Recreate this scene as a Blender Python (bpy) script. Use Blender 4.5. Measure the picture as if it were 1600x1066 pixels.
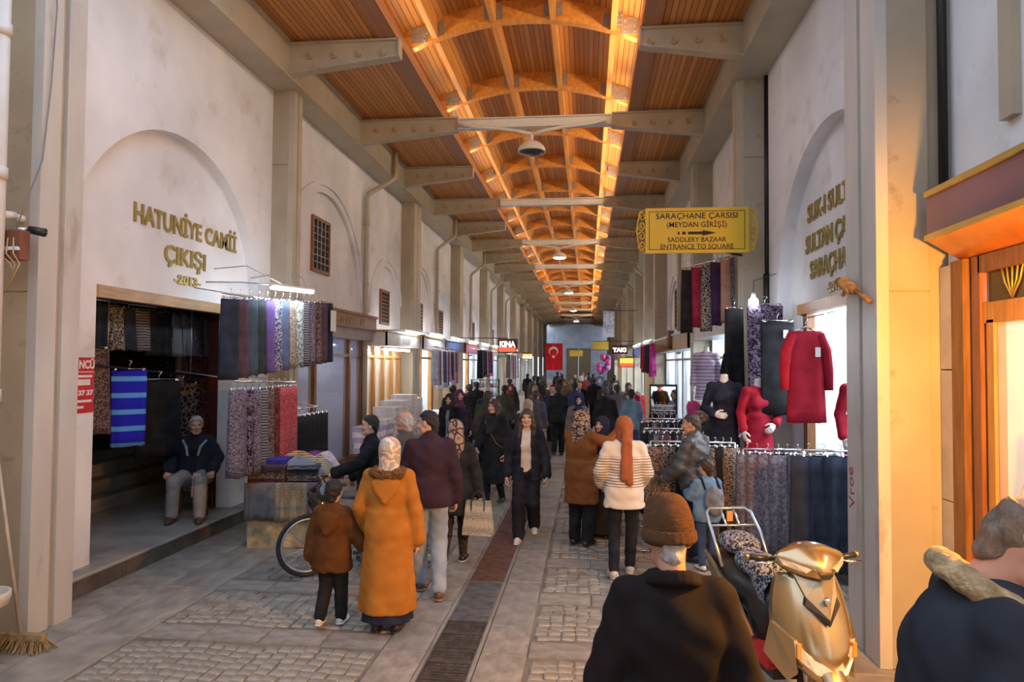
import bpy, bmesh, math, random
import numpy as np
from mathutils import Vector, Matrix, Euler
PI = math.pi
random.seed(7)
for o in list(bpy.data.objects): bpy.data.objects.remove(o, do_unlink=True)
scene = bpy.context.scene
COL = scene.collection
# ------------------------------------------------------------------ camera
FPX, VPX, VPY = 1080.0, 118.0, 35.0
yaw, pitch, roll = math.atan2(VPX, FPX), math.atan2(VPY, FPX), math.radians(0.4)
fw = Vector((-math.sin(yaw)*math.cos(pitch), math.cos(yaw)*math.cos(pitch), math.sin(pitch)))
rt = Vector((math.cos(yaw), math.sin(yaw), 0)); up = rt.cross(fw)
rt, up = rt*math.cos(roll)+up*math.sin(roll), up*math.cos(roll)-rt*math.sin(roll)
cd = bpy.data.cameras.new('camera'); cam = bpy.data.objects.new('camera', cd); COL.objects.link(cam)
cam.matrix_world = Matrix((( rt.x, up.x, -fw.x, 0), (rt.y, up.y, -fw.y, 0), (rt.z, up.z, -fw.z, 2.28), (0,0,0,1)))
cd.sensor_width = 36.0; cd.lens = 36.0*FPX/1600.0; cd.clip_end = 400; cd.clip_start = 0.05
scene.camera = cam
# ------------------------------------------------------------------ exposure and daylight
scene.view_settings.view_transform = 'Standard'; scene.view_settings.look = 'None'
scene.view_settings.gamma = 1.0; scene.view_settings.exposure = 0.42
scene.view_settings.use_curve_mapping = False
w = bpy.data.worlds.new('sky'); scene.world = w; w.use_nodes = True
bg = w.node_tree.nodes['Background']; bg.inputs[0].default_value = (0.62, 0.77, 1.0, 1); bg.inputs[1].default_value = 1.7
def area(name, loc, direction, sx, sy, power, color, spread=PI):
    l = bpy.data.lights.new(name, 'AREA'); l.shape = 'RECTANGLE'; l.size = sx; l.size_y = sy
    l.energy = power; l.color = color; l.spread = spread
    o = bpy.data.objects.new(name, l); COL.objects.link(o); o.location = loc
    d = Vector(direction).normalized()
    o.rotation_euler = d.to_track_quat('-Z', 'Y').to_euler() if abs(d.y) > .9 else \
        Matrix((Vector((0,1,0)).cross(-d).normalized(), Vector((0,1,0)), -d)).transposed().to_euler()
    return o
# added area lights without fixtures, shining up to brighten the barrel vault
for k in range(9):
    yc = 9 + 7*k
    area('vault_fill_light', (-2.72, yc, 7.16), (0.80, 0, 0.60), 0.06, 6.4, 24, (1.0, 0.74, 0.44))
    area('vault_fill_light', (0.70, yc, 7.16), (-0.86, 0, 0.50), 0.06, 6.4, 72, (1.0, 0.76, 0.48))
# ------------------------------------------------------------------ materials
MATS = {}
def _new(name):
    m = bpy.data.materials.new(name); m.use_nodes = True
    return m, m.node_tree.nodes, m.node_tree.links, m.node_tree.nodes['Principled BSDF']
def c4(c): return (c[0], c[1], c[2], 1)
def mat(name, col=(.5,.5,.5), rough=.6, metal=0.0, var=.12, scale=4.0, bump=0.0, bscale=40.0, col2=None, emit=0, ecol=None, stretch=(1,1,1), alpha=1, trans=0, coat=0, sheen=0, stain=None):
    if name in MATS: return MATS[name]
    m, N, L, b = _new(name); MATS[name] = m
    b.inputs['Roughness'].default_value = rough; b.inputs['Metallic'].default_value = metal
    if coat: b.inputs['Coat Weight'].default_value = coat; b.inputs['Coat Roughness'].default_value = .12
    if sheen: b.inputs['Sheen Weight'].default_value = sheen
    if trans: b.inputs['Transmission Weight'].default_value = trans
    if alpha < 1: b.inputs['Alpha'].default_value = alpha
    tc = N.new('ShaderNodeTexCoord'); mp = N.new('ShaderNodeMapping'); mp.inputs['Scale'].default_value = stretch
    L.new(tc.outputs['Object'], mp.inputs[0])
    if var or col2:
        nz = N.new('ShaderNodeTexNoise'); nz.inputs['Scale'].default_value = scale; nz.inputs['Detail'].default_value = 5
        L.new(mp.outputs[0], nz.inputs['Vector'])
        rp = N.new('ShaderNodeValToRGB'); L.new(nz.outputs[0], rp.inputs[0])
        a = tuple(max(0, x*(1-var)) for x in col); d = tuple(min(1, x*(1+var)) for x in (col2 or col))
        rp.color_ramp.elements[0].position = .32; rp.color_ramp.elements[1].position = .68
        rp.color_ramp.elements[0].color = c4(a); rp.color_ramp.elements[1].color = c4(d)
        last = rp.outputs[0]
        if stain:   # blotches of grime with their own shape
            s_sc, s_lo, s_col, s_amt = stain
            ns = N.new('ShaderNodeTexNoise'); ns.inputs['Scale'].default_value = s_sc; ns.inputs['Detail'].default_value = 9; ns.inputs['Roughness'].default_value = .68; L.new(mp.outputs[0], ns.inputs['Vector'])
            rs = N.new('ShaderNodeValToRGB'); rs.color_ramp.elements[0].position = s_lo; rs.color_ramp.elements[1].position = s_lo+.14; rs.color_ramp.elements[0].color = (0,0,0,1); rs.color_ramp.elements[1].color = (s_amt,)*3+(1,); L.new(ns.outputs[0], rs.inputs[0])
            mx = N.new('ShaderNodeMix'); mx.data_type = 'RGBA'; L.new(rs.outputs[0], mx.inputs[0]); L.new(last, mx.inputs[6]); mx.inputs[7].default_value = c4(s_col); last = mx.outputs[2]
        L.new(last, b.inputs['Base Color'])
    else: b.inputs['Base Color'].default_value = c4(col)
    if bump:
        nb = N.new('ShaderNodeTexNoise'); nb.inputs['Scale'].default_value = bscale; nb.inputs['Detail'].default_value = 4
        L.new(mp.outputs[0], nb.inputs['Vector'])
        bp = N.new('ShaderNodeBump'); bp.inputs['Strength'].default_value = bump; bp.inputs['Distance'].default_value = .02
        L.new(nb.outputs[0], bp.inputs['Height']); L.new(bp.outputs[0], b.inputs['Normal'])
    if emit:
        b.inputs['Emission Color'].default_value = c4(ecol or col); b.inputs['Emission Strength'].default_value = emit
    return m
def fab(name, base, fg=None, kind='plain', scale=20.0, rough=.85, third=None):
    """woven cloth with a printed pattern: plain, blobs, leopard, dots, bands, zig, pinstripe"""
    if name in MATS: return MATS[name]
    m, N, L, b = _new(name); MATS[name] = m
    b.inputs['Roughness'].default_value = rough; b.inputs['Specular IOR Level'].default_value = .18
    tc = N.new('ShaderNodeTexCoord'); co = tc.outputs['Object']
    fine = N.new('ShaderNodeTexNoise'); fine.inputs['Scale'].default_value = 180; L.new(co, fine.inputs['Vector'])
    bp = N.new('ShaderNodeBump'); bp.inputs['Strength'].default_value = .12; bp.inputs['Distance'].default_value = .01
    L.new(fine.outputs[0], bp.inputs['Height']); L.new(bp.outputs[0], b.inputs['Normal'])
    fg = fg or tuple(min(1, x*1.25+.01) for x in base)
    rp = N.new('ShaderNodeValToRGB'); rp.color_ramp.interpolation = 'LINEAR'
    e = rp.color_ramp.elements
    def ramp(p0, p1, a, d): e[0].position, e[1].position = p0, p1; e[0].color, e[1].color = c4(a), c4(d)
    if kind == 'plain':
        t = N.new('ShaderNodeTexNoise'); t.inputs['Scale'].default_value = 6; L.new(co, t.inputs['Vector']); src = t.outputs[0]
        ramp(.3, .7, tuple(x*.85 for x in base), fg)
    elif kind == 'blobs':
        t = N.new('ShaderNodeTexNoise'); t.inputs['Scale'].default_value = scale; t.inputs['Detail'].default_value = 2; t.inputs['Distortion'].default_value = 1.2
        L.new(co, t.inputs['Vector']); src = t.outputs[0]; ramp(.47, .53, base, fg)
        if third:
            x = e.new(.6); x.color = c4(third)
    elif kind == 'leopard':
        t = N.new('ShaderNodeTexVoronoi'); t.feature = 'DISTANCE_TO_EDGE'; t.inputs['Scale'].default_value = scale
        nn = N.new('ShaderNodeTexNoise'); nn.inputs['Scale'].default_value = scale*.8; L.new(co, nn.inputs['Vector'])
        mx = N.new('ShaderNodeMix'); mx.data_type = 'VECTOR'; mx.inputs[0].default_value = .08
        L.new(co, mx.inputs[4]); L.new(nn.outputs[1], mx.inputs[5]); L.new(mx.outputs[1], t.inputs['Vector'])
        src = t.outputs[0]; ramp(.06, .13, fg, base)
        if third:
            x = e.new(.34); x.color = c4(base); x = e.new(.38); x.color = c4(third)
    elif kind == 'dots':
        t = N.new('ShaderNodeTexVoronoi'); t.feature = 'F1'; t.inputs['Scale'].default_value = scale; t.inputs['Randomness'].default_value = .25
        L.new(co, t.inputs['Vector']); src = t.outputs[0]; ramp(.30, .38, fg, base)
    else:
        t = N.new('ShaderNodeTexWave'); t.inputs['Scale'].default_value = scale
        t.bands_direction = 'Z' if kind in ('bands', 'zig') else 'X'
        t.inputs['Distortion'].default_value = 3.0 if kind == 'zig' else (.0 if kind == 'bands' else 1.0)
        t.inputs['Detail'].default_value = 1
        L.new(co, t.inputs['Vector']); src = t.outputs[0]
        if kind == 'bands': ramp(.76, .84, base, fg)
        else: ramp(.45, .55, base, fg)
    L.new(src, rp.inputs[0]); L.new(rp.outputs[0], b.inputs['Base Color'])
    return m
def boards(name, ca, cb, pitch, axis='X', rough=.45, groove=.05):
    """planked timber: tone varies board by board, fine grain, shallow grooves"""
    if name in MATS: return MATS[name]
    m, N, L, b = _new(name); MATS[name] = m
    b.inputs['Roughness'].default_value = rough
    tc = N.new('ShaderNodeTexCoord'); sp = N.new('ShaderNodeSeparateXYZ'); L.new(tc.outputs['Object'], sp.inputs[0])
    mu = N.new('ShaderNodeMath'); mu.operation = 'DIVIDE'; mu.inputs[1].default_value = pitch; L.new(sp.outputs[axis], mu.inputs[0])
    fr = N.new('ShaderNodeMath'); fr.operation = 'FRACT'; L.new(mu.outputs[0], fr.inputs[0])
    fl = N.new('ShaderNodeMath'); fl.operation = 'FLOOR'; L.new(mu.outputs[0], fl.inputs[0])
    wn = N.new('ShaderNodeTexWhiteNoise'); wn.noise_dimensions = '1D'; L.new(fl.outputs[0], wn.inputs['W'])
    mp = N.new('ShaderNodeMapping'); mp.inputs['Scale'].default_value = (14, .7, 14); L.new(tc.outputs['Object'], mp.inputs[0])
    nz = N.new('ShaderNodeTexNoise'); nz.inputs['Scale'].default_value = 1.5; nz.inputs['Detail'].default_value = 6; L.new(mp.outputs[0], nz.inputs['Vector'])
    ad = N.new('ShaderNodeMath'); ad.operation = 'ADD'; L.new(wn.outputs[0], ad.inputs[0]); L.new(nz.outputs[0], ad.inputs[1])
    rp = N.new('ShaderNodeValToRGB'); rp.color_ramp.elements[0].position = .3; rp.color_ramp.elements[1].position = 1.35/1.6
    rp.color_ramp.elements[0].color = c4(ca); rp.color_ramp.elements[1].color = c4(cb)
    hf = N.new('ShaderNodeMath'); hf.operation = 'MULTIPLY'; hf.inputs[1].default_value = .62; L.new(ad.outputs[0], hf.inputs[0]); L.new(hf.outputs[0], rp.inputs[0])
    gr = N.new('ShaderNodeMath'); gr.operation = 'LESS_THAN'; gr.inputs[1].default_value = .14; L.new(fr.outputs[0], gr.inputs[0])
    mx = N.new('ShaderNodeMix'); mx.data_type = 'RGBA'; L.new(gr.outputs[0], mx.inputs[0]); L.new(rp.outputs[0], mx.inputs[6])
    mx.inputs[7].default_value = c4(tuple(x*.38 for x in ca)); L.new(mx.outputs[2], b.inputs['Base Color'])
    iv = N.new('ShaderNodeMath'); iv.operation = 'SUBTRACT'; iv.inputs[0].default_value = 1; L.new(gr.outputs[0], iv.inputs[1])
    bp = N.new('ShaderNodeBump'); bp.inputs['Strength'].default_value = .6; bp.inputs['Distance'].default_value = .01
    L.new(iv.outputs[0], bp.inputs['Height']); L.new(bp.outputs[0], b.inputs['Normal'])
    return m
PLASTER = mat('plaster', (.68,.69,.72), .85, var=.10, scale=.9, bump=.12, bscale=9, col2=(.73,.74,.765), stain=(1.6,.56,(.42,.36,.30),.45))
CREAM = mat('cream_steel', (.43,.385,.295), .42, var=.10, scale=2.2, bump=.04, bscale=30, stain=(4,.60,(.25,.16,.09),.5))
CREAMB = mat('cream_cladding', (.40,.35,.26), .5, var=.12, scale=1.6, bump=.05, bscale=20, stain=(3.2,.58,(.17,.11,.06),.6))
PALE = mat('pale_column_paint', (.50,.49,.46), .3, var=.10, scale=3, bump=.03, bscale=30, stretch=(1,1,.3), stain=(3.5,.58,(.24,.17,.11),.55))
STEEL = mat('grey_white_steel', (.62,.62,.61), .38, var=.06)
DARKGAP = mat('dark_gap', (.03,.028,.025), .9)
BOLTM = mat('painted_bolt', (.36,.27,.16), .7, var=.5, scale=9)
RUST = mat('rust', (.22,.12,.05), .8, var=.4, scale=20)
GALV = mat('galvanised', (.42,.44,.46), .35, .8, var=.15, scale=20)
SOFFIT = boards('soffit_boards', (.42,.165,.040), (.62,.28,.075), .085)
VAULT = boards('vault_boards', (.42,.17,.036), (.64,.30,.075), .085)
GLULAM = mat('glulam', (.58,.24,.05), .4, var=.2, scale=2.5, stretch=(6,.5,6), bump=.03)
FASCIAW = mat('fascia_timber', (.36,.17,.085), .45, var=.18, scale=2.5, stretch=(8,.4,8))
GOLD = mat('gold_letters', (.36,.28,.10), .4, .55, var=.15, scale=12)
WOODB = mat('brown_wood', (.20,.085,.03), .45, var=.3, scale=3, stretch=(10,10,1), bump=.04)
WOODO = mat('orange_wood', (.46,.21,.05), .42, var=.25, scale=3, stretch=(10,10,1), bump=.04)
WOODL = mat('light_wood', (.42,.28,.15), .5, var=.2, scale=3, stretch=(1,1,8))
BLACKM = mat('black_metal', (.02,.02,.022), .4, .4, var=.1)
CHROME = mat('chrome', (.75,.76,.78), .15, 1, var=0)
WHITEP = mat('white_plastic', (.75,.75,.74), .4, var=.03)
BLACKP = mat('black_plastic', (.018,.018,.02), .35, var=.1)
TUBE = mat('lamp_tube_glow', (1,1,1), .3, var=0, emit=55, ecol=(.84,.93,1.0))
STONE = mat('paving_slab', (.26,.235,.205), .44, var=.22, scale=3.5, bump=.12, bscale=26, col2=(.31,.285,.25))
STONE2 = mat('paving_slab_grey', (.235,.215,.19), .44, var=.2, scale=3.0, bump=.12, bscale=24, col2=(.28,.26,.235))
COBB = mat('cobble_stone', (.24,.215,.18), .5, var=.3, scale=6, bump=.25, bscale=30, col2=(.29,.265,.225))
COBD = mat('cobble_stone_dark', (.17,.165,.16), .6, var=.3, scale=6, bump=.25, bscale=30)
JOINT = mat('joint_sand', (.17,.15,.125), .9, var=.25, scale=3, bump=.2)
CONC = mat('platform_concrete', (.31,.29,.265), .55, var=.22, scale=2.2, bump=.1, bscale=20, stain=(2.5,.55,(.15,.12,.09),.5))
# ------------------------------------------------------------------ mesh helpers
class MB:
    def __init__(s): s.v = []; s.f = []; s.m = []; s.cur = 0
    def add(s, vs, fs):
        n = len(s.v); s.v += [tuple(p) for p in vs]
        for f in fs: s.f.append(tuple(i+n for i in f)); s.m.append(s.cur)
        return s
    def box(s, x0, x1, y0, y1, z0, z1):
        vs = [(x0,y0,z0),(x1,y0,z0),(x1,y1,z0),(x0,y1,z0),(x0,y0,z1),(x1,y0,z1),(x1,y1,z1),(x0,y1,z1)]
        return s.add(vs, [(0,3,2,1),(4,5,6,7),(0,1,5,4),(1,2,6,5),(2,3,7,6),(3,0,4,7)])
    def rbox(s, x0, x1, y0, y1, z0, z1, r=.01):
        """box with chamfered top edges"""
        vs = [(x0,y0,z0),(x1,y0,z0),(x1,y1,z0),(x0,y1,z0),(x0,y0,z1-r),(x1,y0,z1-r),(x1,y1,z1-r),(x0,y1,z1-r),
              (x0+r,y0+r,z1),(x1-r,y0+r,z1),(x1-r,y1-r,z1),(x0+r,y1-r,z1)]
        return s.add(vs, [(0,3,2,1),(0,1,5,4),(1,2,6,5),(2,3,7,6),(3,0,4,7),(4,5,9,8),(5,6,10,9),(6,7,11,10),(7,4,8,11),(8,9,10,11)])
    def quad(s, a, b, c, d): return s.add([a,b,c,d], [(0,1,2,3)])
    def prism(s, poly, axis, a, b):
        """extrude a 2-D polygon along an axis between a and b; poly in the two other axes in order"""
        n = len(poly)
        def P(p, t):
            return {'X': (t, p[0], p[1]), 'Y': (p[0], t, p[1]), 'Z': (p[0], p[1], t)}[axis]
        vs = [P(p, a) for p in poly]+[P(p, b) for p in poly]
        return s.add(vs, [tuple(range(n))[::-1], tuple(range(n, 2*n))]+[(i, (i+1) % n, n+(i+1) % n, n+i) for i in range(n)])
    def tube(s, pts, r, seg=8, closed=False, cap=True):
        pts = [Vector(p) for p in pts]; n = len(pts)
        rs = r if isinstance(r, (list, tuple)) else [r]*n
        vs = []; prev = None
        for i, p in enumerate(pts):
            if closed: t = pts[(i+1) % n]-pts[i-1]
            else: t = pts[min(i+1, n-1)]-pts[max(i-1, 0)]
            t.normalize()
            if prev is None:
                q = Vector((0,0,1)) if abs(t.z) < .9 else Vector((1,0,0))
                a = t.cross(q).normalized()
            else:
                a = (prev-t*prev.dot(t)).normalized()
            prev = a; b = t.cross(a)
            for k in range(seg):
                th = 2*PI*k/seg; vs.append(p+(a*math.cos(th)+b*math.sin(th))*rs[i])
        fs = []
        for i in range(n if closed else n-1):
            j = (i+1) % n
            for k in range(seg):
                l = (k+1) % seg; fs.append((i*seg+k, i*seg+l, j*seg+l, j*seg+k))
        if cap and not closed:
            fs.append(tuple(range(seg))[::-1]); fs.append(tuple(range((n-1)*seg, n*seg)))
        return s.add(vs, fs)
    def lathe(s, prof, seg=16, c=(0,0,0)):
        vs = []; n = len(prof)
        for r, z in prof:
            for k in range(seg):
                th = 2*PI*k/seg; vs.append((c[0]+r*math.cos(th), c[1]+r*math.sin(th), c[2]+z))
        fs = [(i*seg+k, i*seg+(k+1) % seg, (i+1)*seg+(k+1) % seg, (i+1)*seg+k) for i in range(n-1) for k in range(seg)]
        fs.append(tuple(range(seg))[::-1]); fs.append(tuple(range((n-1)*seg, n*seg)))
        return s.add(vs, fs)
    def ell(s, c, r, nu=12, nv=8):
        prof = []
        vs = []; fs = []
        for j in range(1, nv):
            ph = PI*j/nv
            for i in range(nu):
                th = 2*PI*i/nu
                vs.append((c[0]+r[0]*math.sin(ph)*math.cos(th), c[1]+r[1]*math.sin(ph)*math.sin(th), c[2]-r[2]*math.cos(ph)))
        b = len(vs); vs += [(c[0],c[1],c[2]-r[2]), (c[0],c[1],c[2]+r[2])]
        for j in range(nv-2):
            for i in range(nu): fs.append((j*nu+i, j*nu+(i+1) % nu, (j+1)*nu+(i+1) % nu, (j+1)*nu+i))
        for i in range(nu):
            fs.append((b, (i+1) % nu, i)); fs.append((b+1, (nv-2)*nu+i, (nv-2)*nu+(i+1) % nu))
        return s.add(vs, fs)
    def mesh(s, name, mats, smooth=False):
        me = bpy.data.meshes.new(name); me.from_pydata([tuple(p) for p in s.v], [], s.f)
        for m in (mats if isinstance(mats, (list, tuple)) else [mats]): me.materials.append(m)
        if any(s.m): me.polygons.foreach_set('material_index', s.m)
        if smooth: me.polygons.foreach_set('use_smooth', [True]*len(me.polygons))
        me.update(); return me
    def build(s, name, mats, parent=None, smooth=False):
        return link(name, s.mesh(name, mats, smooth), parent)
def link(name, me, parent=None, loc=None, rotz=None):
    o = bpy.data.objects.new(name, me); COL.objects.link(o)
    if parent is not None: o.parent = parent
    if loc is not None: o.location = loc
    if rotz is not None: o.rotation_euler = (0,0,rotz)
    return o
def tag(o, label=None, cat=None, group=None, kind=None):
    if label: o['label'] = label
    if cat: o['category'] = cat
    if group: o['group'] = group
    if kind: o['kind'] = kind
    return o
def thing(name, label, cat, loc=(0,0,0), rotz=0, group=None):
    o = bpy.data.objects.new(name, None); COL.objects.link(o); o.location = loc; o.rotation_euler = (0,0,rotz)
    o.empty_display_size = .1
    return tag(o, label, cat, group)
def copy_tree(o, parent=None):
    c = o.copy(); COL.objects.link(c); c.parent = parent
    for ch in list(o.children): copy_tree(ch, c)
    return c
def text_mesh(s, size, extrude=.01, align='LEFT', sx=1.0, bold=0.0):
    cu = bpy.data.curves.new('lettering', 'FONT'); cu.body = s; cu.size = size; cu.extrude = extrude; cu.align_x = align
    cu.offset = bold; cu.resolution_u = 3
    ob = bpy.data.objects.new('lettering', cu); COL.objects.link(ob)
    dg = bpy.context.evaluated_depsgraph_get()
    me = bpy.data.meshes.new_from_object(ob.evaluated_get(dg))
    bpy.data.objects.remove(ob, do_unlink=True); bpy.data.curves.remove(cu)
    if sx != 1.0: me.transform(Matrix.Diagonal((sx,1,1,1)))
    return me
def letters(s, size, m, M, parent, extrude=.012, align='LEFT', sx=1.0, bold=0.0, split=False, name='lettering', xmax=None):
    """flat raised lettering; M places the text plane (x right, y up, z towards the reader)"""
    me = text_mesh(s, size, extrude, align, sx, bold)
    if not split:
        me.transform(M); me.materials.clear(); me.materials.append(m); return [link(name, me, parent)]
    co = np.empty(len(me.vertices)*3); me.vertices.foreach_get('co', co); co = co.reshape(-1,3)
    faces = [tuple(p.vertices) for p in me.polygons]
    iv = sorted((min(co[list(f)][:,0]), max(co[list(f)][:,0])) for f in faces)
    runs = []
    for a, b in iv:
        if runs and a <= runs[-1][1]+1e-5: runs[-1][1] = max(runs[-1][1], b)
        else: runs.append([a, b])
    out = []
    for a, b in runs:
        if xmax is not None and a > xmax: continue
        fs = [f for f in faces if a-1e-6 <= co[f[0],0] <= b+1e-6]
        ids = sorted({i for f in fs for i in f}); mp = {i: k for k, i in enumerate(ids)}
        x = MB(); x.add([M @ Vector(co[i]) for i in ids], [tuple(mp[i] for i in f) for f in fs])
        out.append(x.build('letter', m, parent))
    bpy.data.meshes.remove(me)
    return out
# ================================================================== SETTING
XL, XR = -4.9, 2.6            # wall planes
CLX, CRX = -4.55, 2.2         # corridor faces of the columns
LCOLS = [(5.27,5.76), (10.22,10.52), (17.74,18.5), (24.4,25.1), (31.1,31.8), (37.2,37.9), (43.6,44.3), (50,50.7), (56.5,57.2), (63,63.7), (70,70.7), (77,77.7)]
RCOLS = [(5.55,6.18), (10.45,10.8), (14.76,15.2), (23.1,23.6), (27.0,27.6), (32.8,33.4), (39,39.6), (45,45.6), (51,51.6), (57,57.6), (64,64.6), (71,71.6), (78,78.6)]
YEND = 86.0
floor = tag(MB().box(-12, 8, -7, YEND+4, -.25, -.014).build('floor', JOINT), 'stone paved floor of the covered bazaar street', kind='structure')
wl = tag(MB().box(-6.9, -6.75, 12.1, YEND, 0, 6.4).build('wall_left', PLASTER), 'white plastered left wall of the bazaar with arches and cream columns', kind='structure')
wr = tag(MB().box(4.5, 4.65, 5.0, YEND, 0, 6.4).build('wall_right', PLASTER), 'white plastered right wall of the bazaar with arches and cream columns', kind='structure')
# far end wall with its gateway
m = MB(); m.box(-5.2, -2.6, YEND, YEND+.3, 0, 8.2); m.box(.4, 3, YEND, YEND+.3, 0, 8.2); m.box(-2.6, .4, YEND, YEND+.3, 4.2, 8.2)
wb = tag(m.build('wall_back', PLASTER), 'pale end wall of the bazaar street with a gateway', kind='structure')
for x0_, x1_ in ((-2.6,-1.11), (-1.09,.4)): MB().box(x0_, x1_, YEND+.1, YEND+.2, 0, 4.2).build('added_gate_leaf', WOODL, wb)  # added leaves, closing the gateway against the bright sky behind
m = MB(); m.box(-8, -1.6, -5.3, -5.0, 0, 7.0); m.box(1.2, 6, -5.3, -5.0, 0, 7.0); m.box(-1.6, 1.2, -5.3, -5.0, 3.4, 7.0); tag(m.build('added_wall_front', CREAMB), 'added beige wall behind the viewer, blocking low sky light', kind='structure')  # unseen wall added to cut sky light on faces towards the viewer
# ---------------- paving
rng = random.Random(3)
def slab_variants(n, mt):
    out = []
    for k in range(n):
        m = MB(); m.rbox(-.5, .5, -.5, .5, -.05, 0, .012)
        out.append(m.mesh('paving_slab', mt))
    return out
SV = slab_variants(1, STONE)+slab_variants(1, STONE2)
nsl = 0
def slab(x0, x1, y0, y1):
    global nsl
    g = .006; me = rng.choice(SV)
    o = link('paving_slab', me, floor, ((x0+x1)/2, (y0+y1)/2, rng.uniform(-.004, .002)))
    o.scale = (x1-x0-2*g, y1-y0-2*g, 1); nsl += 1
BIG = MB()
def slab_far(x0, x1, y0, y1): BIG.rbox(x0+.006, x1-.006, y0+.006, y1-.006, -.05, rng.uniform(-.004, .002), .006)
NEAR = 11.5
def lay(x0, x1, ya, yb, n):
    """a row of slabs between x0 and x1"""
    d = (x1-x0)/n
    for i in range(n):
        j = rng.uniform(-.05, .05) if 0 < i else 0
        (slab if (ya > 4.3 and yb < NEAR and nsl < 295) else slab_far)(x0+i*d, x0+(i+1)*d, ya, yb)
P = 1.22; Y0 = 3.0-P*7
cob = []                       # (x, y, dark)
k = 0
while Y0+P*k < 62:
    ya = Y0+P*k; yb = ya+.30; yc = ya+P
    if yb > -2:
        # cross rows
        lay(-3.7, -1.62, ya, yb, 4); lay(-.46, 1.05, ya, yb, 3)
        # long rows beside the drain and along the walls
        for (a, b) in ((-1.62, -1.25), (-.83, -.46)):
            lay(a, b, ya, ya+P*.5, 1); lay(a, b, ya+P*.5, yc, 1)
        lay(-4.88, -4.25, ya, ya+P*.5, 1); lay(-4.88, -4.25, ya+P*.5, yc, 1); lay(-4.25, -3.7, ya, yc, 1)
        lay(1.05, 1.6, ya, ya+P*.5, 1); lay(1.05, 1.6, ya+P*.5, yc, 1); lay(1.6, 2.6, ya, yc, 1)
        if 2.5 < ya < 30:
            for (xa, xb, dk) in ((-3.7, -1.62, 1 if ya > 6.2 else 0), (-.46, 1.05, 0)):
                nx = int((xb-xa)/.112); ny = 8 if ya < 16 else 8
                for i in range(nx):
                    for j in range(ny):
                        u = (i+.5)/nx; v = (j+.5)/ny
                        bow = .05*math.sin(PI*((u*2) % 1))
                        x = xa+.03+u*(xb-xa-.06)+rng.uniform(-.012, .012); y = yb+.035+v*(P-.30-.12)+bow+rng.uniform(-.01, .01)
                        cob.append((x, y, dk))
        elif ya >= 30:
            slab_far(-3.7, -1.62, yb, yc); slab_far(-.46, 1.05, yb, yc)
    k += 1
tag(BIG.build('paving', STONE, floor), kind='stuff')
def cobm(mt):
    m = MB(); pts = [(-.5,-.42),(-.36,-.5),(.38,-.5),(.5,-.38),(.5,.4),(.36,.5),(-.4,.5),(-.5,.36)]
    n = 8; vs = [(x*.106, y*.098, -.04) for x, y in pts]+[(x*.108, y*.101, -.008) for x, y in pts]+[(x*.09, y*.083, .001) for x, y in pts]
    m.add(vs, [tuple(range(16, 24))]+[(i, (i+1) % 8, 8+(i+1) % 8, 8+i) for i in range(8)]+[(8+i, 8+(i+1) % 8, 16+(i+1) % 8, 16+i) for i in range(8)])
    return m
CM = [cobm(0).mesh('cobble', COBB), cobm(0).mesh('cobble', COBD)]
def seen(x, y):
    d = Vector((x, y, -2.28)); z = d.dot(fw)
    if z < .5: return False
    px, py = 800+FPX*d.dot(rt)/z, 533-FPX*d.dot(up)/z
    return -20 < px < 1330 and py < 1080
cob.sort(key=lambda c: c[0]**2*.3+c[1]**2)
vis = [c for c in cob if seen(c[0], c[1])]
first = set(vis[:300]); rest = [MB(), MB()]
for c in cob:
    rz = rng.uniform(-.15, .15)
    if c in first: link('cobble', CM[c[2]], floor, (c[0], c[1], rng.uniform(-.01, .002)), rz)
    else:
        src = CM[c[2]]; R = Matrix.Translation((c[0], c[1], rng.uniform(-.01, .002))) @ Matrix.Rotation(rz, 4, 'Z')
        rest[c[2]].add([R @ v.co for v in src.vertices], [tuple(p.vertices) for p in src.polygons])
for b_, mt in zip(rest, (COBB, COBD)):
    if b_.v: tag(b_.build('cobbles', mt, floor), kind='stuff')
# ---------------- drain down the middle
IRON = mat('drain_iron', (.10,.085,.075), .55, .4, var=.35, scale=9, bump=.3, bscale=60)
IRONR = mat('drain_iron_rusty', (.15,.085,.07), .65, .2, var=.3, scale=9, bump=.3, bscale=60)
IRONG = mat('drain_iron_worn', (.24,.25,.28), .4, .6, var=.3, scale=9, bump=.2, bscale=60)
def cover(kind):
    m = MB(); m.box(-.17, .17, -.27, .27, -.05, -.012)
    m.box(-.18, .18, -.275, -.255, -.05, 0); m.box(-.18, .18, .255, .275, -.05, 0); m.box(-.18, -.165, -.255, .255, -.05, 0); m.box(.165, .18, -.255, .255, -.05, 0)
    if kind == 'bars':
        for i in range(11): y = -.23+i*.046; m.box(-.165, .165, y-.012, y+.012, -.02, .001)
    else:
        for i in range(6):
            for j in range(9): m.box(-.15+i*.052, -.15+i*.052+.035, -.235+j*.052, -.235+j*.052+.035, -.02, -.003)
        m.box(-.165, .165, -.025, .025, -.02, .001)
    return m
DC = [cover('bars').mesh('drain_cover', IRONG), cover('studs').mesh('drain_cover', IRON), cover('bars').mesh('drain_cover', IRONR)]
y = 3.6; k = 0
while y < 45:
    me = DC[1] if y < 6.2 else (DC[0] if y < 7.5 else DC[2])
    link('drain_cover', me, floor, (-1.04, y, 0)); y += .56; k += 1
m = MB(); m.box(-1.25, -1.22, 2, 60, -.05, .001); m.box(-.86, -.83, 2, 60, -.05, .001); m.build('drain_kerb', STONE2, floor)
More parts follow.
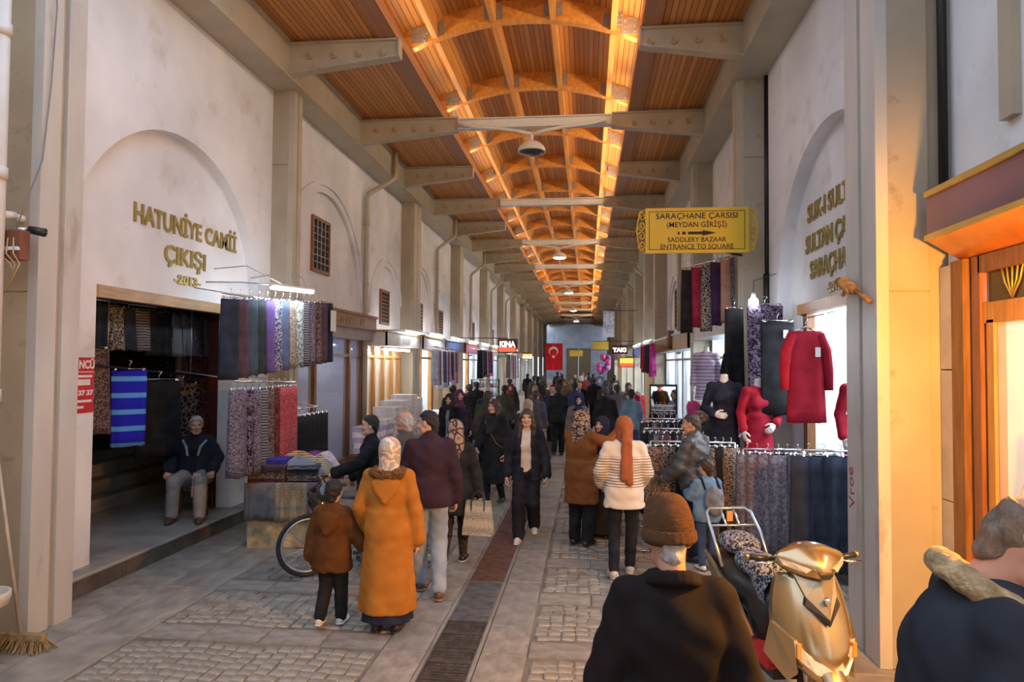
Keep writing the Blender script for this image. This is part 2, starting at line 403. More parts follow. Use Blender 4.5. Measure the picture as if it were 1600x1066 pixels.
# ---------------- walls with arched recesses
def arch_wall(m, xw, dx, y0, y1, zb, zt, yc, r, zs, open_below=None, N=28):
    pts = [(yc-r*math.cos(PI*i/N), zs+r*math.sin(PI*i/N)) for i in range(N+1)]
    q = lambda x, a, b, c, d: m.quad((x, a[0], a[1]), (x, b[0], b[1]), (x, c[0], c[1]), (x, d[0], d[1]))
    if y0 < yc-r: q(xw, (y0, zb), (yc-r, zb), (yc-r, zt), (y0, zt))
    if yc+r < y1: q(xw, (yc+r, zb), (y1, zb), (y1, zt), (yc+r, zt))
    for a, b in zip(pts, pts[1:]):
        q(xw, a, b, (b[0], zt), (a[0], zt))
        m.quad((xw, a[0], a[1]), (xw, b[0], b[1]), (xw+dx, b[0], b[1]), (xw+dx, a[0], a[1]))
        q(xw+dx, (a[0], zs), (b[0], zs), b, a)
    for yy in (yc-r, yc+r): m.quad((xw, yy, zb), (xw, yy, zs), (xw+dx, yy, zs), (xw+dx, yy, zb))
    if open_below:
        oa, ob, oz = open_below
        x2 = xw+dx+math.copysign(.22, dx); xa, xb = min(xw+dx, x2), max(xw+dx, x2)
        m.box(xa, xb, yc-r, oa, zb, zs); m.box(xa, xb, ob, yc+r, zb, zs); m.box(xa, xb, oa, ob, oz, zs+.01)
    else: q(xw+dx, (yc-r, zb), (yc+r, zb), (yc+r, zs), (yc-r, zs))
def arch_ring(m, xw, sg, yc, r, zs, w=.07, t=.05, N=28):
    """slim raised moulding around an arch"""
    pts = [(yc-math.cos(PI*i/N), math.sin(PI*i/N)) for i in range(N+1)]
    for a, b in zip(pts, pts[1:]):
        P_ = lambda p, rr, x: (x, yc+(p[0]-yc)*rr, zs+p[1]*rr)
        x1 = xw+sg*t
        m.quad(P_(a, r, x1), P_(b, r, x1), P_(b, r+w, x1), P_(a, r+w, x1))
        m.quad(P_(a, r, xw), P_(b, r, xw), P_(b, r, x1), P_(a, r, x1)); m.quad(P_(a, r+w, xw), P_(b, r+w, xw), P_(b, r+w, x1), P_(a, r+w, x1))
# left: bay 1 (lettered doorway), then upper walls with paired arches
m = MB(); arch_wall(m, XL, -.15, 5.76, 10.22, 0, 6.55, 7.9, 1.95, 3.06, (6.62, 9.42, 3.04)); m.box(-5.6, -5.31, 5.3, 12.1, 3.02, 6.5)
m.build('arched_wall_panel', PLASTER, wl)
ARCHL = [(10.52,14.7,12.55,1.9,3.55), (14.7,17.74,16.45,1.2,3.42)]
for i in range(2, len(LCOLS)-1):
    a, b = LCOLS[i][1], LCOLS[i+1][0]; mid = (a+b)/2
    ARCHL += [(a, mid, (a+mid)/2, (mid-a)*.43, 3.7), (mid, b, (mid+b)/2, (b-mid)*.36, 3.5)]
def niche_window(par, xw, sg, y0, y1, z0, z1, lattice=True):
    fr = MB(); t = .06
    x0, x1 = sorted((xw-sg*.02, xw+sg*.035))
    fr.box(x0, x1, y0, y0+t, z0, z1); fr.box(x0, x1, y1-t, y1, z0, z1); fr.box(x0, x1, y0+t, y1-t, z0, z0+t); fr.box(x0, x1, y0+t, y1-t, z1-t, z1)
    f = fr.build('window_frame', WOODB, par)
    pn = MB(); xa, xb = sorted((xw-sg*.09, xw-sg*.0)); pn.box(xa-.001, xb, y0+t, y1-t, z0+t, z1-t) ; pn.build('window_pane', DARKGAP, f)
    bars = MB(); n = 4
    if lattice:
        for i in range(1, n): yy = y0+t+(y1-y0-2*t)*i/n; bars.tube([(xw+sg*.02, yy, z0+t), (xw+sg*.02, yy, z1-t)], .012, 5)
        for i in range(1, 7): zz = z0+t+(z1-z0-2*t)*i/7; bars.tube([(xw+sg*.02, y0+t, zz), (xw+sg*.02, y1-t, zz)], .012, 5)
    else:
        for i in range(1, 8): zz = z0+t+(z1-z0-2*t)*i/8; bars.box(min(xw, xw+sg*.02), max(xw, xw+sg*.02), y0+t, y1-t, zz-.012, zz+.012)
    bars.build('lattice', GALV if lattice else WOODB, f)
for i, (a, b, yc, r, zs) in enumerate(ARCHL):
    m = MB(); arch_wall(m, XL, -.07, a, b, 3.0, 6.55, yc, r, zs); m.box(XL-.5, XL-.08, a, b, 3.0, 6.5)
    p = m.build('arched_wall_panel', PLASTER, wl)
    m = MB(); arch_ring(m, XL, 1, yc, r+.13, zs, .06, .035); m.build('arch_moulding', PLASTER, wl)
    if i < 12: niche_window(wl, XL-.06, 1, yc-(.62 if i == 0 else .35), yc+(.24 if i == 0 else .38), (3.93 if i == 0 else 3.2), (4.95 if i == 0 else 4.05), i % 2 == 0)
# right
m = MB(); arch_wall(m, XR, .17, 6.18, 10.45, 0, 6.55, 7.9, 1.95, 3.05, (6.5, 9.25, 3.02)); m.build('arched_wall_panel', PLASTER, wr)
ARCHR = [(10.8,14.76,12.8,1.5,3.5), (15.2,19.1,17.0,1.35,3.5), (19.1,23.1,21.1,1.3,3.5)]
for i in range(3, len(RCOLS)-1):
    a, b = RCOLS[i][1], RCOLS[i+1][0]; ARCHR.append((a, b, (a+b)/2, (b-a)*.38, 3.5))
for i, (a, b, yc, r, zs) in enumerate(ARCHR):
    m = MB(); arch_wall(m, XR, .07, a, b, 3.0, 6.55, yc, r, zs); m.box(XR+.08, XR+.5, a, b, 3.0, 6.5)
    m.build('arched_wall_panel', PLASTER, wr)
    m = MB(); arch_ring(m, XR, -1, yc, r+.13, zs, .06, .035); m.build('arch_moulding', PLASTER, wr)
    if i < 9: niche_window(wr, XR+.06, -1, yc-.25, yc+.25, 3.35, 4.55, False)
# near right wall above the corner shop
m = MB(); m.box(2.72, 3.0, -3, 5.55, 3.0, 7.0); m.build('upper_wall_panel', PLASTER, wr)
m = MB(); m.box(2.66, 2.72, 4.63, 4.77, 3.88, 7.0); m.build('raised_band', CREAMB, wr)
m = MB(); m.box(2.585, 3.0, 5.57, 6.1, 0, 7.0); m.build('pier', CREAMB, wr)
# near left wall beside the first column
m = MB(); m.box(-5.2, XL, -3, 5.3, 0, 7.0); m.build('wall_panel', CREAMB, wl)
# ---------------- columns
def column(par, x0, x1, sg, ya, yb, near=False):
    """clad column; corridor face on x1, groove down the face"""
    mt = PALE if near else CREAM
    g = .035 if near else .02; mid = (ya+yb)/2
    cuts = [-.0, 2.85, 5.35, 6.56]
    root = MB().box(min(x0, x1-sg*.035), max(x0, x1-sg*.035), ya+.015, yb-.015, 0, 6.56).build('column', CREAMB, par)
    for a, b in zip(cuts, cuts[1:]):
        m = MB(); m.box(min(x0, x1-sg*.091), max(x0, x1-sg*.091), ya, ya+.02, a+.006, b-.006); m.box(min(x0, x1-sg*.091), max(x0, x1-sg*.091), yb-.02, yb, a+.006, b-.006)
        m.build('cladding_panel', CREAMB, root)
    m = MB()
    for (a, b) in ((ya, mid-g), (mid+g, yb)): m.box(min(x1-sg*.09, x1), max(x1-sg*.09, x1), a, b, 0, 6.56)
    m.build('flange', mt, root)
    return root
for i, (a, b) in enumerate(LCOLS): column(wl, XL, CLX, 1, a, b, i == 0)
for i, (a, b) in enumerate(RCOLS): column(wr, XR+(.1 if i else -.02), CRX, -1, a, b, i == 0)
# dark shadow gaps and beams along the wall heads
for par, x0, x1, xg in ((wl, -4.95, -4.42, -4.86), (wr, 2.12, 2.68, 2.58)):
    cols = LCOLS if par is wl else RCOLS
    for i in range(len(cols)-1):
        m = MB(); m.box(x0, x1, cols[i][1]-(.49 if i == 0 else .25), cols[i+1][1]-.25, 6.52, 7.06); m.box(x0-.03 if par is wl else x1-.5, x1+.03 if par is wl else x1+.03, cols[i][1]-.4, cols[i+1][1]-.25, 6.99, 7.05)
        m.build('wall_head_beam', CREAM, par)
def downpipe(par, x, sg, y, zt=6.95, zb=0.1, r=.055):
    m = MB(); m.tube([(x+sg*.56, y, zt+.08), (x+sg*.56, y, 6.5), (x+sg*.53, y-.03, 6.43), (x+sg*.12, y-.5, 5.98), (x+sg*.09, y-.55, 5.88), (x+sg*.09, y-.55, zb)], r, 10)
    for z in (5.3, 4.0, 2.6): m.tube([(x+sg*.09, y-.55, z-.03), (x+sg*.09, y-.55, z+.03)], r+.012, 10)
    m.build('downpipe', CREAM, par, True)
downpipe(wl, XL, 1, 15.15); downpipe(wl, XL, 1, 22.3, zb=3.2); downpipe(wl, XL, 1, 28.8, zb=3.2); downpipe(wl, XL, 1, 35, zb=3.2); downpipe(wl, XL, 1, 41.2, zb=3.2)
for yy in (20, 30.5, 36.6, 42.8): downpipe(wr, XR, -1, yy, zb=3.2)
m = MB(); m.tube([(2.58, 10.3, 6.5), (2.58, 10.3, 3.55)], .035, 8); m.tube([(2.58, 10.3, 3.6), (2.58, 10.3, 2.8)], .055, 8); m.build('conduit', BLACKM, wr, True)
m = MB(); m.tube([(2.66, 5.48, 7.0), (2.66, 5.48, 3.6)], .035, 8); m.build('conduit', BLACKM, wr, True)
# ---------------- ceiling
ce = tag(MB().box(-4.5, -2.9, 7.3, YEND, 7.06, 7.14).build('ceiling', SOFFIT), 'orange timber ceiling with flat sides and a barrel vault', kind='structure')
MB().box(.82, 2.75, 1.0, YEND, 7.06, 7.14).build('soffit_boarding', SOFFIT, ce)  # near stretch is unseen, added to shade the right column from the sky
VC, VH = -1.02, 1.95
def vz(x, z0, rise): return z0+rise*(1-((x-VC)/VH)**2)
NA = 20
m = MB(); xs = [VC-VH+2*VH*i/NA for i in range(NA+1)]
for a, b in zip(xs, xs[1:]): m.prism([(a, vz(a, 7.52, .46)), (b, vz(b, 7.52, .46)), (b, vz(b, 7.60, .46)), (a, vz(a, 7.60, .46))], 'Y', 7.3, YEND)
m.build('vault_boarding', VAULT, ce)
m = MB(); m.box(-3.02, -2.93, 7.3, YEND, 7.2, 7.62); m.box(.87, .98, 7.3, YEND, 7.2, 7.62); m.build('vault_side_boarding', VAULT, ce)
for x0, x1 in ((-3.05, -2.78), (.74, 1.0)):
    y = 7.3
    while y < YEND:
        MB().box(x0, x1, y+.004, min(y+6.6, YEND)-.004, 7.02, 7.2).build('edge_beam', FASCIAW, ce); y += 6.6
# curved ribs with plates, and purlins between them
ribs = [8.0+2.68*i for i in range(28)]
rm = MB()
for a, b in zip(xs, xs[1:]):
    rm.prism([(a, vz(a, 7.2, .46)), (b, vz(b, 7.2, .46)), (b, vz(b, 7.53, .46)), (a, vz(a, 7.53, .46))], 'Y', -.07, .07)
RIBM = rm.mesh('rib', GLULAM)
PUR = [-2.42, -1.49, -.55, .38]
pm = MB(); pm.box(-.006, .006, -.005, .005, -.1, .1)
def plate_mesh(w, h):
    q = MB(); q.box(-w/2, w/2, -.012, 0, -h/2, h/2)
    for i in (-1, 0, 1):
        for j in (-1, 1): q.lathe([(.016, -.02), (.016, -.012), (.0, -.012)], 6, (0,0,0)) if False else q.box(j*w*.3-.012, j*w*.3+.012, -.024, -.012, i*h*.33-.012, i*h*.33+.012)
    return q.mesh('plate', GALV)
PLB, PLS = plate_mesh(.26, .26), plate_mesh(.1, .22)
for i, yy in enumerate(ribs):
    rb = link('rib', RIBM, ce, (0, yy, 0))
    if i < 12:
        for x in (VC-VH+.3, VC+VH-.3):
            o = link('connector_plate', PLB, rb, (x, -.07, vz(x, 7.36, .46)))
        for x in PUR:
            for s in (-.1, .1): link('connector_plate', PLS, rb, (x+s, -.07, vz(x, 7.37, .46)))
for x in PUR:
    for a, b in zip(ribs[:14], ribs[1:15]):
        z = vz(x, 7.2, .46); MB().box(x-.045, x+.045, a+.07, b-.07, z, z+.34).build('purlin', GLULAM, ce)
    z = vz(x, 7.2, .46); MB().box(x-.045, x+.045, ribs[14]+.07, YEND, z, z+.3).build('purlin', GLULAM, ce)
# cross beams: tapering brackets on every bay, a slim tie on every second one
def bracket(x0, x1, yy, par):
    s = 1 if x1 > x0 else -1
    q = MB(); pl = [(x0, 6.56), (x1, 6.76), (x1, 6.99), (x0, 6.99)]
    if s < 0: pl = pl[::-1]
    q.prism(pl, 'Y', yy-.045, yy+.045)
    fl = [(x0, 6.54), (x1, 6.74), (x1, 6.765), (x0, 6.565)]
    q.prism(fl if s > 0 else fl[::-1], 'Y', yy-.09, yy+.09); q.box(min(x0, x1), max(x0, x1), yy-.09, yy+.09, 6.98, 7.01)
    q.box(x1-.012, x1+.012, yy-.09, yy+.09, 6.74, 7.01)
    b = q.build('beam_bracket', CREAM, par)
    return b
bolt = MB(); bolt.tube([(0,-.075,0), (0,-.045,0)], [.05,.05], 10); bolt.tube([(0,-.085,0), (0,-.075,0)], .025, 6)
BOLT = bolt.mesh('bolt', BOLTM)
BEAMS = [9.75+3.27*i for i in range(23)]
for i, yy in enumerate(BEAMS):
    full = i % 2 == 1
    bl = bracket(-4.42, -2.75 if not full else -2.5, yy, ce); br = bracket(2.12, .72 if not full else .45, yy, ce)
    if i < 9:
        for b_, sx in ((bl, -4.1), (br, 1.85)):
            for j in range(4): link('bolt', BOLT, b_, (sx+(.37 if sx < 0 else -.33)*j, yy, 6.80))
    if full:
        q = MB(); q.box(-2.5, .45, yy-.045, yy+.045, 6.80, 6.96); q.box(-2.5, .45, yy-.09, yy+.09, 6.955, 6.975); q.box(-2.5, .45, yy-.09, yy+.09, 6.78, 6.80)
        q.build('tie_beam', STEEL, ce)
# ---------------- dome lamps on V-shaped tubes
LENS = mat('lamp_lens_dark', (.03,.035,.04), .15, var=.05)
LENSGLOW = mat('lamp_lens_added_glow', (.9,.95,1), .3, var=0, emit=14.0, ecol=(.88,.95,1))  # glow added to brighten the middle of the street
names = ['nearest dome lamp hanging on a white V-shaped tube under the tie beam', 'second dome lamp along the vault on a V-shaped tube', 'third dome lamp along the vault on a V-shaped tube', 'fourth dome lamp along the vault, small in the distance', 'farthest dome lamp along the vault']
for k in range(5):
    yy = BEAMS[1]+13.08*k
    t = thing('dome_lamp', names[k], 'lamp', (-1.06, yy, 6.32), 0, 'dome lamps along the vault')
    for s in (-1, 1):
        q = MB(); q.tube([(s*1.4, -.12, .52), (s*1.1, -.12, .47), (s*.6, -.12, .42), (s*.25, -.12, .36), (0, -.12, .3)], .035, 8); q.build('arm', STEEL, t, True)
    q = MB(); q.tube([(0, -.12, .34), (0, -.12, .14)], .03, 8); q.build('stem', STEEL, t, True)
    q = MB(); q.lathe([(.03, .17), (.08, .16), (.17, .12), (.24, .05), (.265, -.02), (.265, -.05), (.25, -.05)], 24, (0, -.12, 0)); q.build('shade', STEEL, t, True)
    q = MB(); q.lathe([(.245, -.045), (.2, -.075), (.1, -.09), (.001, -.095)], 24, (0, -.12, 0)); q.build('lens', LENS if k == 0 else LENSGLOW, t, True)
# ---------------- raised lettering on the arches
ML = lambda y, z, x=XL-.15: Matrix(((0,0,1,x), (1,0,0,y), (0,1,0,z), (0,0,0,1)))
MR = lambda y, z, x=XR+.17: Matrix(((0,0,-1,x), (-1,0,0,y), (0,1,0,z), (0,0,0,1)))
def fit(s, size, width, **k):
    me = text_mesh(s, size); wd = max(v.co.x for v in me.vertices)-min(v.co.x for v in me.vertices); bpy.data.meshes.remove(me)
    return width/wd
for s, sz, y0, wd, z in (('HATUNİYE CAMİİ', .31, 7.15, 2.25, 3.845), ('ÇIKIŞI', .305, 7.73, .88, 3.475), ('-2013-', .15, 7.95, .555, 3.245)):
    letters(s, sz, GOLD, ML(y0, z), wl, .02, sx=fit(s, sz, wd), bold=.006, split=True)
for s, sz, y0, wd, z in (('SUK-I SULT', .31, 9.03, 1.35, 4.07), ('SULTAN ÇA', .31, 9.11, 1.40, 3.69), ('SARAÇHA', .31, 8.94, 1.21, 3.355), ('-2013-', .15, 8.33, .49, 3.13)):
    letters(s, sz, GOLD, MR(y0, z), wr, .02, sx=fit(s, sz, wd), bold=.006, split=True)
# ---------------- left doorway: lintel, platform, steps, dark shop room
MB().box(-5.15, -5.02, 6.62, 9.45, 2.94, 3.07).build('lintel', WOODL, wl)
m = MB(); m.box(-9.2, -4.9, 6.2, 10.2, 0, .165); m.box(-9.2, -5.2, 5.9, 12.0, 0, .17); pf = m.build('doorway_platform', CONC, wl)
y = 6.42
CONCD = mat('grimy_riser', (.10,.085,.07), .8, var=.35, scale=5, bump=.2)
for i in range(5):
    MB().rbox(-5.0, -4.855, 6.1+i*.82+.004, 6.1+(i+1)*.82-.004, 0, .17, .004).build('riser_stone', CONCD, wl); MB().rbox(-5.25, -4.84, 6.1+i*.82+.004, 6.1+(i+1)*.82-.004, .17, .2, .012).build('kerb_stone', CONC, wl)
MB().box(-9.2, -5.25, 5.9, 12, .16, .195).build('platform_top', CONC, wl)
for i in range(4):
    MB().rbox(-9.2, -6.7-.3*i, 6.0, 11.9, .19+.18*i, .37+.18*i, .015).build('step', CONC, wl)
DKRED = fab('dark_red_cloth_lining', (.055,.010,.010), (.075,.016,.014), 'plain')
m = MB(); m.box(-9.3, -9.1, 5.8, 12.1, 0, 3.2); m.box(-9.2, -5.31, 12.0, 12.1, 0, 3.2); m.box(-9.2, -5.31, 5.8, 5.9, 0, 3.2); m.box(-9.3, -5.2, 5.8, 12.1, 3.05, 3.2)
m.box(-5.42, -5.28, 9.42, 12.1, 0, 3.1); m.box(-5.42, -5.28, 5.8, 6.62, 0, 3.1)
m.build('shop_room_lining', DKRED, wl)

# ---------------- added unseen pendant lamps: one warms the right column, one the near floor
SHADE = mat('lamp_shade_enamel', (.05,.045,.04), .4, .3, var=.05)
BULBW = mat('warm_bulb_glow', (1,.8,.5), .3, var=0, emit=40, ecol=(1,.62,.2))
def pendant(label, loc, power, top, r=.07, color=(1.0, .46, .055)):
    t = thing('added_pendant_lamp', label, 'lamp', loc)
    m = MB(); m.lathe([(.02,.20),(.05,.19),(.10,.13),(.20,.055),(.20,.045),(.10,.115),(.045,.17),(.02,.18)], 24); m.build('shade', SHADE, t, True)
    m = MB(); m.ell((0,0,.02), (.05,.05,.06)); m.build('bulb', BULBW, t, True)
    MB().tube([(0,0,.19), (0,0,top-loc[2])], .008, 6).build('cord', BLACKM, t)
    l = bpy.data.lights.new('added_warm_light', 'POINT'); l.energy = power; l.color = color; l.shadow_soft_size = r
    o = bpy.data.objects.new('added_warm_light', l); COL.objects.link(o); o.location = (0,0,-.06); o.parent = t
pendant('added pendant lamp outside the right edge, warming the right column', (2.32, 3.1, 2.62), 540, 3.22, color=(1.0, .40, .01))
pendant('added pendant lamp behind the viewer, warming the near floor', (.9, -1.6, 2.72), 85, 4.0)
# ================================================================== PEOPLE
class Field:
    def __init__(s, lo, hi, h):
        s.h = h; s.lo = np.array(lo, float); s.n = np.maximum(4, np.ceil((np.array(hi)-s.lo)/h).astype(int)+1)
        s.d = np.full(tuple(s.n), .3, np.float32)
    def box(s, lo, hi):
        i0 = np.clip(np.floor((np.array(lo)-s.lo)/s.h).astype(int), 0, s.n); i1 = np.clip(np.ceil((np.array(hi)-s.lo)/s.h).astype(int)+1, 0, s.n)
        sl = tuple(slice(a, b) for a, b in zip(i0, i1))
        g = [(np.arange(a, b)*s.h+l).astype(np.float32) for a, b, l in zip(i0, i1, s.lo)]
        return sl, g[0][:,None,None], g[1][None,:,None], g[2][None,None,:]
    def comb(s, sl, e, k, sub=False):
        d = s.d[sl]
        if d.size == 0: return
        if sub:
            e = -e; hh = np.clip(.5-.5*(d-e)/k, 0, 1); s.d[sl] = d*(1-hh)+e*hh+k*hh*(1-hh)
        else:
            hh = np.clip(.5+.5*(d-e)/k, 0, 1); s.d[sl] = d*(1-hh)+e*hh-k*hh*(1-hh)
    def cone(s, a, b, ra, rb, k=.02, sub=False):
        a = np.array(a, float); b = np.array(b, float); R = max(ra, rb)+k+.03
        sl, X, Y, Z = s.box(np.minimum(a, b)-R, np.maximum(a, b)+R)
        v = b-a; L = v@v+1e-9
        t = np.clip(((X-a[0])*v[0]+(Y-a[1])*v[1]+(Z-a[2])*v[2])/L, 0, 1)
        e = np.sqrt((X-a[0]-t*v[0])**2+(Y-a[1]-t*v[1])**2+(Z-a[2]-t*v[2])**2)-(ra+t*(rb-ra))
        s.comb(sl, e, k, sub)
    def ell(s, c, r, k=.02, R=None, sub=False):
        c = np.array(c, float); m = (max(r) if R is not None else np.array(r))+k+.03
        sl, X, Y, Z = s.box(c-m, c+m)
        x, y, z = X-c[0], Y-c[1], Z-c[2]
        if R is not None:
            x, y, z = (R[0,0]*x+R[1,0]*y+R[2,0]*z, R[0,1]*x+R[1,1]*y+R[2,1]*z, R[0,2]*x+R[1,2]*y+R[2,2]*z)
        k0 = np.sqrt((x/r[0])**2+(y/r[1])**2+(z/r[2])**2); k1 = np.sqrt((x/r[0]**2)**2+(y/r[1]**2)**2+(z/r[2]**2)**2)+1e-6
        s.comb(sl, k0*(k0-1)/k1, k, sub)
    def skirt(s, c0, c1, r0, r1, nf=7, amp=.06, k=.03, ph=0.0, pw=1.0):
        """flaring elliptical column from c0 (top) down to c1 (hem) with folds"""
        z1, z0 = c0[2], c1[2]; m = max(*r0, *r1)*1.15+.05
        lo = np.minimum(c0, c1)-np.array([m, m, 0]); hi = np.maximum(c0, c1)+np.array([m, m, .06]); lo[2] = z0-.03
        sl, X, Y, Z = s.box(lo, hi)
        t = np.clip((z1-Z)/(z1-z0), 0, 1.0)**pw
        x = X-(c0[0]+t*(c1[0]-c0[0])); y = Y-(c0[1]+t*(c1[1]-c0[1]))
        a = r0[0]+t*(r1[0]-r0[0]); b = r0[1]+t*(r1[1]-r0[1])
        th = np.arctan2(y/b, x/a); f = 1+amp*t*np.sin(nf*th+ph+.6*np.sin(2*th+ph))
        e = (np.sqrt((x/a)**2+(y/b)**2)/f-1)*np.minimum(a, b)
        e = np.maximum(e, np.maximum(z0-Z, Z-z1-.02))
        s.comb(sl, e, k)
    def cut(s, fn):
        X = (np.arange(s.n[0])*s.h+s.lo[0])[:,None,None]; Y = (np.arange(s.n[1])*s.h+s.lo[1])[None,:,None]; Z = (np.arange(s.n[2])*s.h+s.lo[2])[None,None,:]
        s.d = np.maximum(s.d, fn(X, Y, Z)).astype(np.float32)
    def ripple(s, amp, f=1.0, seed=0.0):
        X = (np.arange(s.n[0])*s.h+s.lo[0])[:,None,None]; Y = (np.arange(s.n[1])*s.h+s.lo[1])[None,:,None]; Z = (np.arange(s.n[2])*s.h+s.lo[2])[None,None,:]
        s.d += (amp*(np.sin(f*(31*X+17*Z)+seed)*np.sin(f*(23*Y-29*Z)+1+seed)+.6*np.sin(f*(47*Z+12*X)+seed*2)*np.sin(f*(19*X+26*Y)))).astype(np.float32)
    def net(s):
        d = s.d; ins = d < 0; nx, ny, nz = d.shape
        c = np.zeros((nx-1, ny-1, nz-1), np.int8)
        offs = [(i, j, k) for i in (0,1) for j in (0,1) for k in (0,1)]
        for i, j, k in offs: c += ins[i:nx-1+i, j:ny-1+j, k:nz-1+k]
        act = np.argwhere((c > 0) & (c < 8))
        if len(act) == 0: return np.zeros((0,3)), np.zeros((0,4), int)
        idx = np.full(c.shape, -1, np.int64); idx[act[:,0], act[:,1], act[:,2]] = np.arange(len(act))
        val = {o: d[act[:,0]+o[0], act[:,1]+o[1], act[:,2]+o[2]] for o in offs}
        acc = np.zeros((len(act), 3)); cnt = np.zeros(len(act))
        for o in offs:
            for ax in range(3):
                if o[ax]: continue
                p = list(o); p[ax] = 1; p = tuple(p); a, b = val[o], val[p]
                msk = (a < 0) != (b < 0)
                t = np.where(msk, a/(a-b+1e-12), 0)
                q = np.array(o, float)[None,:].repeat(len(act), 0); q[:,ax] = t
                acc += q*msk[:,None]; cnt += msk
        v = s.lo+(act+acc/cnt[:,None])*s.h
        F = []
        for ax in range(3):
            n2 = [x for x in (0,1,2) if x != ax]
            A = [slice(None)]*3; B = [slice(None)]*3; A[ax] = slice(0, -1); B[ax] = slice(1, None)
            for q in n2: A[q] = slice(1, -1); B[q] = slice(1, -1)
            a, b = ins[tuple(A)], ins[tuple(B)]; e = np.argwhere(a != b)
            if len(e) == 0: continue
            fl = a[e[:,0], e[:,1], e[:,2]]
            base = e.copy()
            for q in n2: base[:,q] += 1
            def I(du, dv):
                p = base.copy(); p[:,n2[0]] += du; p[:,n2[1]] += dv; return idx[p[:,0], p[:,1], p[:,2]]
            q = np.stack([I(-1,-1), I(0,-1), I(0,0), I(-1,0)], 1)
            if ax == 1: fl = ~fl
            q = np.where(fl[:,None], q, q[:,::-1]); F.append(q)
        return v, np.concatenate(F)
def np_mesh(name, v, f, mats, mi=None, smooth=True):
    me = bpy.data.meshes.new(name)
    me.vertices.add(len(v)); me.vertices.foreach_set('co', np.asarray(v, np.float32).ravel())
    n = len(f); me.loops.add(n*4); me.polygons.add(n)
    me.loops.foreach_set('vertex_index', np.asarray(f, np.int32).ravel()); me.polygons.foreach_set('loop_start', np.arange(n, dtype=np.int32)*4)
    try: me.polygons.foreach_set('loop_total', np.full(n, 4, np.int32))
    except Exception: pass
    for m in (mats if isinstance(mats, (list, tuple)) else [mats]): me.materials.append(m)
    if mi is not None: me.polygons.foreach_set('material_index', np.asarray(mi, np.int32))
    me.polygons.foreach_set('use_smooth', np.full(n, smooth)); me.update(calc_edges=True); me.validate()
    return me
def rotm(rx=0, ry=0, rz=0): return np.array(Euler((rx, ry, rz), 'XYZ').to_matrix())
_hc = {}
def head_mesh(kind, h):
    """canonical head: centre at origin, face to +Y"""
    if (kind, h) in _hc: return _hc[(kind, h)]
    F = Field((-.12,-.14,-.2), (.12,.16,.16), h); w = {'m': 1.0, 'f': .94, 'c': .95}[kind]; j = {'m': 1.0, 'f': .9, 'c': .86}[kind]
    F.ell((0,-.015,.03), (.077*w,.096,.088), .02); F.ell((0,.02,-.035), (.061*w,.072,.085*j), .03)
    F.cone((-.018,.066,-.096*j), (.018,.066,-.096*j), .02, .02, .025)
    F.cone((-.048*w,.03,-.07*j), (-.02,.06,-.095*j), .02, .018, .025); F.cone((.048*w,.03,-.07*j), (.02,.06,-.095*j), .02, .018, .025)
    for s in (-1, 1):
        F.ell((s*.033,.108,.012), (.022,.02,.014), .012, sub=True)
        F.ell((s*.042,.066,-.022), (.024,.024,.02), .02)
    F.cone((-.04,.078,.036), (.04,.078,.036), .011, .011, .015)
    F.cone((0,.086,.022), (0,.112,-.024), .009, .0135, .012)
    for s in (-1, 1):
        F.ell((s*.012,.102,-.028), (.010,.012,.009), .006)
        F.ell((s*.033,.076,.011), (.014,.013,.012), .004)
        F.ell((s*.079*w,-.008,-.004), (.010,.020,.032), .008); F.ell((s*.09*w,-.002,-.002), (.008,.010,.018), .006, sub=True)
    F.cone((-.02,.083,-.058*j), (.02,.083,-.058*j), .0085, .0085, .008); F.cone((-.016,.082,-.072*j), (.016,.082,-.072*j), .0095, .0095, .008)
    F.cone((-.02,.097,-.065*j), (.02,.097,-.065*j), .0025, .0025, .004, sub=True)
    F.cone((0,-.02,-.04), (0,-.03,-.17), .057*w, .055*w, .03)
    v, f = F.net(); c = v[f].mean(1); x, y, z = np.abs(c[:,0]), c[:,1], c[:,2]
    mi = np.zeros(len(f), int)
    mi[((x-.033)**2/.013**2+(z-.011)**2/.0075**2 < 1) & (y > .06)] = 1
    mi[(x > .012) & (x < .056) & (np.abs(z-(.036-.12*(x-.03)**2*10)) < .0035) & (y > .055)] = 2
    mi[(x**2/.026**2+(z+.065*j)**2/.012**2 < 1) & (y > .07)] = 3
    _hc[(kind, h)] = (v, f, mi); return _hc[(kind, h)]
_hand = {}
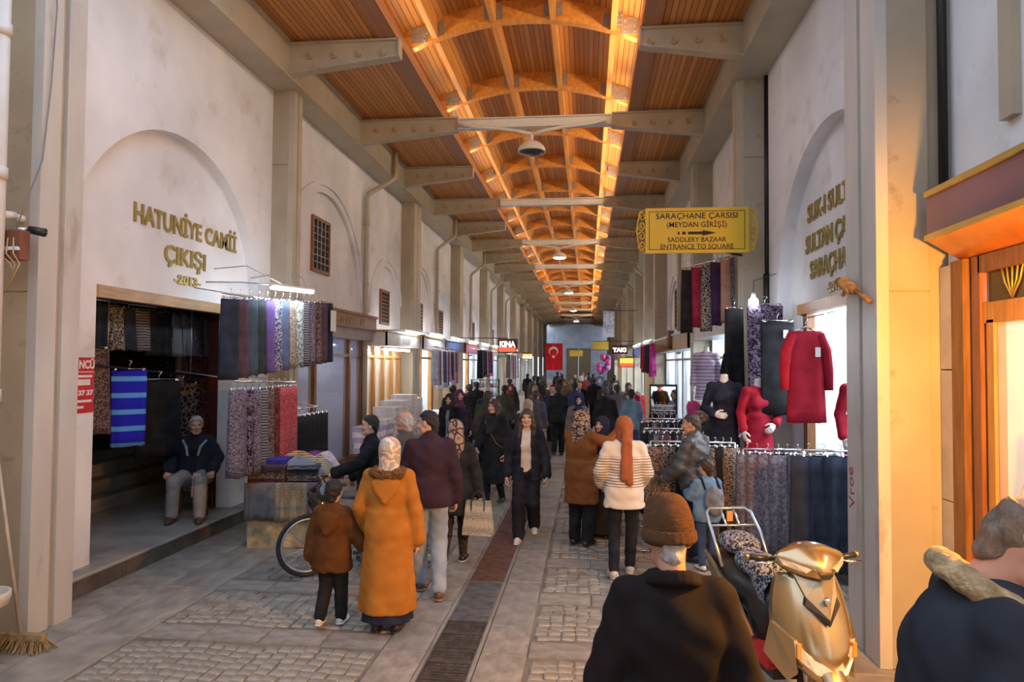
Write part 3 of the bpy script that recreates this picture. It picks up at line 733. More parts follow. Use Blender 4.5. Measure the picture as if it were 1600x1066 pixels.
def hand_mesh(curl, h=.0045):
    """canonical right hand: wrist at origin, fingers to +Y, palm towards -Z, thumb on -X"""
    key = (round(curl, 2), h)
    if key in _hand: return _hand[key]
    F = Field((-.11,-.06,-.13), (.07,.21,.05), h)
    F.cone((0,-.05,0), (0,.02,0), .026, .026, .01); F.ell((0,.045,0), (.041,.052,.017), .01); F.cone((-.03,.082,0), (.03,.08,0), .013, .013, .012)
    for i, (x, L) in enumerate(((-.032,.076), (-.011,.086), (.011,.081), (.031,.064))):
        p = np.array([x,.086 if i in (1,2) else .08, 0.]); a = 0.12+curl*.9; sp = (x)*1.2
        for q, (fr, da) in enumerate(((.45, curl*1.0+.15), (.31, curl*.8+.1), (.24, 0))):
            d = np.array([math.sin(sp)*math.cos(a), math.cos(sp)*math.cos(a), -math.sin(a)])
            n = p+d*L*fr; F.cone(p, n, .0098-q*.0008, .0090-q*.0008, .004); p = n; a += da
    p = np.array([-.03,.015,-.006]); d = np.array([-.62,.66,-.3-.25*curl]); d /= np.linalg.norm(d); n = p+d*.05
    F.cone(p, n, .015, .0115, .008); d2 = np.array([-.25+.3*curl,.85,-.35-.5*curl]); d2 /= np.linalg.norm(d2); F.cone(n, n+d2*.036, .0112, .0095, .004)
    _hand[key] = F.net(); return _hand[key]
SKIN = {}
def skin_mats(tone, hair):
    k = (tone, hair)
    if k not in SKIN:
        c = {'l': (.56,.33,.235), 'm': (.48,.27,.18), 'd': (.33,.18,.12), 'r': (.55,.28,.19)}[tone]
        n = f'{tone}{len(SKIN)}'
        SKIN[k] = [mat('skin_'+n, c, .5, var=.08, scale=14, bump=.03, bscale=60), mat('eye_'+n, (.03,.02,.018), .2, var=0), mat('brow_'+n, HAIR[hair], .7, var=.1), mat('lip_'+n, (c[0]*.72, c[1]*.48, c[2]*.5), .45, var=.05)]
    return SKIN[k]
HAIR = {'black': (.012,.010,.009), 'brown': (.05,.026,.014), 'grey': (.42,.41,.39), 'dkgrey': (.045,.04,.036), 'buzz': (.17,.115,.08)}
def J0():
    j = {}
    for s, n in ((1, 'R'), (-1, 'L')):
        j['sh'+n] = (s*.168,-.01,1.41); j['el'+n] = (s*.225,-.04,1.13); j['wr'+n] = (s*.235,.05,.89)
        j['hip'+n] = (s*.085,0,.93); j['kn'+n] = (s*.095,.02,.50); j['an'+n] = (s*.095,-.01,.085)
    return j
def unit(v): v = np.array(v, float); return v/(np.linalg.norm(v)+1e-9)
class Person:
    def __init__(s, label, loc, rotz, H=1.72, pose=None, sex='m', tone='l', hair='black', head=(0,0,0), lean=0.0, twist=0.0, pelvis=(0,0,0), q=.016, hq=.006, girth=1.0, hands=(.5,.5), hscale=1.0, palm=None, group=None, foot=(None,None), handdir=(None,None), name='person', eyes=True):
        s.S = H/1.75; s.q = q/s.S; s.g = girth; s.hq = hq; s.lean = lean
        j = J0(); pose = pose or {}
        T = rotm(lean, 0, 0) @ rotm(0, 0, twist); pv = np.array([0,0,.95])+np.array(pelvis)
        s.up = lambda p: T @ (np.array(p, float)-np.array([0,0,.95]))+pv
        s.T = T; s.pv = pv
        for n in list(j):
            p = np.array(pose.get(n, j[n]), float)
            if n in pose: pass
            elif n[:2] in ('sh', 'el', 'wr'): p = s.up(p)
            elif n[:3] == 'hip': p = p+np.array(pelvis)
            j[n] = p
        s.j = j; s.neck = s.up((0,-.01,1.47)); s.HR = T @ rotm(head[0], head[1], head[2])
        s.hc = s.neck+ T @ np.array([0,.012,.05])+ s.HR @ np.array([0,.02,.115])*hscale; s.hs = hscale
        s.sex = sex; s.toes = []
        for n, f_ in (('R', foot[0]), ('L', foot[1])):
            s.toes.append(unit(f_ if f_ is not None else (.1 if n == 'R' else -.1, 1, -.0)))
        # ---- body: one surface
        F = s.field()
        s.torso(F, 0.0); s.limbs(F, 0.0)
        F.cone(s.up((0,-.015,1.42)), s.neck+(s.hc-s.neck)*.45, .06, .054, .03)
        for n, td in zip('RL', s.toes):
            a = j['an'+n]; F.cone(a, a+td*.0-np.array([0,0,.03]), .045, .04, .02); F.cone(a-np.array([0,0,.045])-td*.03, a-np.array([0,0,.05])+td*.15, .04, .028, .03)
        v, f = F.net(); mi = np.zeros(len(f), int); V, FF, MI = [v], [f], [mi]; n0 = len(v)
        hv, hf, hm = head_mesh(sex if hscale < 1.08 else 'c', hq)
        hv = (hv*hscale) @ s.HR.T+s.hc; V.append(hv); FF.append(hf+n0); MI.append(hm if eyes else hm*0); n0 += len(hv)
        for i, n in enumerate('RL'):
            wr, el = j['wr'+n], j['el'+n]; d = unit(handdir[i]) if handdir[i] is not None else unit(wr-el)
            pn = unit((palm or {}).get(n, (-1 if n == 'R' else 1, .15, 0))); z = -unit(pn-d*(pn@d)); x = np.cross(d, z)
            vv, ff = hand_mesh(hands[i], .0045 if hq < .008 else .007)
            vv = vv.copy()
            if n == 'L': vv[:,0] *= -1; ff = ff[:,::-1]
            vv = vv @ np.stack([x, d, z], 0)*(1 if hscale < 1.08 else .92)+wr+d*.03; V.append(vv); FF.append(ff+n0); MI.append(np.zeros(len(ff), int)); n0 += len(vv)
        s.sk = skin_mats(tone, hair)
        me = np_mesh('person', np.concatenate(V), np.concatenate(FF), s.sk, np.concatenate(MI))
        s.o = tag(link(name, me, None, loc, rotz), label, 'person', group); s.o.scale = (s.S,)*3
        s.hair_c = hair
    def field(s, h=None, pad=.17, wide=0):
        P_ = np.array(list(s.j.values())+[s.hc]); w_ = np.array([wide, wide, 0]); return Field(P_.min(0)-pad-w_, P_.max(0)+pad+w_, h or s.q)
    def torso(s, F, t, k=.04):
        g = s.g; T = s.T; R = T
        F.ell(s.up((0,-.01,1.27)), (.158*g+t,.108*g+t,.19+t), k, R); F.ell(s.up((0,.005*g,1.08)), (.148*g+t,.11*g+t,.16+t), k, R); F.ell(s.up((0,-.01,.94)), (.165*g+t,.122*g+t,.13+t), k, R)
        F.cone(s.j['shR'], s.j['shL'], .05+t*.7, .05+t*.7, k*.7); F.cone(s.up((.05,-.01,1.455)), s.up((-.05,-.01,1.455)), .035+t*.6, .035+t*.6, k)
        if s.sex == 'f':
            for x in (-.065, .065): F.ell(s.up((x,.08,1.26)), (.065+t*.6,.045+t*.6,.065+t*.6), .05, R)
    def limbs(s, F, t, arms=True, legs=True, k=.03, wend=1.0, flare=0.0, g=1.0):
        j = s.j
        for n in 'RL':
            if arms:
                F.cone(j['sh'+n], j['el'+n], .052+t*.8, .042+t, k*.5); e = j['el'+n]+(j['wr'+n]-j['el'+n])*wend; F.cone(j['el'+n], e, .042+t, .029+t+flare, k*.5)
            if legs:
                F.cone(j['hip'+n], j['kn'+n], (.086+t)*g, .058+t, k); F.cone(j['kn'+n], j['kn'+n]*.62+j['an'+n]*.38, .058+t, .054+t, k); F.cone(j['kn'+n]*.62+j['an'+n]*.38, j['an'+n], .054+t, .036+t, k)
    def part(s, name, F, m, label=None, parent=None, smooth=True):
        v, f = F.net(); o = link(name, np_mesh(name, v, f, m, None, smooth), parent or s.o)
        if label: o['label'] = label
        return o
    def coat(s, m, hem=.85, t=.03, hemw=(.22,.17), name='coat', wr=.004, nf=7, amp=.05, wend=.97, collar=True, shift=(0,0), h=None, seed=0., cuff=.012, open_=None, pw=1.0, waist=1.08):
        F = s.field(h, wide=max(0, hemw[1]*1.15-.12)); s.torso(F, t); s.limbs(F, t*.85, legs=False, wend=wend, flare=cuff)
        if hem < 1.0:
            c0 = s.up((0,0,waist)); c1 = np.array([s.pv[0]+shift[0], s.pv[1]+shift[1], hem])
            F.skirt(c0, c1, (.15*s.g+t,.112*s.g+t), hemw, nf, amp, .04, seed, pw)
        if wr: F.ripple(wr, 1.0, seed)
        if collar: F.cone(s.up((0,-.02,1.45)), s.up((0,-.005,1.515)), .078, .072, .02)
        hz = hem
        F.cut(lambda X, Y, Z: hz-Z)
        if open_:   # an open front: cut a wedge so the shirt shows
            a0, a1 = open_
            F.cut(lambda X, Y, Z: np.where((Y > s.pv[1]+.02), (a0+(a1-a0)*np.clip((1.45-Z)/.6, 0, 1))-np.abs(X), -1.0))
        o = s.part(name, F, m); return o
    def shirt(s, m, t=.012, name='shirt', hem=.9):
        F = s.field(); s.torso(F, t); F.cone(s.up((0,-.015,1.44)), s.up((0,0,1.5)), .066, .06, .02); F.cut(lambda X, Y, Z: hem-Z); return s.part(name, F, m)
    def trousers(s, m, t=.012, name='trousers', wr=.004, loose=0.0, cuffz=None):
        F = s.field(); j = s.j; g = s.g
        for n in 'RL':
            F.cone(j['hip'+n], j['kn'+n], .082*g+t, .06+t+loose, .015); F.cone(j['kn'+n], j['an'+n]+(j['kn'+n]-j['an'+n])*.04, .06+t+loose, .046+t+loose, .012)
        F.ell(s.pv+np.array([0,-.01,-.01]), (.165*g+t,.122*g+t,.12+t), .04, s.T if abs(s.lean) < .5 else None)
        if wr: F.ripple(wr, 1.1)
        return s.part(name, F, m)
    def shoes(s, m, sole=None, heel=0.0):
        for n, td in zip('RL', s.toes):
            a = s.j['an'+n]; z0 = a[2]-.085; q = a.copy()
            F = Field(np.minimum(q-td*.1, q+td*.2)-.075, np.maximum(q-td*.1, q+td*.2)+np.array([.075,.075,.05]), .009)
            b = q-np.array([0,0,.04]); F.cone(b-td*.045, b+td*.09-np.array([0,0,.012]), .044, .042, .02); F.cone(b+td*.09-np.array([0,0,.012]), b+td*.165-np.array([0,0,.018]), .042, .031, .02); F.cone(q, b, .045, .044, .02)
            zc = z0; td2 = td
            F.cut(lambda X, Y, Z: (zc+.0)-(Z-((X-q[0])*td2[0]+(Y-q[1])*td2[1])*(td2[2]/max(.2, math.hypot(td2[0], td2[1])))))
            o = s.part('shoe', F, m)
            if sole:
                F2 = Field(F.lo, F.lo+F.n*.009, .009); bb = q-np.array([0,0,.072]); F2.cone(bb-td*.05, bb+td*.09, .045, .045, .01); F2.cone(bb+td*.09, bb+td*.168, .045, .034, .01)
                F2.cut(lambda X, Y, Z: np.maximum(zc-.002-(Z-((X-q[0])*td2[0]+(Y-q[1])*td2[1])*(td2[2]/max(.2, math.hypot(td2[0], td2[1])))), Z-((X-q[0])*td2[0]+(Y-q[1])*td2[1])*(td2[2]/max(.2, math.hypot(td2[0], td2[1])))-zc-.026)); s.part('sole', F2, sole, parent=o)
    def headpart(s, name, build, m, h=.007, lo=(-.16,-.2,-.5), hi=(.16,.2,.22), label=None):
        F = Field(lo, hi, h); build(F); v, f = F.net(); v = (v*s.hs) @ s.HR.T+s.hc
        o = link(name, np_mesh(name, v, f, m), s.o)
        if label: o['label'] = label
        return o
    def hair_short(s, c=None, t=.010, top=.0, h=.006, bald=False):
        m = mat('hair_'+(c or s.hair_c), HAIR[c or s.hair_c], .6, var=.35, scale=40, bump=.5, bscale=120, stretch=(1,1,.4))
        def b(F):
            F.ell((0,-.018,.032+top), (.077+t,.096+t,.089+t+top), .01); F.cone((0,-.06,-.02), (0,-.055,-.07), .06, .05, .02)
            F.ripple(.0035, 1.9)
            F.cut(lambda X, Y, Z: np.minimum(.115+X*0+Z*0, -(Z-(.052+.04*np.clip((Y-.03)/.06, 0, 1)+np.where(Y < .03, (Y-.03)*1.45, 0.0)))))
            for s_ in (-1, 1): F.ell((s_*.092,-.004,-.008), (.022,.024,.034), .006, sub=True)
            if bald: F.cut(lambda X, Y, Z: Z-.045-.4*np.clip(-Y-.02, 0, .1))
        return s.headpart('hair', b, m, h, (-.12,-.15,-.15), (.12,.13,.17))
    def hair_long(s, c=None, length=.38, h=.008):
        m = mat('hair_'+(c or s.hair_c), HAIR[c or s.hair_c], .5, var=.35, scale=40, bump=.5, bscale=120, stretch=(1,1,.3))
        def b(F):
            F.ell((0,-.018,.034), (.088,.106,.098), .01)
            for x in (-1, 1):
                F.cone((x*.07,.015,.02), (x*.088,.0,-.12), .03, .036, .03); F.cone((x*.088,.0,-.12), (x*.10,.05,-length), .036, .028, .03)
            F.cone((0,-.07,0), (0,-.085,-length*.85), .075, .06, .03); F.ripple(.003, 1.6)
            F.ell((0,.13,-.015), (.058,.08,.085), .02, sub=True); F.cone((0,.15,.05), (0,.12,-.35), .06, .075, .02, sub=True)
        return s.headpart('hair', b, m, h, (-.16,-.2,-length-.06), (.16,.14,.17))
    def scarf(s, m, t=.022, bib=True, tail=None, h=.009, name='headscarf', under=None, point=None):
        sc = s.hs
        def b(F):
            F.ell((0,-.018,.028), (.078+t,.099+t,.092+t), .02); F.ell((0,.0,-.05), (.07+t,.078+t,.08+t), .03); F.cone((0,-.02,-.08), (0,-.03,-.2), .075+t*.6, .10, .04)
            if bib:
                F.ell((0,-.015,-.235), (.165,.135,.06), .05)
            if point: F.cone((0,-.10,-.10), (point[0],point[1],point[2]), .085, .025, .05); F.cone((-.06,-.08,-.12), (point[0],point[1],point[2]), .06, .02, .05); F.cone((.06,-.08,-.12), (point[0],point[1],point[2]), .06, .02, .05)
            if tail:
                for p0, p1, r0, r1 in tail: F.cone(p0, p1, r0, r1, .02)
            F.ripple(.0032, 1.0, 1.7)
            F.ell((0,.135,-.018), (.056,.095,.086), .012, sub=True)
        return s.headpart(name, b, m, h, (-.22,-.26,-.62 if tail or point else -.34), (.22,.22,.17))
LEATH = mat('dark_leather', (.02,.017,.015), .4, var=.2); BROWNL = mat('brown_leather', (.10,.05,.025), .45, var=.2)
SNEAK = mat('white_sneaker', (.62,.58,.53), .6, var=.1); BEIGES = mat('beige_sneaker', (.55,.46,.36), .6, var=.1)
BLK = fab('black_cloth', (.012,.012,.014)); BLK2 = fab('soft_black_wool', (.017,.016,.018)); NAVY = fab('navy_cloth', (.014,.018,.04)); DNAVY = fab('dark_navy_cloth', (.012,.013,.022))
def walk(st=.16, lift=.06, b=1):
    """right leg forward for b=1, left leg trailing with heel up"""
    f_, r_ = ('R', 'L') if b > 0 else ('L', 'R'); sx = {'R': 1, 'L': -1}
    return {'kn'+f_: (sx[f_]*.095, st*.75, .51), 'an'+f_: (sx[f_]*.09, st, .085), 'kn'+r_: (sx[r_]*.09, -st*.1+.06, .50), 'an'+r_: (sx[r_]*.095, -st*1.2, .085+lift)}
# --- woman in the long camel coat
p = Person('woman from behind in a long camel coat with fur collar and pale headscarf', (-1.69,5.82,0), .06, 1.62, sex='f', girth=1.12,
    pose={'elL': (-.265,-.01,1.13), 'wrL': (-.25,.14,.93), 'elR': (.25,-.03,1.12), 'wrR': (.262,.03,.84)}, head=(-.05,0,-.15), q=.014)
CAMEL = fab('camel_wool', (.43,.155,.022), (.48,.185,.03))
p.coat(CAMEL, .19, .034, (.265,.215), nf=6, amp=.045, seed=.7, collar=False, wr=.002, wend=1.03, cuff=.02)
F = p.field(wide=.15); F.skirt(np.array([0,0,.5]), np.array([0,0,.10]), (.2,.17), (.235,.19), 9, .05); p.part('long_skirt', F, fab('navy_skirt', (.016,.02,.05)))
SCARFP = fab('pale_print_scarf', (.72,.66,.56), (.62,.25,.12), 'blobs', 13, third=(.35,.42,.40)); p.scarf(SCARFP, bib=False)
FUR = mat('brown_fur', (.20,.085,.022), .95, var=.5, scale=60, bump=1.0, bscale=160)
F = Field((-.26,-.24,1.3), (.26,.22,1.62), .008)
for i in range(22):
    a = 2*PI*i/22; b = 2*PI*(i+1)/22
    P_ = lambda t: (.115*math.cos(t)*1.18, -.035+.12*math.sin(t), 1.452+.03*-math.sin(t)*-.3)
    F.cone(P_(a), P_(b), .037, .037, .02)
for r_, f_ in ((.007, 2.0), (.006, 3.7)): F.ripple(r_, f_, 2)
p.part('fur_collar', F, FUR)
F = Field((-.2,-.3,1.1), (.2,.0,1.5), .01); F.ell((0,-.135,1.33), (.125,.055,.12), .03); F.cone((-.11,-.14,1.37), (0,-.175,1.21), .022, .022, .03); F.cone((.11,-.14,1.37), (0,-.175,1.21), .022, .022, .03); p.part('hood', F, CAMEL)
p.shoes(LEATH, BLACKP)
# --- boy in the brown hooded coat, holding her hand
p = Person('small boy seen from behind in a brown hooded coat and white sneakers', (-2.2,5.86,0), -.05, 1.21, hscale=1.22, sex='m', hair='black', q=.016,
    pose=dict(walk(.10, .05, 1), elL=(-.25,-.02,1.12), wrL=(-.29,.0,.86), elR=(.27,.02,1.16), wrR=(.37,.08,1.0)), head=(-.12,0,.1), girth=1.12)
BRC = fab('brown_quilted', (.105,.038,.009), (.13,.048,.012)); p.coat(BRC, .70, .05, (.265,.21), nf=5, amp=.02, name='coat', cuff=.02)
F = Field((-.24,-.36,1.05), (.24,.1,1.6), .012); F.ell((0,-.15,1.32), (.155,.075,.14), .03); F.cone((-.13,-.09,1.42), (0,-.2,1.20), .04, .035, .04); F.cone((.13,-.09,1.42), (0,-.2,1.20), .04, .035, .04); p.part('hood', F, BRC)
p.trousers(BLK, .03); p.shoes(SNEAK, WHITEP); p.hair_short('black', .012)
# --- man in the plum jacket
p = Person('man in a dark plum jacket and pale jeans with his head turned left', (-1.55,6.78,0), .22, 1.80, hair='dkgrey', q=.015,
    pose=dict(walk(.14, .0, -1), elL=(-.25,.10,1.15), wrL=(-.2,.30,1.05), elR=(.24,-.02,1.12), wrR=(.25,.08,.9)), head=(-.12,0,1.15), lean=-.04)
p.coat(fab('plum_jacket', (.040,.020,.030), (.050,.026,.038)), .84, .038, (.215,.165), nf=5, amp=.02, name='jacket'); p.trousers(fab('pale_jeans', (.30,.36,.43), (.37,.43,.5)), .016, loose=.008)
p.shoes(BROWNL, mat('gum_sole', (.28,.17,.09), .7)); p.hair_short('black', .006)
# --- bald man half hidden behind him
p = Person('bald man almost hidden behind the man in the plum jacket', (-1.98,7.45,0), .6, 1.74, hair='grey', q=.02, head=(0,0,.3), tone='r'); p.coat(fab('grey_jacket', (.08,.08,.085)), .85, .03, (.2,.16), name='jacket'); p.trousers(DNAVY); p.shoes(LEATH); p.hair_short('grey', .003, bald=True)
# --- woman carrying the checked bag
p = Person('woman in a black coat and flowered headscarf carrying a checked shopping bag', (-1.50,7.82,0), .0, 1.62, sex='f', girth=1.08, q=.016,
    pose=dict(walk(.12, .03, 1), elR=(.27,-.02,1.11), wrR=(.30,.02,.86), elL=(-.25,.08,1.14), wrL=(-.15,.25,1.05)), hands=(1.25,.6), head=(-.1,0,.1))
p.coat(BLK2, .62, .036, (.24,.2), nf=6, amp=.03, seed=1.3)
p.scarf(fab('flowered_scarf', (.36,.27,.21), (.07,.03,.02), 'leopard', 10, third=(.28,.13,.05)), bib=True, point=(.02,-.17,-.42))
F = p.field(); p.limbs(F, .012, arms=False); F.cut(lambda X, Y, Z: Z-.75); p.part('leggings', F, fab('patterned_leggings', (.025,.018,.014), (.075,.05,.035), 'blobs', 30)); p.shoes(LEATH, WHITEP)
# --- woman in black with a grey shirt and the woman behind her
p = Person('woman in a long black coat and dark headscarf with a grey shirt facing the viewer', (-2.72,13.6,0), PI-.2, 1.66, sex='f', girth=1.1, q=.02, hq=.007); p.shirt(fab('grey_blue_shirt', (.20,.25,.29)), .018); p.coat(BLK, .12, .035, (.25,.21), open_=(.035,.03), nf=6); p.scarf(fab('dark_scarf', (.035,.03,.03)), bib=False); p.shoes(LEATH)
p = Person('woman in a dark coat and violet headscarf just behind the woman with the grey shirt', (-2.72,14.6,0), PI+.4, 1.70, sex='f', girth=1.05, q=.025, hq=.008); p.coat(fab('aubergine_coat', (.03,.018,.03)), .4, .03, (.22,.18)); p.scarf(fab('violet_scarf', (.09,.03,.09), (.16,.06,.12), 'blobs', 20)); p.trousers(BLK); p.shoes(LEATH)
# --- woman in the long black coat, mid-street
p = Person('woman with brown hair walking in a long black coat with a shoulder strap', (-1.5,11.2,0), PI-.35, 1.68, sex='f', girth=1.08, q=.018, hair='brown',
    pose=dict(walk(.1, .03, 1), elR=(.24,.06,1.13), wrR=(.22,.19,.97), elL=(-.24,.0,1.13), wrL=(-.25,.08,.88)), hands=(1.0,.7), head=(0,0,-.25))
p.coat(BLK, .36, .036, (.25,.2), nf=6, amp=.04, seed=2.2); p.hair_long('brown', .27)
F = Field((-.3,-.25,.95), (.3,.3,1.6), .013); F.cone((-.11,.02,1.47), (.02,.165,1.22), .075, .05, .05); F.cone((.11,.02,1.47), (.02,.165,1.22), .075, .05, .05); F.ripple(.004, 1.2); p.part('scarf', F, BLK2)
F = Field((-.35,-.3,.8), (.35,.35,1.6), .012)
q_ = [(.16,.02,1.49), (.10,.14,1.38), (-.02,.19,1.2), (-.13,.18,1.04), (-.23,.10,.94)]
for a, b in zip(q_, q_[1:]): F.cone(a, b, .014, .014, .005)
p.part('strap', F, BROWNL); p.trousers(BLK); p.shoes(LEATH)
# --- girl walking towards the viewer
p = Person('young woman in a dark blazer over a cream top walking towards the viewer', (-.78,9.0,0), PI, 1.68, sex='f', q=.014, hq=.005, hair='brown',
    pose=dict(walk(.15, .07, 1), elR=(.25,-.05,1.12), wrR=(.27,-.02,.87), elL=(-.25,-.02,1.12), wrL=(-.28,.12,.88)), hands=(.5,.45), tone='l')
p.shirt(fab('cream_knit', (.58,.50,.42), (.63,.55,.47)), .014); p.coat(fab('ink_blazer', (.013,.014,.024)), .80, .026, (.205,.16), nf=5, amp=.03, open_=(.055,.075), name='blazer', collar=False)
p.trousers(fab('black_trousers', (.009,.010,.016)), .016, loose=.02); p.shoes(SNEAK, WHITEP); p.hair_long('brown', .40, .007)
# --- leopard scarf woman pointing
p = Person('woman in a rust coat and leopard print headscarf pointing with a raised arm', (-.07,8.82,0), -.5, 1.68, sex='f', girth=1.14, q=.015,
    pose={'elR': (.37,.06,1.36), 'wrR': (.42,.28,1.50), 'elL': (-.2,.09,1.13), 'wrL': (.06,.27,1.10)}, hands=(.25,.7), head=(0,0,-.15), palm={'R': (0,.2,-1)})
RUSTC = fab('rust_coat', (.23,.072,.018), (.26,.085,.022)); p.coat(RUSTC, .56, .04, (.245,.2), nf=6, amp=.04, seed=3)
p.scarf(fab('leopard_scarf', (.42,.27,.17), (.025,.015,.012), 'leopard', 17, third=(.16,.09,.05)), bib=False, point=(.0,-.155,-.36)); p.trousers(BLK, .02, loose=.01); p.shoes(LEATH)
# --- woman in black talking with her
p = Person('woman all in black with a navy headscarf facing the pointing woman', (.20,9.32,0), PI-.4, 1.57, sex='f', girth=1.15, q=.018, tone='m',
    pose={'elR': (.25,.06,1.12), 'wrR': (.16,.22,1.0), 'elL': (-.26,.0,1.12), 'wrL': (-.14,.2,.98)}, head=(.05,0,-.2))
p.coat(BLK, .06, .045, (.29,.24), nf=8, amp=.04, seed=1); p.scarf(fab('navy_scarf', (.02,.018,.045))); p.shoes(LEATH)
# --- striped sweater woman
p = Person('woman seen from behind in a cream striped sweater with a long rust headscarf', (.40,7.62,0), .12, 1.70, sex='f', q=.014, girth=1.0,
    pose={'knL': (-.10,.06,.5), 'anL': (-.13,-.10,.085), 'knR': (.10,.06,.52), 'anR': (.08,.10,.085), 'elL': (-.265,-.01,1.15), 'wrL': (-.23,.14,1.0), 'elR': (.255,-.01,1.14), 'wrR': (.2,.15,1.0)}, head=(0,0,-.1))
KN = fab('cream_knit_striped', (.70,.63,.53), (.16,.09,.06), 'bands', 10.5)
N_, L_ = KN.node_tree.nodes, KN.node_tree.links
wv = [n for n in N_ if n.type == 'TEX_WAVE'][0]; rp_ = [n for n in N_ if n.type == 'VALTORGB'][0]; bs = N_['Principled BSDF']
sx_ = N_.new('ShaderNodeSeparateXYZ'); L_.new(N_['Texture Coordinate'].outputs['Object'], sx_.inputs[0])
lt = N_.new('ShaderNodeMath'); lt.operation = 'GREATER_THAN'; lt.inputs[1].default_value = 1.0; L_.new(sx_.outputs['Z'], lt.inputs[0])
l2 = N_.new('ShaderNodeMath'); l2.operation = 'LESS_THAN'; l2.inputs[1].default_value = 1.33; L_.new(sx_.outputs['Z'], l2.inputs[0])
mm = N_.new('ShaderNodeMath'); mm.operation = 'MULTIPLY'; L_.new(lt.outputs[0], mm.inputs[0]); L_.new(l2.outputs[0], mm.inputs[1])
m2 = N_.new('ShaderNodeMath'); m2.operation = 'MULTIPLY'; L_.new(wv.outputs[1], m2.inputs[0]); L_.new(mm.outputs[0], m2.inputs[1]); L_.new(m2.outputs[0], rp_.inputs[0])
p.coat(KN, .76, .042, (.235,.18), nf=4, amp=.02, name='sweater', wr=.005, collar=False, cuff=.015)
RS = fab('rust_scarf', (.33,.095,.035), (.38,.115,.045)); p.scarf(RS, bib=False, tail=[((.01,-.11,-.03), (.02,-.15,-.14), .05, .04), ((.0,-.15,-.14), (-.01,-.205,-.52), .04, .05), ((.045,-.15,-.14), (.05,-.20,-.58), .03, .04)])
p.trousers(fab('black_jeans', (.012,.012,.016)), .012); p.shoes(BEIGES, BEIGES)
# --- man in the grey puffer jacket
p = Person('man in a dark grey padded jacket standing at the rail of patterned skirts', (1.26,8.3,0), .95, 1.70, hair='dkgrey', q=.016, tone='m', girth=1.08, head=(-.15,0,.25), lean=-.03,
    pose={'elL': (-.24,.08,1.13), 'wrL': (-.2,.25,1.02), 'elR': (.25,.02,1.12), 'wrR': (.24,.18,.98)})
p.coat(mat('grey_padded_nylon', (.055,.06,.072), .42, var=.2, scale=8, bump=.5, bscale=14, stretch=(1,1,3)), .84, .055, (.21,.17), nf=4, amp=.02, name='jacket', wr=.007); p.trousers(DNAVY); p.shoes(LEATH); p.hair_short('dkgrey', .005)
# --- child with denim jacket and backpack
p = Person('child in a blue denim jacket with a grey backpack beside the skirt rail', (1.33,7.95,0), .35, 1.19, hscale=1.2, hair='brown', q=.016, girth=1.15, head=(0,0,.2),
    pose={'elL': (-.25,.10,1.2), 'wrL': (-.2,.28,1.2), 'elR': (.25,.06,1.12), 'wrR': (.22,.2,1.0)})
DEN = fab('blue_denim', (.12,.22,.36), (.17,.29,.44)); p.coat(DEN, .80, .05, (.22,.18), nf=4, amp=.03, name='jacket', wr=.006); p.trousers(fab('blue_jeans', (.035,.06,.13), (.05,.085,.17))); p.shoes(SNEAK, BLACKP); p.hair_short('brown', .014)
F = Field((-.26,-.44,.75), (.26,.0,1.55), .014); F.ell((0,-.235,1.16), (.165,.10,.24), .03); F.ell((0,-.28,1.05), (.13,.08,.12), .03); F.ripple(.006, .8)
bp_ = p.part('backpack', F, fab('grey_blue_canvas', (.13,.15,.18), (.20,.22,.25), 'plain'))
F = Field((-.26,-.4,.8), (.26,.3,1.6), .012)
for x in (-.13, .13):
    q_ = [(x,-.18,1.35), (x,-.05,1.50), (x,.09,1.42), (x,.135,1.25), (x*1.3,.06,1.05), (x*1.2,-.12,.98)]
    for a, b in zip(q_, q_[1:]): F.cone(a, b, .02, .02, .01)
p.part('backpack_strap', F, BLK)
# --- stallholders behind the rails
p = Person('woman in a bright pink headscarf behind the skirt rail', (1.58,10.6,0), PI+.35, 1.72, sex='f', q=.025, hq=.007, head=(0,0,.3)); p.coat(BLK, .5, .03, (.22,.18)); p.scarf(fab('pink_scarf', (.55,.04,.19), (.62,.07,.24))); p.trousers(BLK); p.shoes(LEATH)
p = Person('man with dark hair in a khaki jacket leaning over the skirt rail', (1.66,9.95,0), 1.9, 1.70, q=.025, hq=.007, tone='d', hair='black', head=(-.15,0,0)); p.coat(fab('khaki_dark', (.04,.045,.035)), .8, .04, (.21,.17), name='jacket'); p.trousers(BLK); p.shoes(LEATH); p.hair_short('black', .012)
# --- man in the knitted cap, nearest the viewer
p = Person('man in a brown knitted cap and dark overcoat, nearest the viewer, seen from behind', (.33,2.74,0), .05, 1.71, hair='grey', q=.012, hq=.005, tone='r', girth=1.12, head=(-.30,0,.02), lean=-.07,
    pose={'elR': (.27,-.02,1.10), 'wrR': (.27,.1,.86), 'elL': (-.27,-.02,1.10), 'wrL': (-.27,.1,.86)})
OC = fab('dark_brown_overcoat', (.011,.0075,.0075), (.015,.010,.010)); p.coat(OC, .45, .045, (.28,.23), nf=5, amp=.02, wr=.005, collar=False, h=.013)
F = Field((-.25,-.25,1.3), (.25,.25,1.62), .008)
for i in range(20):
    a = 2*PI*i/20; b = 2*PI*(i+1)/20; P_ = lambda t: (.090*math.cos(t), -.03+.088*math.sin(t), 1.495-.03*math.sin(t)); F.cone(P_(a), P_(b), .013, .013, .01); P_ = lambda t: (.095*math.cos(t), -.032+.092*math.sin(t), 1.47-.03*math.sin(t)); F.cone(P_(a), P_(b), .014, .014, .02)
v_, f_ = F.net(); v_ = np.array([p.up(q) for q in v_]); link('collar', np_mesh('collar', v_, f_, OC), p.o)
CAP = mat('brown_knit', (.10,.038,.009), .95, var=.25, scale=30, bump=.8, bscale=70, stretch=(1,1,4))
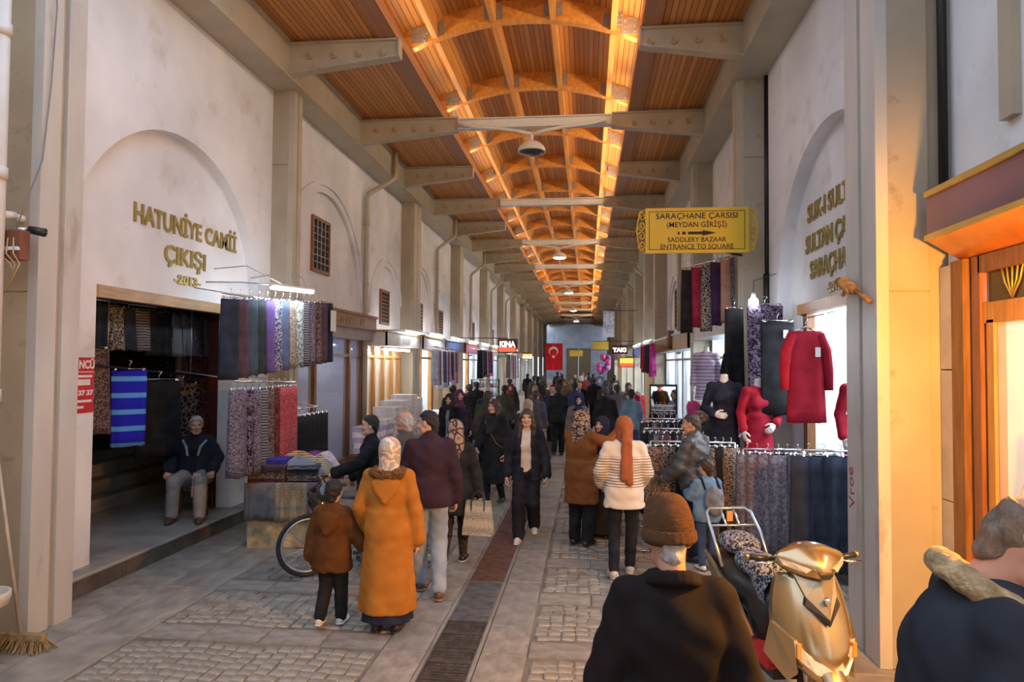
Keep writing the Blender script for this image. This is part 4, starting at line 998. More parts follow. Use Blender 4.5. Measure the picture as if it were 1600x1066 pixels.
def capf(F):
    F.ell((0,-.022,.060), (.098,.114,.118), .01); F.cone((-.03,-.02,.12), (.03,-.02,.125), .05, .05, .04); F.cone((0,-.02,.06), (0,-.022,.005), .098, .098, .02); F.ripple(.0025, .8, 1)
    F.cut(lambda X, Y, Z: -(Z-(-.012+Y*.35)))
p.headpart('knitted_cap', capf, CAP, .006, (-.14,-.16,-.12), (.14,.14,.2))
def brim(F):
    for i in range(24):
        a = 2*PI*i/24; b = 2*PI*(i+1)/24; P_ = lambda t, z: (.099*math.cos(t), -.02+.116*math.sin(t), z+.035*math.sin(t))
        F.cone(P_(a,.018), P_(b,.018), .009, .009, .012); F.cone(P_(a,.034), P_(b,.034), .008, .008, .012); F.cone(P_(a,.004), P_(b,.004), .009, .009, .012)
p.headpart('cap_cuff', brim, CAP, .006, (-.14,-.16,-.12), (.14,.14,.2)); p.hair_short('grey', .004); p.trousers(DNAVY); p.shoes(LEATH)
# --- man in the sheepskin-collared denim jacket
p = Person('grey haired man in a dark denim jacket with a sheepskin collar at the right edge', (1.08,2.18,0), -1.75, 1.94, hair='dkgrey', q=.012, hq=.005, tone='r', girth=1.15, head=(-.42,0,-.1), lean=-.16,
    pose={'elR': (.26,.02,1.08), 'wrR': (.24,.2,.92), 'elL': (-.25,.05,1.08), 'wrL': (-.22,.22,.92)})
DD = fab('dark_denim', (.020,.024,.034), (.030,.036,.048)); p.coat(DD, .84, .05, (.23,.18), nf=4, amp=.02, wr=.006, collar=False, name='jacket', h=.013)
F = Field((-.3,-.3,1.2), (.3,.3,1.66), .009)
for i in range(20):
    a = 2*PI*i/20; b = 2*PI*(i+1)/20; P_ = lambda t: (.105*math.cos(t), -.03+.10*math.sin(t), 1.478-.045*math.sin(t)); F.cone(P_(a), P_(b), .03, .03, .02)
for x in (-1, 1): F.cone((x*.10,-.0,1.46), (x*.085,.13,1.33), .04, .045, .03); F.cone((x*.085,.13,1.33), (x*.05,.165,1.15), .04, .03, .03)
F.ripple(.003, 2.5); v_, f_ = F.net(); v_ = np.array([p.up(q) for q in v_])
link('sheepskin_collar', np_mesh('sheepskin_collar', v_, f_, mat('sheepskin', (.42,.31,.17), .95, var=.35, scale=30, bump=.9, bscale=90)), p.o)
p.hair_short('buzz', .002, bald=True); p.trousers(DNAVY); p.shoes(LEATH)
# --- seated man in the doorway
p = Person('white haired man in a navy jacket sitting on a chair in the left doorway', (-5.28,8.88,.2), PI+.35, 1.74, hair='grey', q=.014, hq=.005, tone='r', girth=1.16, head=(-.05,0,.22), pelvis=(0,-.06,-.42),
    pose={'hipR': (.10,-.02,.53), 'hipL': (-.10,-.02,.53), 'knR': (.17,.40,.52), 'anR': (.19,.38,.085), 'knL': (-.15,.40,.52), 'anL': (-.16,.45,.085), 'elR': (.29,-.02,.78), 'wrR': (.27,.24,.66), 'elL': (-.29,-.02,.78), 'wrL': (-.27,.25,.66)}, hands=(1.0,1.0), palm={'R': (0,0,-1), 'L': (0,0,-1)}, handdir=((.0,.8,-.6), (0,.8,-.6)))
p.shirt(BLK, .03, hem=.5); p.coat(fab('navy_anorak', (.014,.019,.030), (.022,.028,.042)), .50, .05, (.21,.17), nf=4, amp=.02, name='jacket', wr=.006, open_=(.045,.03), waist=.7)
F = Field((-.3,-.3,.75), (.3,.35,1.2), .01)
for x in (-1, 1):
    q_ = [p.up((x*.13,-.06,1.475)), p.up((x*.145,.07,1.43)), p.up((x*.09,.155,1.36)), p.up((x*.065,.19,1.25))]
    for a, b in zip(q_, q_[1:]): F.cone(a, b, .018, .016, .01)
p.part('grey_piping', F, fab('grey_trim', (.28,.29,.32))); p.trousers(fab('grey_cords', (.27,.26,.25), (.33,.32,.31), 'plain'), .018, loose=.012); p.shoes(BROWNL, BLACKP); p.hair_short('grey', .014)
# --- person half hidden beside the first column
p = Person('person in dark trousers and grey boots half hidden behind the left column', (-6.35,8.05,.2), PI-.6, 1.62, q=.022, hq=.009, sex='f'); p.coat(BLK, .62, .03, (.2,.17)); p.trousers(BLK, .02, loose=.015); p.shoes(mat('grey_boot', (.17,.17,.175), .6), BLACKP); p.scarf(BLK)
# --- boy with the bicycle
p = Person('teenage boy in a black jacket standing with one hand on the bicycle', (-2.55,8.0,0), PI/2+.5, 1.63, hair='black', q=.015, hq=.005, head=(.02,0,-.15),
    pose={'elL': (-.24,.20,1.2), 'wrL': (-.2,.46,1.10), 'elR': (.25,.0,1.12), 'wrR': (.22,.18,.98)}, hands=(.7,.9), palm={'L': (0,0,-1)})
p.coat(fab('black_jacket', (.012,.013,.016), (.018,.019,.023)), .80, .042, (.21,.165), nf=4, amp=.02, name='jacket', wr=.006); p.trousers(BLK, .016); p.shoes(LEATH, BLACKP); p.hair_short('black', .011, .010)
# --- the crowd along the street
def crowd(label, x, y, rot, H, jac, leg, hem=.82, sex='m', hair='black', scarf=None, shirt=None, tone='m', st=.1):
    p = Person(label, (x, y, 0), rot, H, sex=sex, hair=hair, tone=tone, q=.028, hq=.011, pose=walk(st, .03, 1 if rng.random() > .5 else -1), head=(0, 0, rng.uniform(-.3, .3)), group='people down the street')
    jm = jac if not isinstance(jac, tuple) else fab('crowd_%02d%02d%02d' % tuple(int(c*99) for c in jac)+str(jac[0])[2:6], jac)
    lm = leg if not isinstance(leg, tuple) else fab('crowd_%02d%02d%02d' % tuple(int(c*99) for c in leg)+str(leg[0])[2:6], leg)
    if shirt: p.shirt(fab('crowd_shirt_%d' % int(shirt[0]*99), shirt), .02)
    p.coat(jm, hem, .035, (.21,.17) if hem > .5 else (.24,.2), name='coat', open_=(.05,.06) if shirt else None, wr=0)
    if hem > .15: p.trousers(lm, .016, wr=0, loose=.01)
    p.shoes(LEATH)
    if scarf: p.scarf(scarf, h=.014, bib=sex == 'f')
    else: p.hair_short(hair, .012, h=.011)
DKB = (.02,.028,.055); G1 = (.06,.065,.075); BK = (.012,.012,.014); JN = (.06,.09,.17)
crowd('man in a navy suit and pale blue shirt walking towards the viewer', -.97, 19.4, PI, 1.68, (.022,.03,.055), BK, .80, shirt=(.36,.42,.55))
crowd('man seen from behind in a long dark blue padded coat with white hair', -2.25, 15.6, .1, 1.74, (.016,.024,.045), BK, .42, hair='grey')
crowd('man seen from behind in an olive jacket left of the street', -2.15, 18.0, 0, 1.70, (.04,.042,.025), BK)
crowd('man seen from behind in a slate grey jacket and jeans', -1.18, 15.9, -.1, 1.66, (.075,.08,.11), JN, hair='dkgrey')
crowd('man in a dark jacket at the left shop doorway', -2.95, 17.2, .8, 1.74, BK, BK)
crowd('person in a black padded coat far left beside the signs', -3.3, 20.5, .5, 1.72, BK, BK)
crowd('woman in a leopard hooded coat walking towards the viewer', -.75, 23.5, PI, 1.72, (.16,.09,.05), BK, .6, 'f', scarf=fab('leopard_hood', (.30,.18,.10), (.03,.02,.015), 'leopard', 17))
crowd('man in a black coat with a blue shirt beside the woman in leopard', -.25, 22.5, PI, 1.72, BK, BK, shirt=(.16,.22,.38))
crowd('woman in a grey coat with a navy headscarf facing the viewer', -.20, 15.2, PI+.2, 1.60, (.14,.13,.125), BK, .5, 'f', scarf=fab('indigo_scarf', (.02,.02,.07)))
crowd('man seen from behind in a wide black jacket right of the middle', .42, 16.2, 0, 1.74, BK, (.03,.012,.02), hair='dkgrey')
crowd('man seen from behind in a blue denim jacket at the right stalls', 1.0, 16.0, -.2, 1.70, (.13,.19,.26), (.05,.07,.14))
crowd('young man with short hair between the black and the denim jackets', .78, 18.2, .3, 1.74, (.10,.09,.085), BK, tone='l')
crowd('man seen from behind in a black coat in the middle distance', .25, 24.5, 0, 1.80, BK, BK)
crowd('woman with a pale face at the right stalls in the distance', 1.25, 21.5, PI, 1.70, (.30,.22,.20), BK, .6, 'f', tone='l', scarf=fab('grey_lilac_scarf', (.12,.10,.12)))
crowd('stallholder in black standing beside the red clothes on the right', 1.62, 15.6, PI+.6, 1.72, BK, BK, hair='brown')
crowd('man in a brown jacket in the middle of the crowd', -.55, 27.5, PI, 1.72, (.07,.045,.03), BK, hair='dkgrey')
crowd('tall man in a dark coat among the farther crowd', -1.75, 24.5, 0, 1.82, (.03,.03,.034), BK)
crowd('woman in a cream headscarf among the farther crowd', -1.45, 27.0, PI, 1.62, (.10,.05,.04), BK, .5, 'f', scarf=fab('cream_scarf', (.55,.48,.40)))
crowd('person in a navy coat by the left shops in the distance', -2.7, 24.0, 0, 1.74, DKB, BK)
crowd('person in a grey green coat near the flag', -2.3, 30, .2, 1.74, (.05,.06,.05), BK)
crowd('person in black near the flag', -1.2, 33, 0, 1.76, BK, BK)
crowd('person in a red jacket among the farthest crowd', -.1, 34, PI, 1.70, (.20,.03,.03), BK)
crowd('woman in a blue headscarf among the farthest crowd', .5, 31, PI, 1.64, (.05,.05,.06), BK, .5, 'f', scarf=fab('blue_scarf', (.06,.12,.25)))
crowd('man in a charcoal jacket among the farthest crowd on the right', 1.1, 29, 0, 1.75, G1, BK)
crowd('person in a dark coat at the far right stalls', 1.35, 35, .4, 1.74, (.03,.03,.04), BK)
crowd('person in a black coat at the far left stalls', -3.1, 36, -.3, 1.74, BK, BK)
crowd('person in a tan coat far down the street', -.7, 40, PI, 1.72, (.22,.14,.07), BK, .5)
crowd('person in a dark blue coat far down the street', .1, 41, 0, 1.76, DKB, BK)
crowd('person in black far down the street on the left', -1.8, 42, 0, 1.78, BK, BK)
crowd('person in charcoal far down the street on the right', .8, 44, PI, 1.74, G1, BK)

crowd('woman in a beige headscarf and dark coat behind the walking young woman', -1.1, 12.9, .2, 1.60, (.05,.04,.04), BK, .4, 'f', scarf=fab('beige_scarf', (.40,.32,.24)))
crowd('man in a green grey jacket behind the woman with the shoulder strap', -1.9, 13.2, .1, 1.74, (.05,.055,.04), BK, hair='dkgrey')
crowd('man seen from behind in black beside the slate grey jacket', -.72, 17.2, .1, 1.76, BK, BK)
crowd('woman in a brown coat beside the man in the navy suit', -1.55, 20.6, PI, 1.62, (.10,.055,.035), BK, .45, 'f', scarf=fab('tan_scarf', (.33,.20,.10)))
crowd('woman in a maroon headscarf left of the middle distance', -2.4, 21.8, PI, 1.62, (.03,.03,.035), BK, .4, 'f', scarf=fab('maroon_scarf', (.14,.02,.03)))
crowd('man with a blue jacket in the middle distance', -.35, 19.6, 0, 1.74, (.03,.05,.11), BK)
crowd('man in a dark grey coat right of the middle distance', .55, 20.8, .1, 1.78, (.04,.04,.045), BK, hair='dkgrey')
crowd('woman in a white headscarf right of the middle distance', .95, 23.8, PI, 1.62, (.06,.05,.05), BK, .4, 'f', scarf=fab('white_scarf', (.60,.58,.56)))
crowd('boy in a navy jacket in the middle distance', -1.05, 22.2, PI, 1.50, DKB, BK)
crowd('man in a tan jacket beyond the leopard coat', -.45, 25.6, 0, 1.75, (.18,.12,.07), BK, hair='dkgrey')
crowd('man in black at the left behind the violet headscarf', -3.1, 15.8, .4, 1.76, BK, BK)
crowd('woman in a grey headscarf beyond the flag on the left', -2.0, 27.5, PI, 1.62, (.05,.05,.06), BK, .4, 'f', scarf=fab('grey_scarf', (.25,.25,.26)))
crowd('man in navy beyond the balloons', .3, 36, 0, 1.76, DKB, BK)
crowd('man in brown beyond the flag', -1.4, 37, PI, 1.76, (.09,.06,.04), BK)
crowd('woman in olive beyond the flag', -2.5, 38, 0, 1.64, (.06,.06,.035), BK, .4, 'f', scarf=fab('olive_scarf', (.10,.10,.05)))
crowd('man in a white shirt far down the street', -.3, 46, PI, 1.74, (.45,.45,.46), BK)
# ================================================================== GOODS AND FURNISHINGS
ORD = ['first','second','third','fourth','fifth','sixth','seventh','eighth','ninth','tenth','eleventh','twelfth','thirteenth','fourteenth','fifteenth','sixteenth']
g_rng = random.Random(11)
def drape(w0, w1, h, d0, d1, nf=5, amp=.3, seed=0.0, rows=9, n=36, cx=1.0):
    """hanging cloth as a closed folded tube: top at z=0, hem at z=-h"""
    m = MB(); vs = []
    for r in range(rows):
        t = r/(rows-1); w = w0+(w1-w0)*t; d = d0+(d1-d0)*t; a = amp*min(1, .15+t*1.1)
        for k in range(n):
            th = 2*PI*k/n; c, s = math.cos(th), math.sin(th)
            f = 1+a*math.sin(nf*th*1.0+seed+.8*math.sin(2*th+seed))*abs(s)**.5
            x = w/2*math.copysign(abs(c)**.75, c)*(1+.04*math.sin(3*th+seed)*t); y = d/2*math.copysign(abs(s)**.9, s)*f
            vs.append((x*cx, y, -h*t-.012*t*math.sin(nf*th+seed)))
    fs = [(r*n+k, (r+1)*n+k, (r+1)*n+(k+1) % n, r*n+(k+1) % n) for r in range(rows-1) for k in range(n)]
    fs += [tuple(range(n)), tuple(range((rows-1)*n, rows*n))[::-1]]
    m.add(vs, fs); return m
def clip_hanger(w=.3):
    m = MB(); m.tube([(-w/2, 0, .02), (w/2, 0, .02)], .006, 6)
    m.tube([(0,0,.02), (0,0,.07), (.012,0,.095), (.02,0,.11), (.008,0,.125), (-.012,0,.115)], .004, 5)
    for s in (-1, 1): m.box(s*w*.42-.012, s*w*.42+.012, -.012, .012, -.03, .035)
    return m
HANG = clip_hanger(.3).mesh('hanger', CHROME, True)
def skirt_item(label, loc, rotz, w, h, mt, d=.10, nf=4, amp=.35, flare=1.15, group=None, name='skirt', cat='skirt', hang=True, seed=None, tagc=False):
    sd = g_rng.uniform(0, 6) if seed is None else seed
    o = drape(w, w*flare, h, d*.6, d, nf, amp, sd).build(name, mt, None, True)
    o.location = loc; o.rotation_euler = (0,0,rotz); tag(o, label, cat, group)
    if hang:
        c = link('hanger', HANG, o); c.scale = (max(.5, w/.32),1,1)
    if tagc: MB().box(w*.12, w*.12+.06, -d*.62, -d*.6, -.2, -.1).build('price_tag', WHITEP, o)
    return o
def rail(label, p0, p1, r=.014, posts=None, name='clothes_rail', mt=None):
    o = MB().tube([p0, p1], r, 8).build(name, mt or CHROME, None, True); tag(o, label, 'rail')
    if not posts:
        A, B = Vector(p0), Vector(p1)
        for f in (.2, .85):
            p = A.lerp(B, f)
            if abs(p0[1]-p1[1]) < .01: q = Vector((XR+.02, p.y, p.z)) if f > .5 else p
            elif p.x < -5: q = Vector((p.x, p.y, 3.06))
            else: q = Vector((XL-.08 if p.x < -1 else XR+.08, p.y, p.z+.12))
            if (q-p).length > .02: MB().tube([tuple(p), tuple(q)], .009, 6).build('bracket', GALV, o, True)
    if posts:
        for i, p in enumerate((p0, p1)):
            m = MB(); m.tube([(p[0], p[1], 0.0), p], r*1.1, 8); m.tube([(p[0]-.2, p[1], .012), (p[0]+.2, p[1], .012)], .012, 6); m.build('post', mt or CHROME, o, True)
    return o
# ---- fabrics
FB = {
 'navy': fab('f_navy', (.020,.028,.050)), 'plum': fab('f_plum', (.085,.05,.075)), 'steel blue': fab('f_steel', (.055,.085,.125)), 'dark slate': fab('f_slate', (.03,.04,.052)), 'violet': fab('f_violet', (.13,.075,.27)),
 'white and navy floral': fab('f_floral', (.34,.35,.45), (.03,.035,.09), 'blobs', 34), 'blue grey': fab('f_bluegrey', (.085,.115,.20)), 'beige and brown print': fab('f_beige', (.38,.33,.29), (.14,.085,.06), 'leopard', 34),
 'white and green print': fab('f_green', (.44,.47,.45), (.10,.15,.16), 'blobs', 30), 'charcoal zigzag': fab('f_zig', (.045,.045,.055), (.22,.22,.26), 'zig', 9), 'grey violet print': fab('f_gvio', (.05,.04,.06), (.22,.20,.26), 'blobs', 62),
 'brown print': fab('f_brown', (.06,.035,.035), (.20,.14,.13), 'blobs', 30), 'black': fab('f_black', (.010,.010,.013)), 'black and white print': fab('f_bw', (.012,.012,.014), (.38,.36,.34), 'leopard', 30),
 'black and cream print': fab('f_bc', (.010,.008,.008), (.30,.21,.16), 'blobs', 66), 'dark red print': fab('f_dred', (.07,.012,.012), (.15,.05,.04), 'blobs', 24), 'red print': fab('f_red', (.28,.02,.04), (.42,.12,.13), 'blobs', 64),
 'brown scroll print': fab('f_scroll', (.03,.022,.02), (.24,.17,.13), 'leopard', 15), 'grey stripe': fab('f_gstripe', (.05,.055,.065), (.26,.27,.31), 'pin', 22), 'grey leaf print': fab('f_leaf', (.105,.085,.105), (.19,.165,.19), 'blobs', 26),
 'purple scroll print': fab('f_pscroll', (.02,.012,.024), (.20,.15,.23), 'blobs', 26), 'teal': fab('f_teal', (.02,.085,.11)), 'peach': fab('f_peach', (.42,.25,.18)), 'crimson': fab('f_crimson', (.20,.015,.05)), 'dark purple': fab('f_dpurp', (.045,.018,.065)),
 'grey': fab('f_grey', (.13,.125,.13)), 'dotted': fab('f_dotted', (.30,.25,.17), (.03,.024,.02), 'dots', 52), 'mauve': fab('f_mauve', (.15,.09,.13)), 'pale blue': fab('f_pblue', (.35,.42,.55)), 'lilac': fab('f_lilac', (.40,.33,.52)), 'denim': fab('f_denim', (.06,.09,.20)),
 'pink': fab('f_pink', (.55,.16,.28)), 'red': fab('f_plainred', (.42,.012,.03)), 'white': fab('f_white', (.72,.72,.74)), 'lavender': fab('f_lav', (.42,.40,.60)), 'magenta': fab('f_mag', (.40,.03,.20)), 'cream': fab('f_cream', (.62,.55,.44)),
}
# ---- left doorway: inner hanging goods
names12 = ['navy','black','navy','black and white print','navy','charcoal zigzag','black','black','grey stripe','grey stripe','grey violet print','grey stripe','brown print']
rail('rail for short skirts high inside the left doorway', (-5.75, 7.0, 3.0), (-5.75, 10.35, 3.0))
for i, c in enumerate(names12):
    skirt_item(f'{c} skirt, {ORD[i]} from the near end, left doorway rail', (-5.75, 7.1+i*.255, 2.93), PI/2+g_rng.uniform(-.2,.2), .24, .52 if i < 6 else .58, FB[c], .13, 3, group='skirts inside the left doorway')
BLUEB = fab('royal_blue_border_print', (.020,.022,.58), (.12,.40,.95), 'bands', 1.55)
rail('dark rail inside the left doorway carrying the blue skirt', (-5.62, 7.05, 2.25), (-5.62, 9.7, 2.05), mt=BLACKM)
skirt_item('bright royal blue skirt with pale blue bands hanging in the left doorway', (-5.6, 7.95, 2.16), PI/2-.75, .40, .92, BLUEB, .10, 6, .3, .95)
skirt_item('plain black skirt hanging right of the royal blue skirt', (-5.6, 8.55, 2.02), PI/2-.7, .55, .98, FB['black'], .12, 6, .3, 1.0)
skirt_item('dark printed dress hanging left of the royal blue skirt', (-5.75, 7.45, 2.42), PI/2-.6, .42, 1.0, FB['brown print'], .12, 4)
skirt_item('brown scroll print skirt hanging behind the seated man', (-5.9, 9.55, 1.95), PI/2-.7, .52, .95, FB['brown scroll print'], .10, 3, .2, 1.0)
skirt_item('black and white dotted cloth high in the left doorway', (-6.2, 9.5, 2.62), PI/2-.6, .36, .7, fab('f_bdots', (.014,.014,.016), (.14,.16,.16), 'dots', 16), .08, 3)
skirt_item('brown printed cloth hanging beside the wooden post in the doorway', (-6.0, 10.2, 2.5), PI/2-.6, .40, 1.3, FB['black and cream print'], .08, 3)
skirt_item('dark red printed cloth at the right of the left doorway', (-5.7, 10.0, 2.6), PI/2-.6, .5, 1.9, FB['dark red print'], .08, 4)
skirt_item('dark red hanging cloth at the back of the left doorway', (-7.6, 9.6, 2.5), PI/2-.4, 1.0, 1.6, DKRED, .10, 6)
skirt_item('dark brown hanging cloth at the back of the left doorway', (-7.7, 10.8, 2.5), PI/2-.4, .9, 1.5, fab('f_dkbr', (.07,.04,.02)), .10, 6)
tag(MB().box(-6.12, -6.06, 9.78, 9.86, .9, 3.04).build('wooden_post', mat('pale_post', (.42,.33,.22), .6, var=.3)), 'pale wooden post standing inside the left doorway', 'post')
tag(MB().box(-5.52, -5.49, 10.0, 10.06, 1.62, 1.78).build('yellow_tag', mat('yellow_tag', (.62,.60,.14), .6)), 'small yellow tag hanging near the seated man', 'tag')
# ---- high rail of skirts beside the doorway, with its lamp
cols = ['navy','plum','steel blue','dark slate','violet','white and navy floral','blue grey','beige and brown print','white and green print','charcoal zigzag','grey violet print','brown print','plum','navy']
r_ = rail('high rail of skirts projecting beside the left doorway', (-4.22, 7.6, 3.08), (-4.22, 11.0, 3.16))
for i, c in enumerate(cols):
    y = 7.78+i*.235; skirt_item(f'{c} skirt, {ORD[i]} from the near end, high rail under the tube lamp', (-4.22, y, 3.02+.018*i*.235/.25), PI/2-.5+g_rng.uniform(-.12,.12), .23, .95, FB[c], .14, 3, .3, 1.1, group='skirts on the high rail')
tag(MB().box(-4.12, -4.115, 10.75, 10.98, 2.78, 3.12).build('price_card', WHITEP), 'white price card at the far end of the high skirt rail', 'card')
def tube_lamp(label, p0, p1, w=.05, arms=None, power=0):
    d = Vector(p1)-Vector(p0); t = thing('tube_lamp', label, 'lamp', p0)
    n = Vector((0,0,1)); m = MB()
    m.tube([(0,0,.035), tuple(d+Vector((0,0,.035)))], .028, 6); m.build('housing', WHITEP, t)
    MB().tube([tuple(d*.03), tuple(d*.97)], .02, 8).build('tube', TUBE, t, True)
    if arms is None:
        fs_ = (.25, .75)
        if p0[2] < 2.9: arms = [[(p0[0], p0[1]+d.y*f, p0[2]+.05), (p0[0], p0[1]+d.y*f, p0[2]+.10)] for f in fs_]
        else: arms = [[(XL-.01 if p0[0] < -1 else XR+.01, p0[1]+d.y*f, p0[2]+.05), (p0[0], p0[1]+d.y*f, p0[2]+.05)] for f in fs_]
    if arms:
        for a in arms:
            q = [Vector(x)-Vector(p0) for x in a]; MB().tube(q, .008, 6).build('arm', GALV, t, True)
    return t
tube_lamp('bright tube lamp on curved arms above the high skirt rail', (-4.0, 8.35, 3.22), (-4.0, 9.75, 3.30), arms=[[(-4.9, 8.6, 3.5), (-4.5, 8.7, 3.55), (-4.0, 8.8, 3.29)], [(-4.9, 9.6, 3.5), (-4.4, 9.6, 3.58), (-4.1, 9.55, 3.5), (-4.0, 9.5, 3.33)], [(-4.0, 8.4, 3.26), (-4.0, 7.6, 3.2)], [(-4.0, 7.6, 3.2), (-4.4, 7.55, 3.2)]])
# ---- floor rack of printed skirts and rack of black garments
r_ = rail('chrome floor rack of printed skirts beside the seated man', (-4.05, 7.6, 2.05), (-4.05, 9.25, 2.0))
cc = ['grey violet print','purple scroll print','grey violet print','charcoal zigzag','brown print','dark red print','red print','red print','red print']
for i, c in enumerate(cc):
    y = 7.68+i*.178; skirt_item(f'{c} skirt, {ORD[i]} from the near end, chrome floor rack', (-4.05, y, 1.94), PI/2-.45+g_rng.uniform(-.1,.1), .24, 1.0, FB[c], .13, 3, .3, 1.1, group='printed skirts on the chrome floor rack')
r_ = rail('low chrome rack of black garments by the shop window', (-4.05, 9.35, 1.62), (-4.05, 10.35, 1.60))
for i in range(6):
    skirt_item(f'black garment, {ORD[i]} from the near end, low chrome rack', (-4.05, 9.43+i*.165, 1.50), PI/2-.35, .28, .85, FB['black'], .10, 3, .3, 1.05, group='black garments on the low rack', name='black_garment', cat='garment')
# ---- textile table in front: plinth, draped cloths, folded piles
t = thing('display_table', 'textile stall table with a mottled beige base next to the bicycle', 'table', (-3.82, 8.75, 0), .18)
m = MB(); m.rbox(-.42,.42,-.55,.55,0,.34,.02); m.build('base', mat('mottled_base', (.40,.31,.17), .7, var=.45, scale=7), t)
for i, (x, c) in enumerate(((-.12,0), (.12,0), (.36,0))): pass
m = MB(); m.box(-.40,.40,-.53,.53,.34,.74); m.build('carcass', WOODB, t)
m = MB(); m.box(-.45,.45,-.58,.58,.74,.77); m.build('top', WOODB, t)
def drop_cloth(label, x0, x1, z0, z1, mt, nf):
    o = drape(x1-x0, (x1-x0)*1.02, z1-z0, .03, .05, nf*2, .5, .4, 8, 64).build('hanging_cloth', mt, None, True)
    ca, sa = math.cos(.18), math.sin(.18); cx = (x0+x1)/2; o.location = (-3.82+cx*ca+.60*sa, 8.75+cx*sa-.60*ca, z1); o.rotation_euler = (0,0,.18); return tag(o, label, 'cloth')
drop_cloth('plain grey cloth draped over the front of the textile table', -.45, -.08, .36, .80, FB['grey'], 6)
drop_cloth('black dotted beige cloth draped over the front of the textile table', -.08, .30, .33, .80, FB['dotted'], 6)
drop_cloth('mauve dotted cloth at the right front corner of the textile table', .30, .46, .36, .80, fab('f_mauved', (.20,.13,.16), (.07,.04,.05), 'dots', 48), 3)
def folded(label, loc, rz, sx, sy, h, mt, group=None, name='folded_textile', nl=3):
    """folded cloth: soft block with layered, rounded front folds"""
    m = MB(); n = 10
    for l in range(nl):
        z0, z1 = h*l/nl, h*(l+1)/nl; prof = []
        for k in range(n+1):
            a = -PI/2+PI*k/n; prof.append((-sy/2-.012*math.cos(a)*(1 if l % 2 == 0 else .6), (z0+z1)/2+(z1-z0)*.49*math.sin(a)))
        poly = prof+[(sy/2, z1-.001), (sy/2, z0+.001)]
        m.prism([(p[0], p[1]) for p in poly][::-1], 'X', -sx/2+.008*(l % 2), sx/2-.006*((l+1) % 2))
    o = m.build(name, mt, None, False); o.location = loc; o.rotation_euler = (0,0,rz); return tag(o, label, 'textile', group)
def on_table(x, y): ca, sa = math.cos(.18), math.sin(.18); return (-3.82+x*ca-y*sa, 8.75+x*sa+y*ca)
pile = ['brown print','dark red print','black and cream print','brown print','dark red print','dark slate','plum']
for i, c in enumerate(pile):
    x, y = on_table(-.2, -.38); folded(f'{c} folded textile, {ORD[i]} from the bottom, front pile on the textile table', (x, y, .77+i*.034), .18, .46, .34, .033, FB[c], 'folded textiles in the front pile', nl=2)
pile = ['black','brown print','black and cream print','dark slate','black','charcoal zigzag']
for i, c in enumerate(pile):
    x, y = on_table(.22, -.36); folded(f'{c} folded textile, {ORD[i]} from the bottom, right front pile', (x, y, .77+i*.036), .22, .36, .36, .035, FB[c], 'folded textiles in the right front pile', nl=2)
x, y = on_table(-.2, -.30); folded('royal blue folded textile lying on the front pile', (x, y, .77+7*.034), .1, .46, .34, .06, fab('f_royal', (.03,.03,.22)), nl=2)
GRS = fab('grey_stripe_shawl', (.10,.11,.14), (.30,.32,.38), 'pin', 30); STR = fab('rainbow_stripe_a', (.35,.50,.08), (.42,.05,.09), 'zig', 12, third=None); STR2 = fab('rainbow_stripe_b', (.10,.08,.28), (.60,.50,.16), 'zig', 14)
def heap(label, loc, r, mt, seed, name='scarf_heap'):
    m = MB(); n, k = 20, 7; vs = []
    for j in range(k):
        ph = (PI/2)*j/(k-1)
        for i in range(n):
            a = 2*PI*i/n; f = 1+.14*math.sin(4*a+seed+j)+.08*math.sin(7*a+2*seed)
            vs.append((r[0]*math.cos(ph)*math.cos(a)*f, r[1]*math.cos(ph)*math.sin(a)*f, r[2]*math.sin(ph)*(1+.1*math.sin(3*a+seed))))
    fs = [(j*n+i, j*n+(i+1) % n, (j+1)*n+(i+1) % n, (j+1)*n+i) for j in range(k-1) for i in range(n)]+[tuple(range(n))[::-1]]
    m.add(vs, fs); o = m.build(name, mt, None, True); o.location = loc; return tag(o, label, 'scarf')
for lab, px, z, r, mt, sd in (('grey striped shawl heaped over the edge of the textile table', (.12,-.28), .985, (.26,.20,.14), GRS, 1.0), ('rainbow striped scarf heaped on the textile table', (.05,.02), .95, (.30,.20,.20), STR, 2.0), ('violet and yellow striped scarf heaped on the textile table', (.33,-.05), .93, (.18,.22,.18), STR2, 3.1), ('purple scarf at the back of the textile table', (.2,.36), .86, (.32,.18,.24), fab('f_purp', (.16,.03,.20)), .4), ('cream and lilac scarf on the textile table', (.38,.2), .93, (.16,.14,.19), fab('f_creaml', (.62,.55,.45), (.45,.35,.50), 'blobs', 14), 5)):
    x, y = on_table(*px); heap(lab, (x, y, z-.16), (r[0]*1.15, r[1]*1.1, r[2]+.10), mt, sd)
# ---- chair under the seated man, the cloth in his hand
DKWOOD = mat('dark_chair_wood', (.05,.026,.014), .45, var=.25)
t = thing('wooden_chair', 'dark wooden chair under the white haired man', 'chair', (-5.36, 9.0, .2), PI+.35)
m = MB(); m.rbox(-.22,.22,-.24,.20,.41,.45,.01); m.build('seat', DKWOOD, t)
for sx in (-1, 1):
    MB().prism([(sx*.2-.018,.16),(sx*.2+.018,.16),(sx*.2+.018,.196),(sx*.2-.018,.196)], 'Z', 0, .41).build('leg', DKWOOD, t)
    m = MB(); m.tube([(sx*.2,-.22,0), (sx*.2,-.22,.42), (sx*.2,-.27,.9)], .018, 6); m.build('leg', DKWOOD, t)
for z in (.6, .72, .84): MB().box(-.2,.2,-.275,-.245,z-.03,z+.03).build('back_slat', DKWOOD, t)
o = drape(.10, .16, .3, .03, .05, 3, .4, 1).build('pink_cloth', fab('f_dustypink', (.50,.28,.30)), None, True); o.location = (-5.03, 8.52, .83); tag(o, 'dusty pink cloth hanging from the left hand of the seated man', 'cloth')
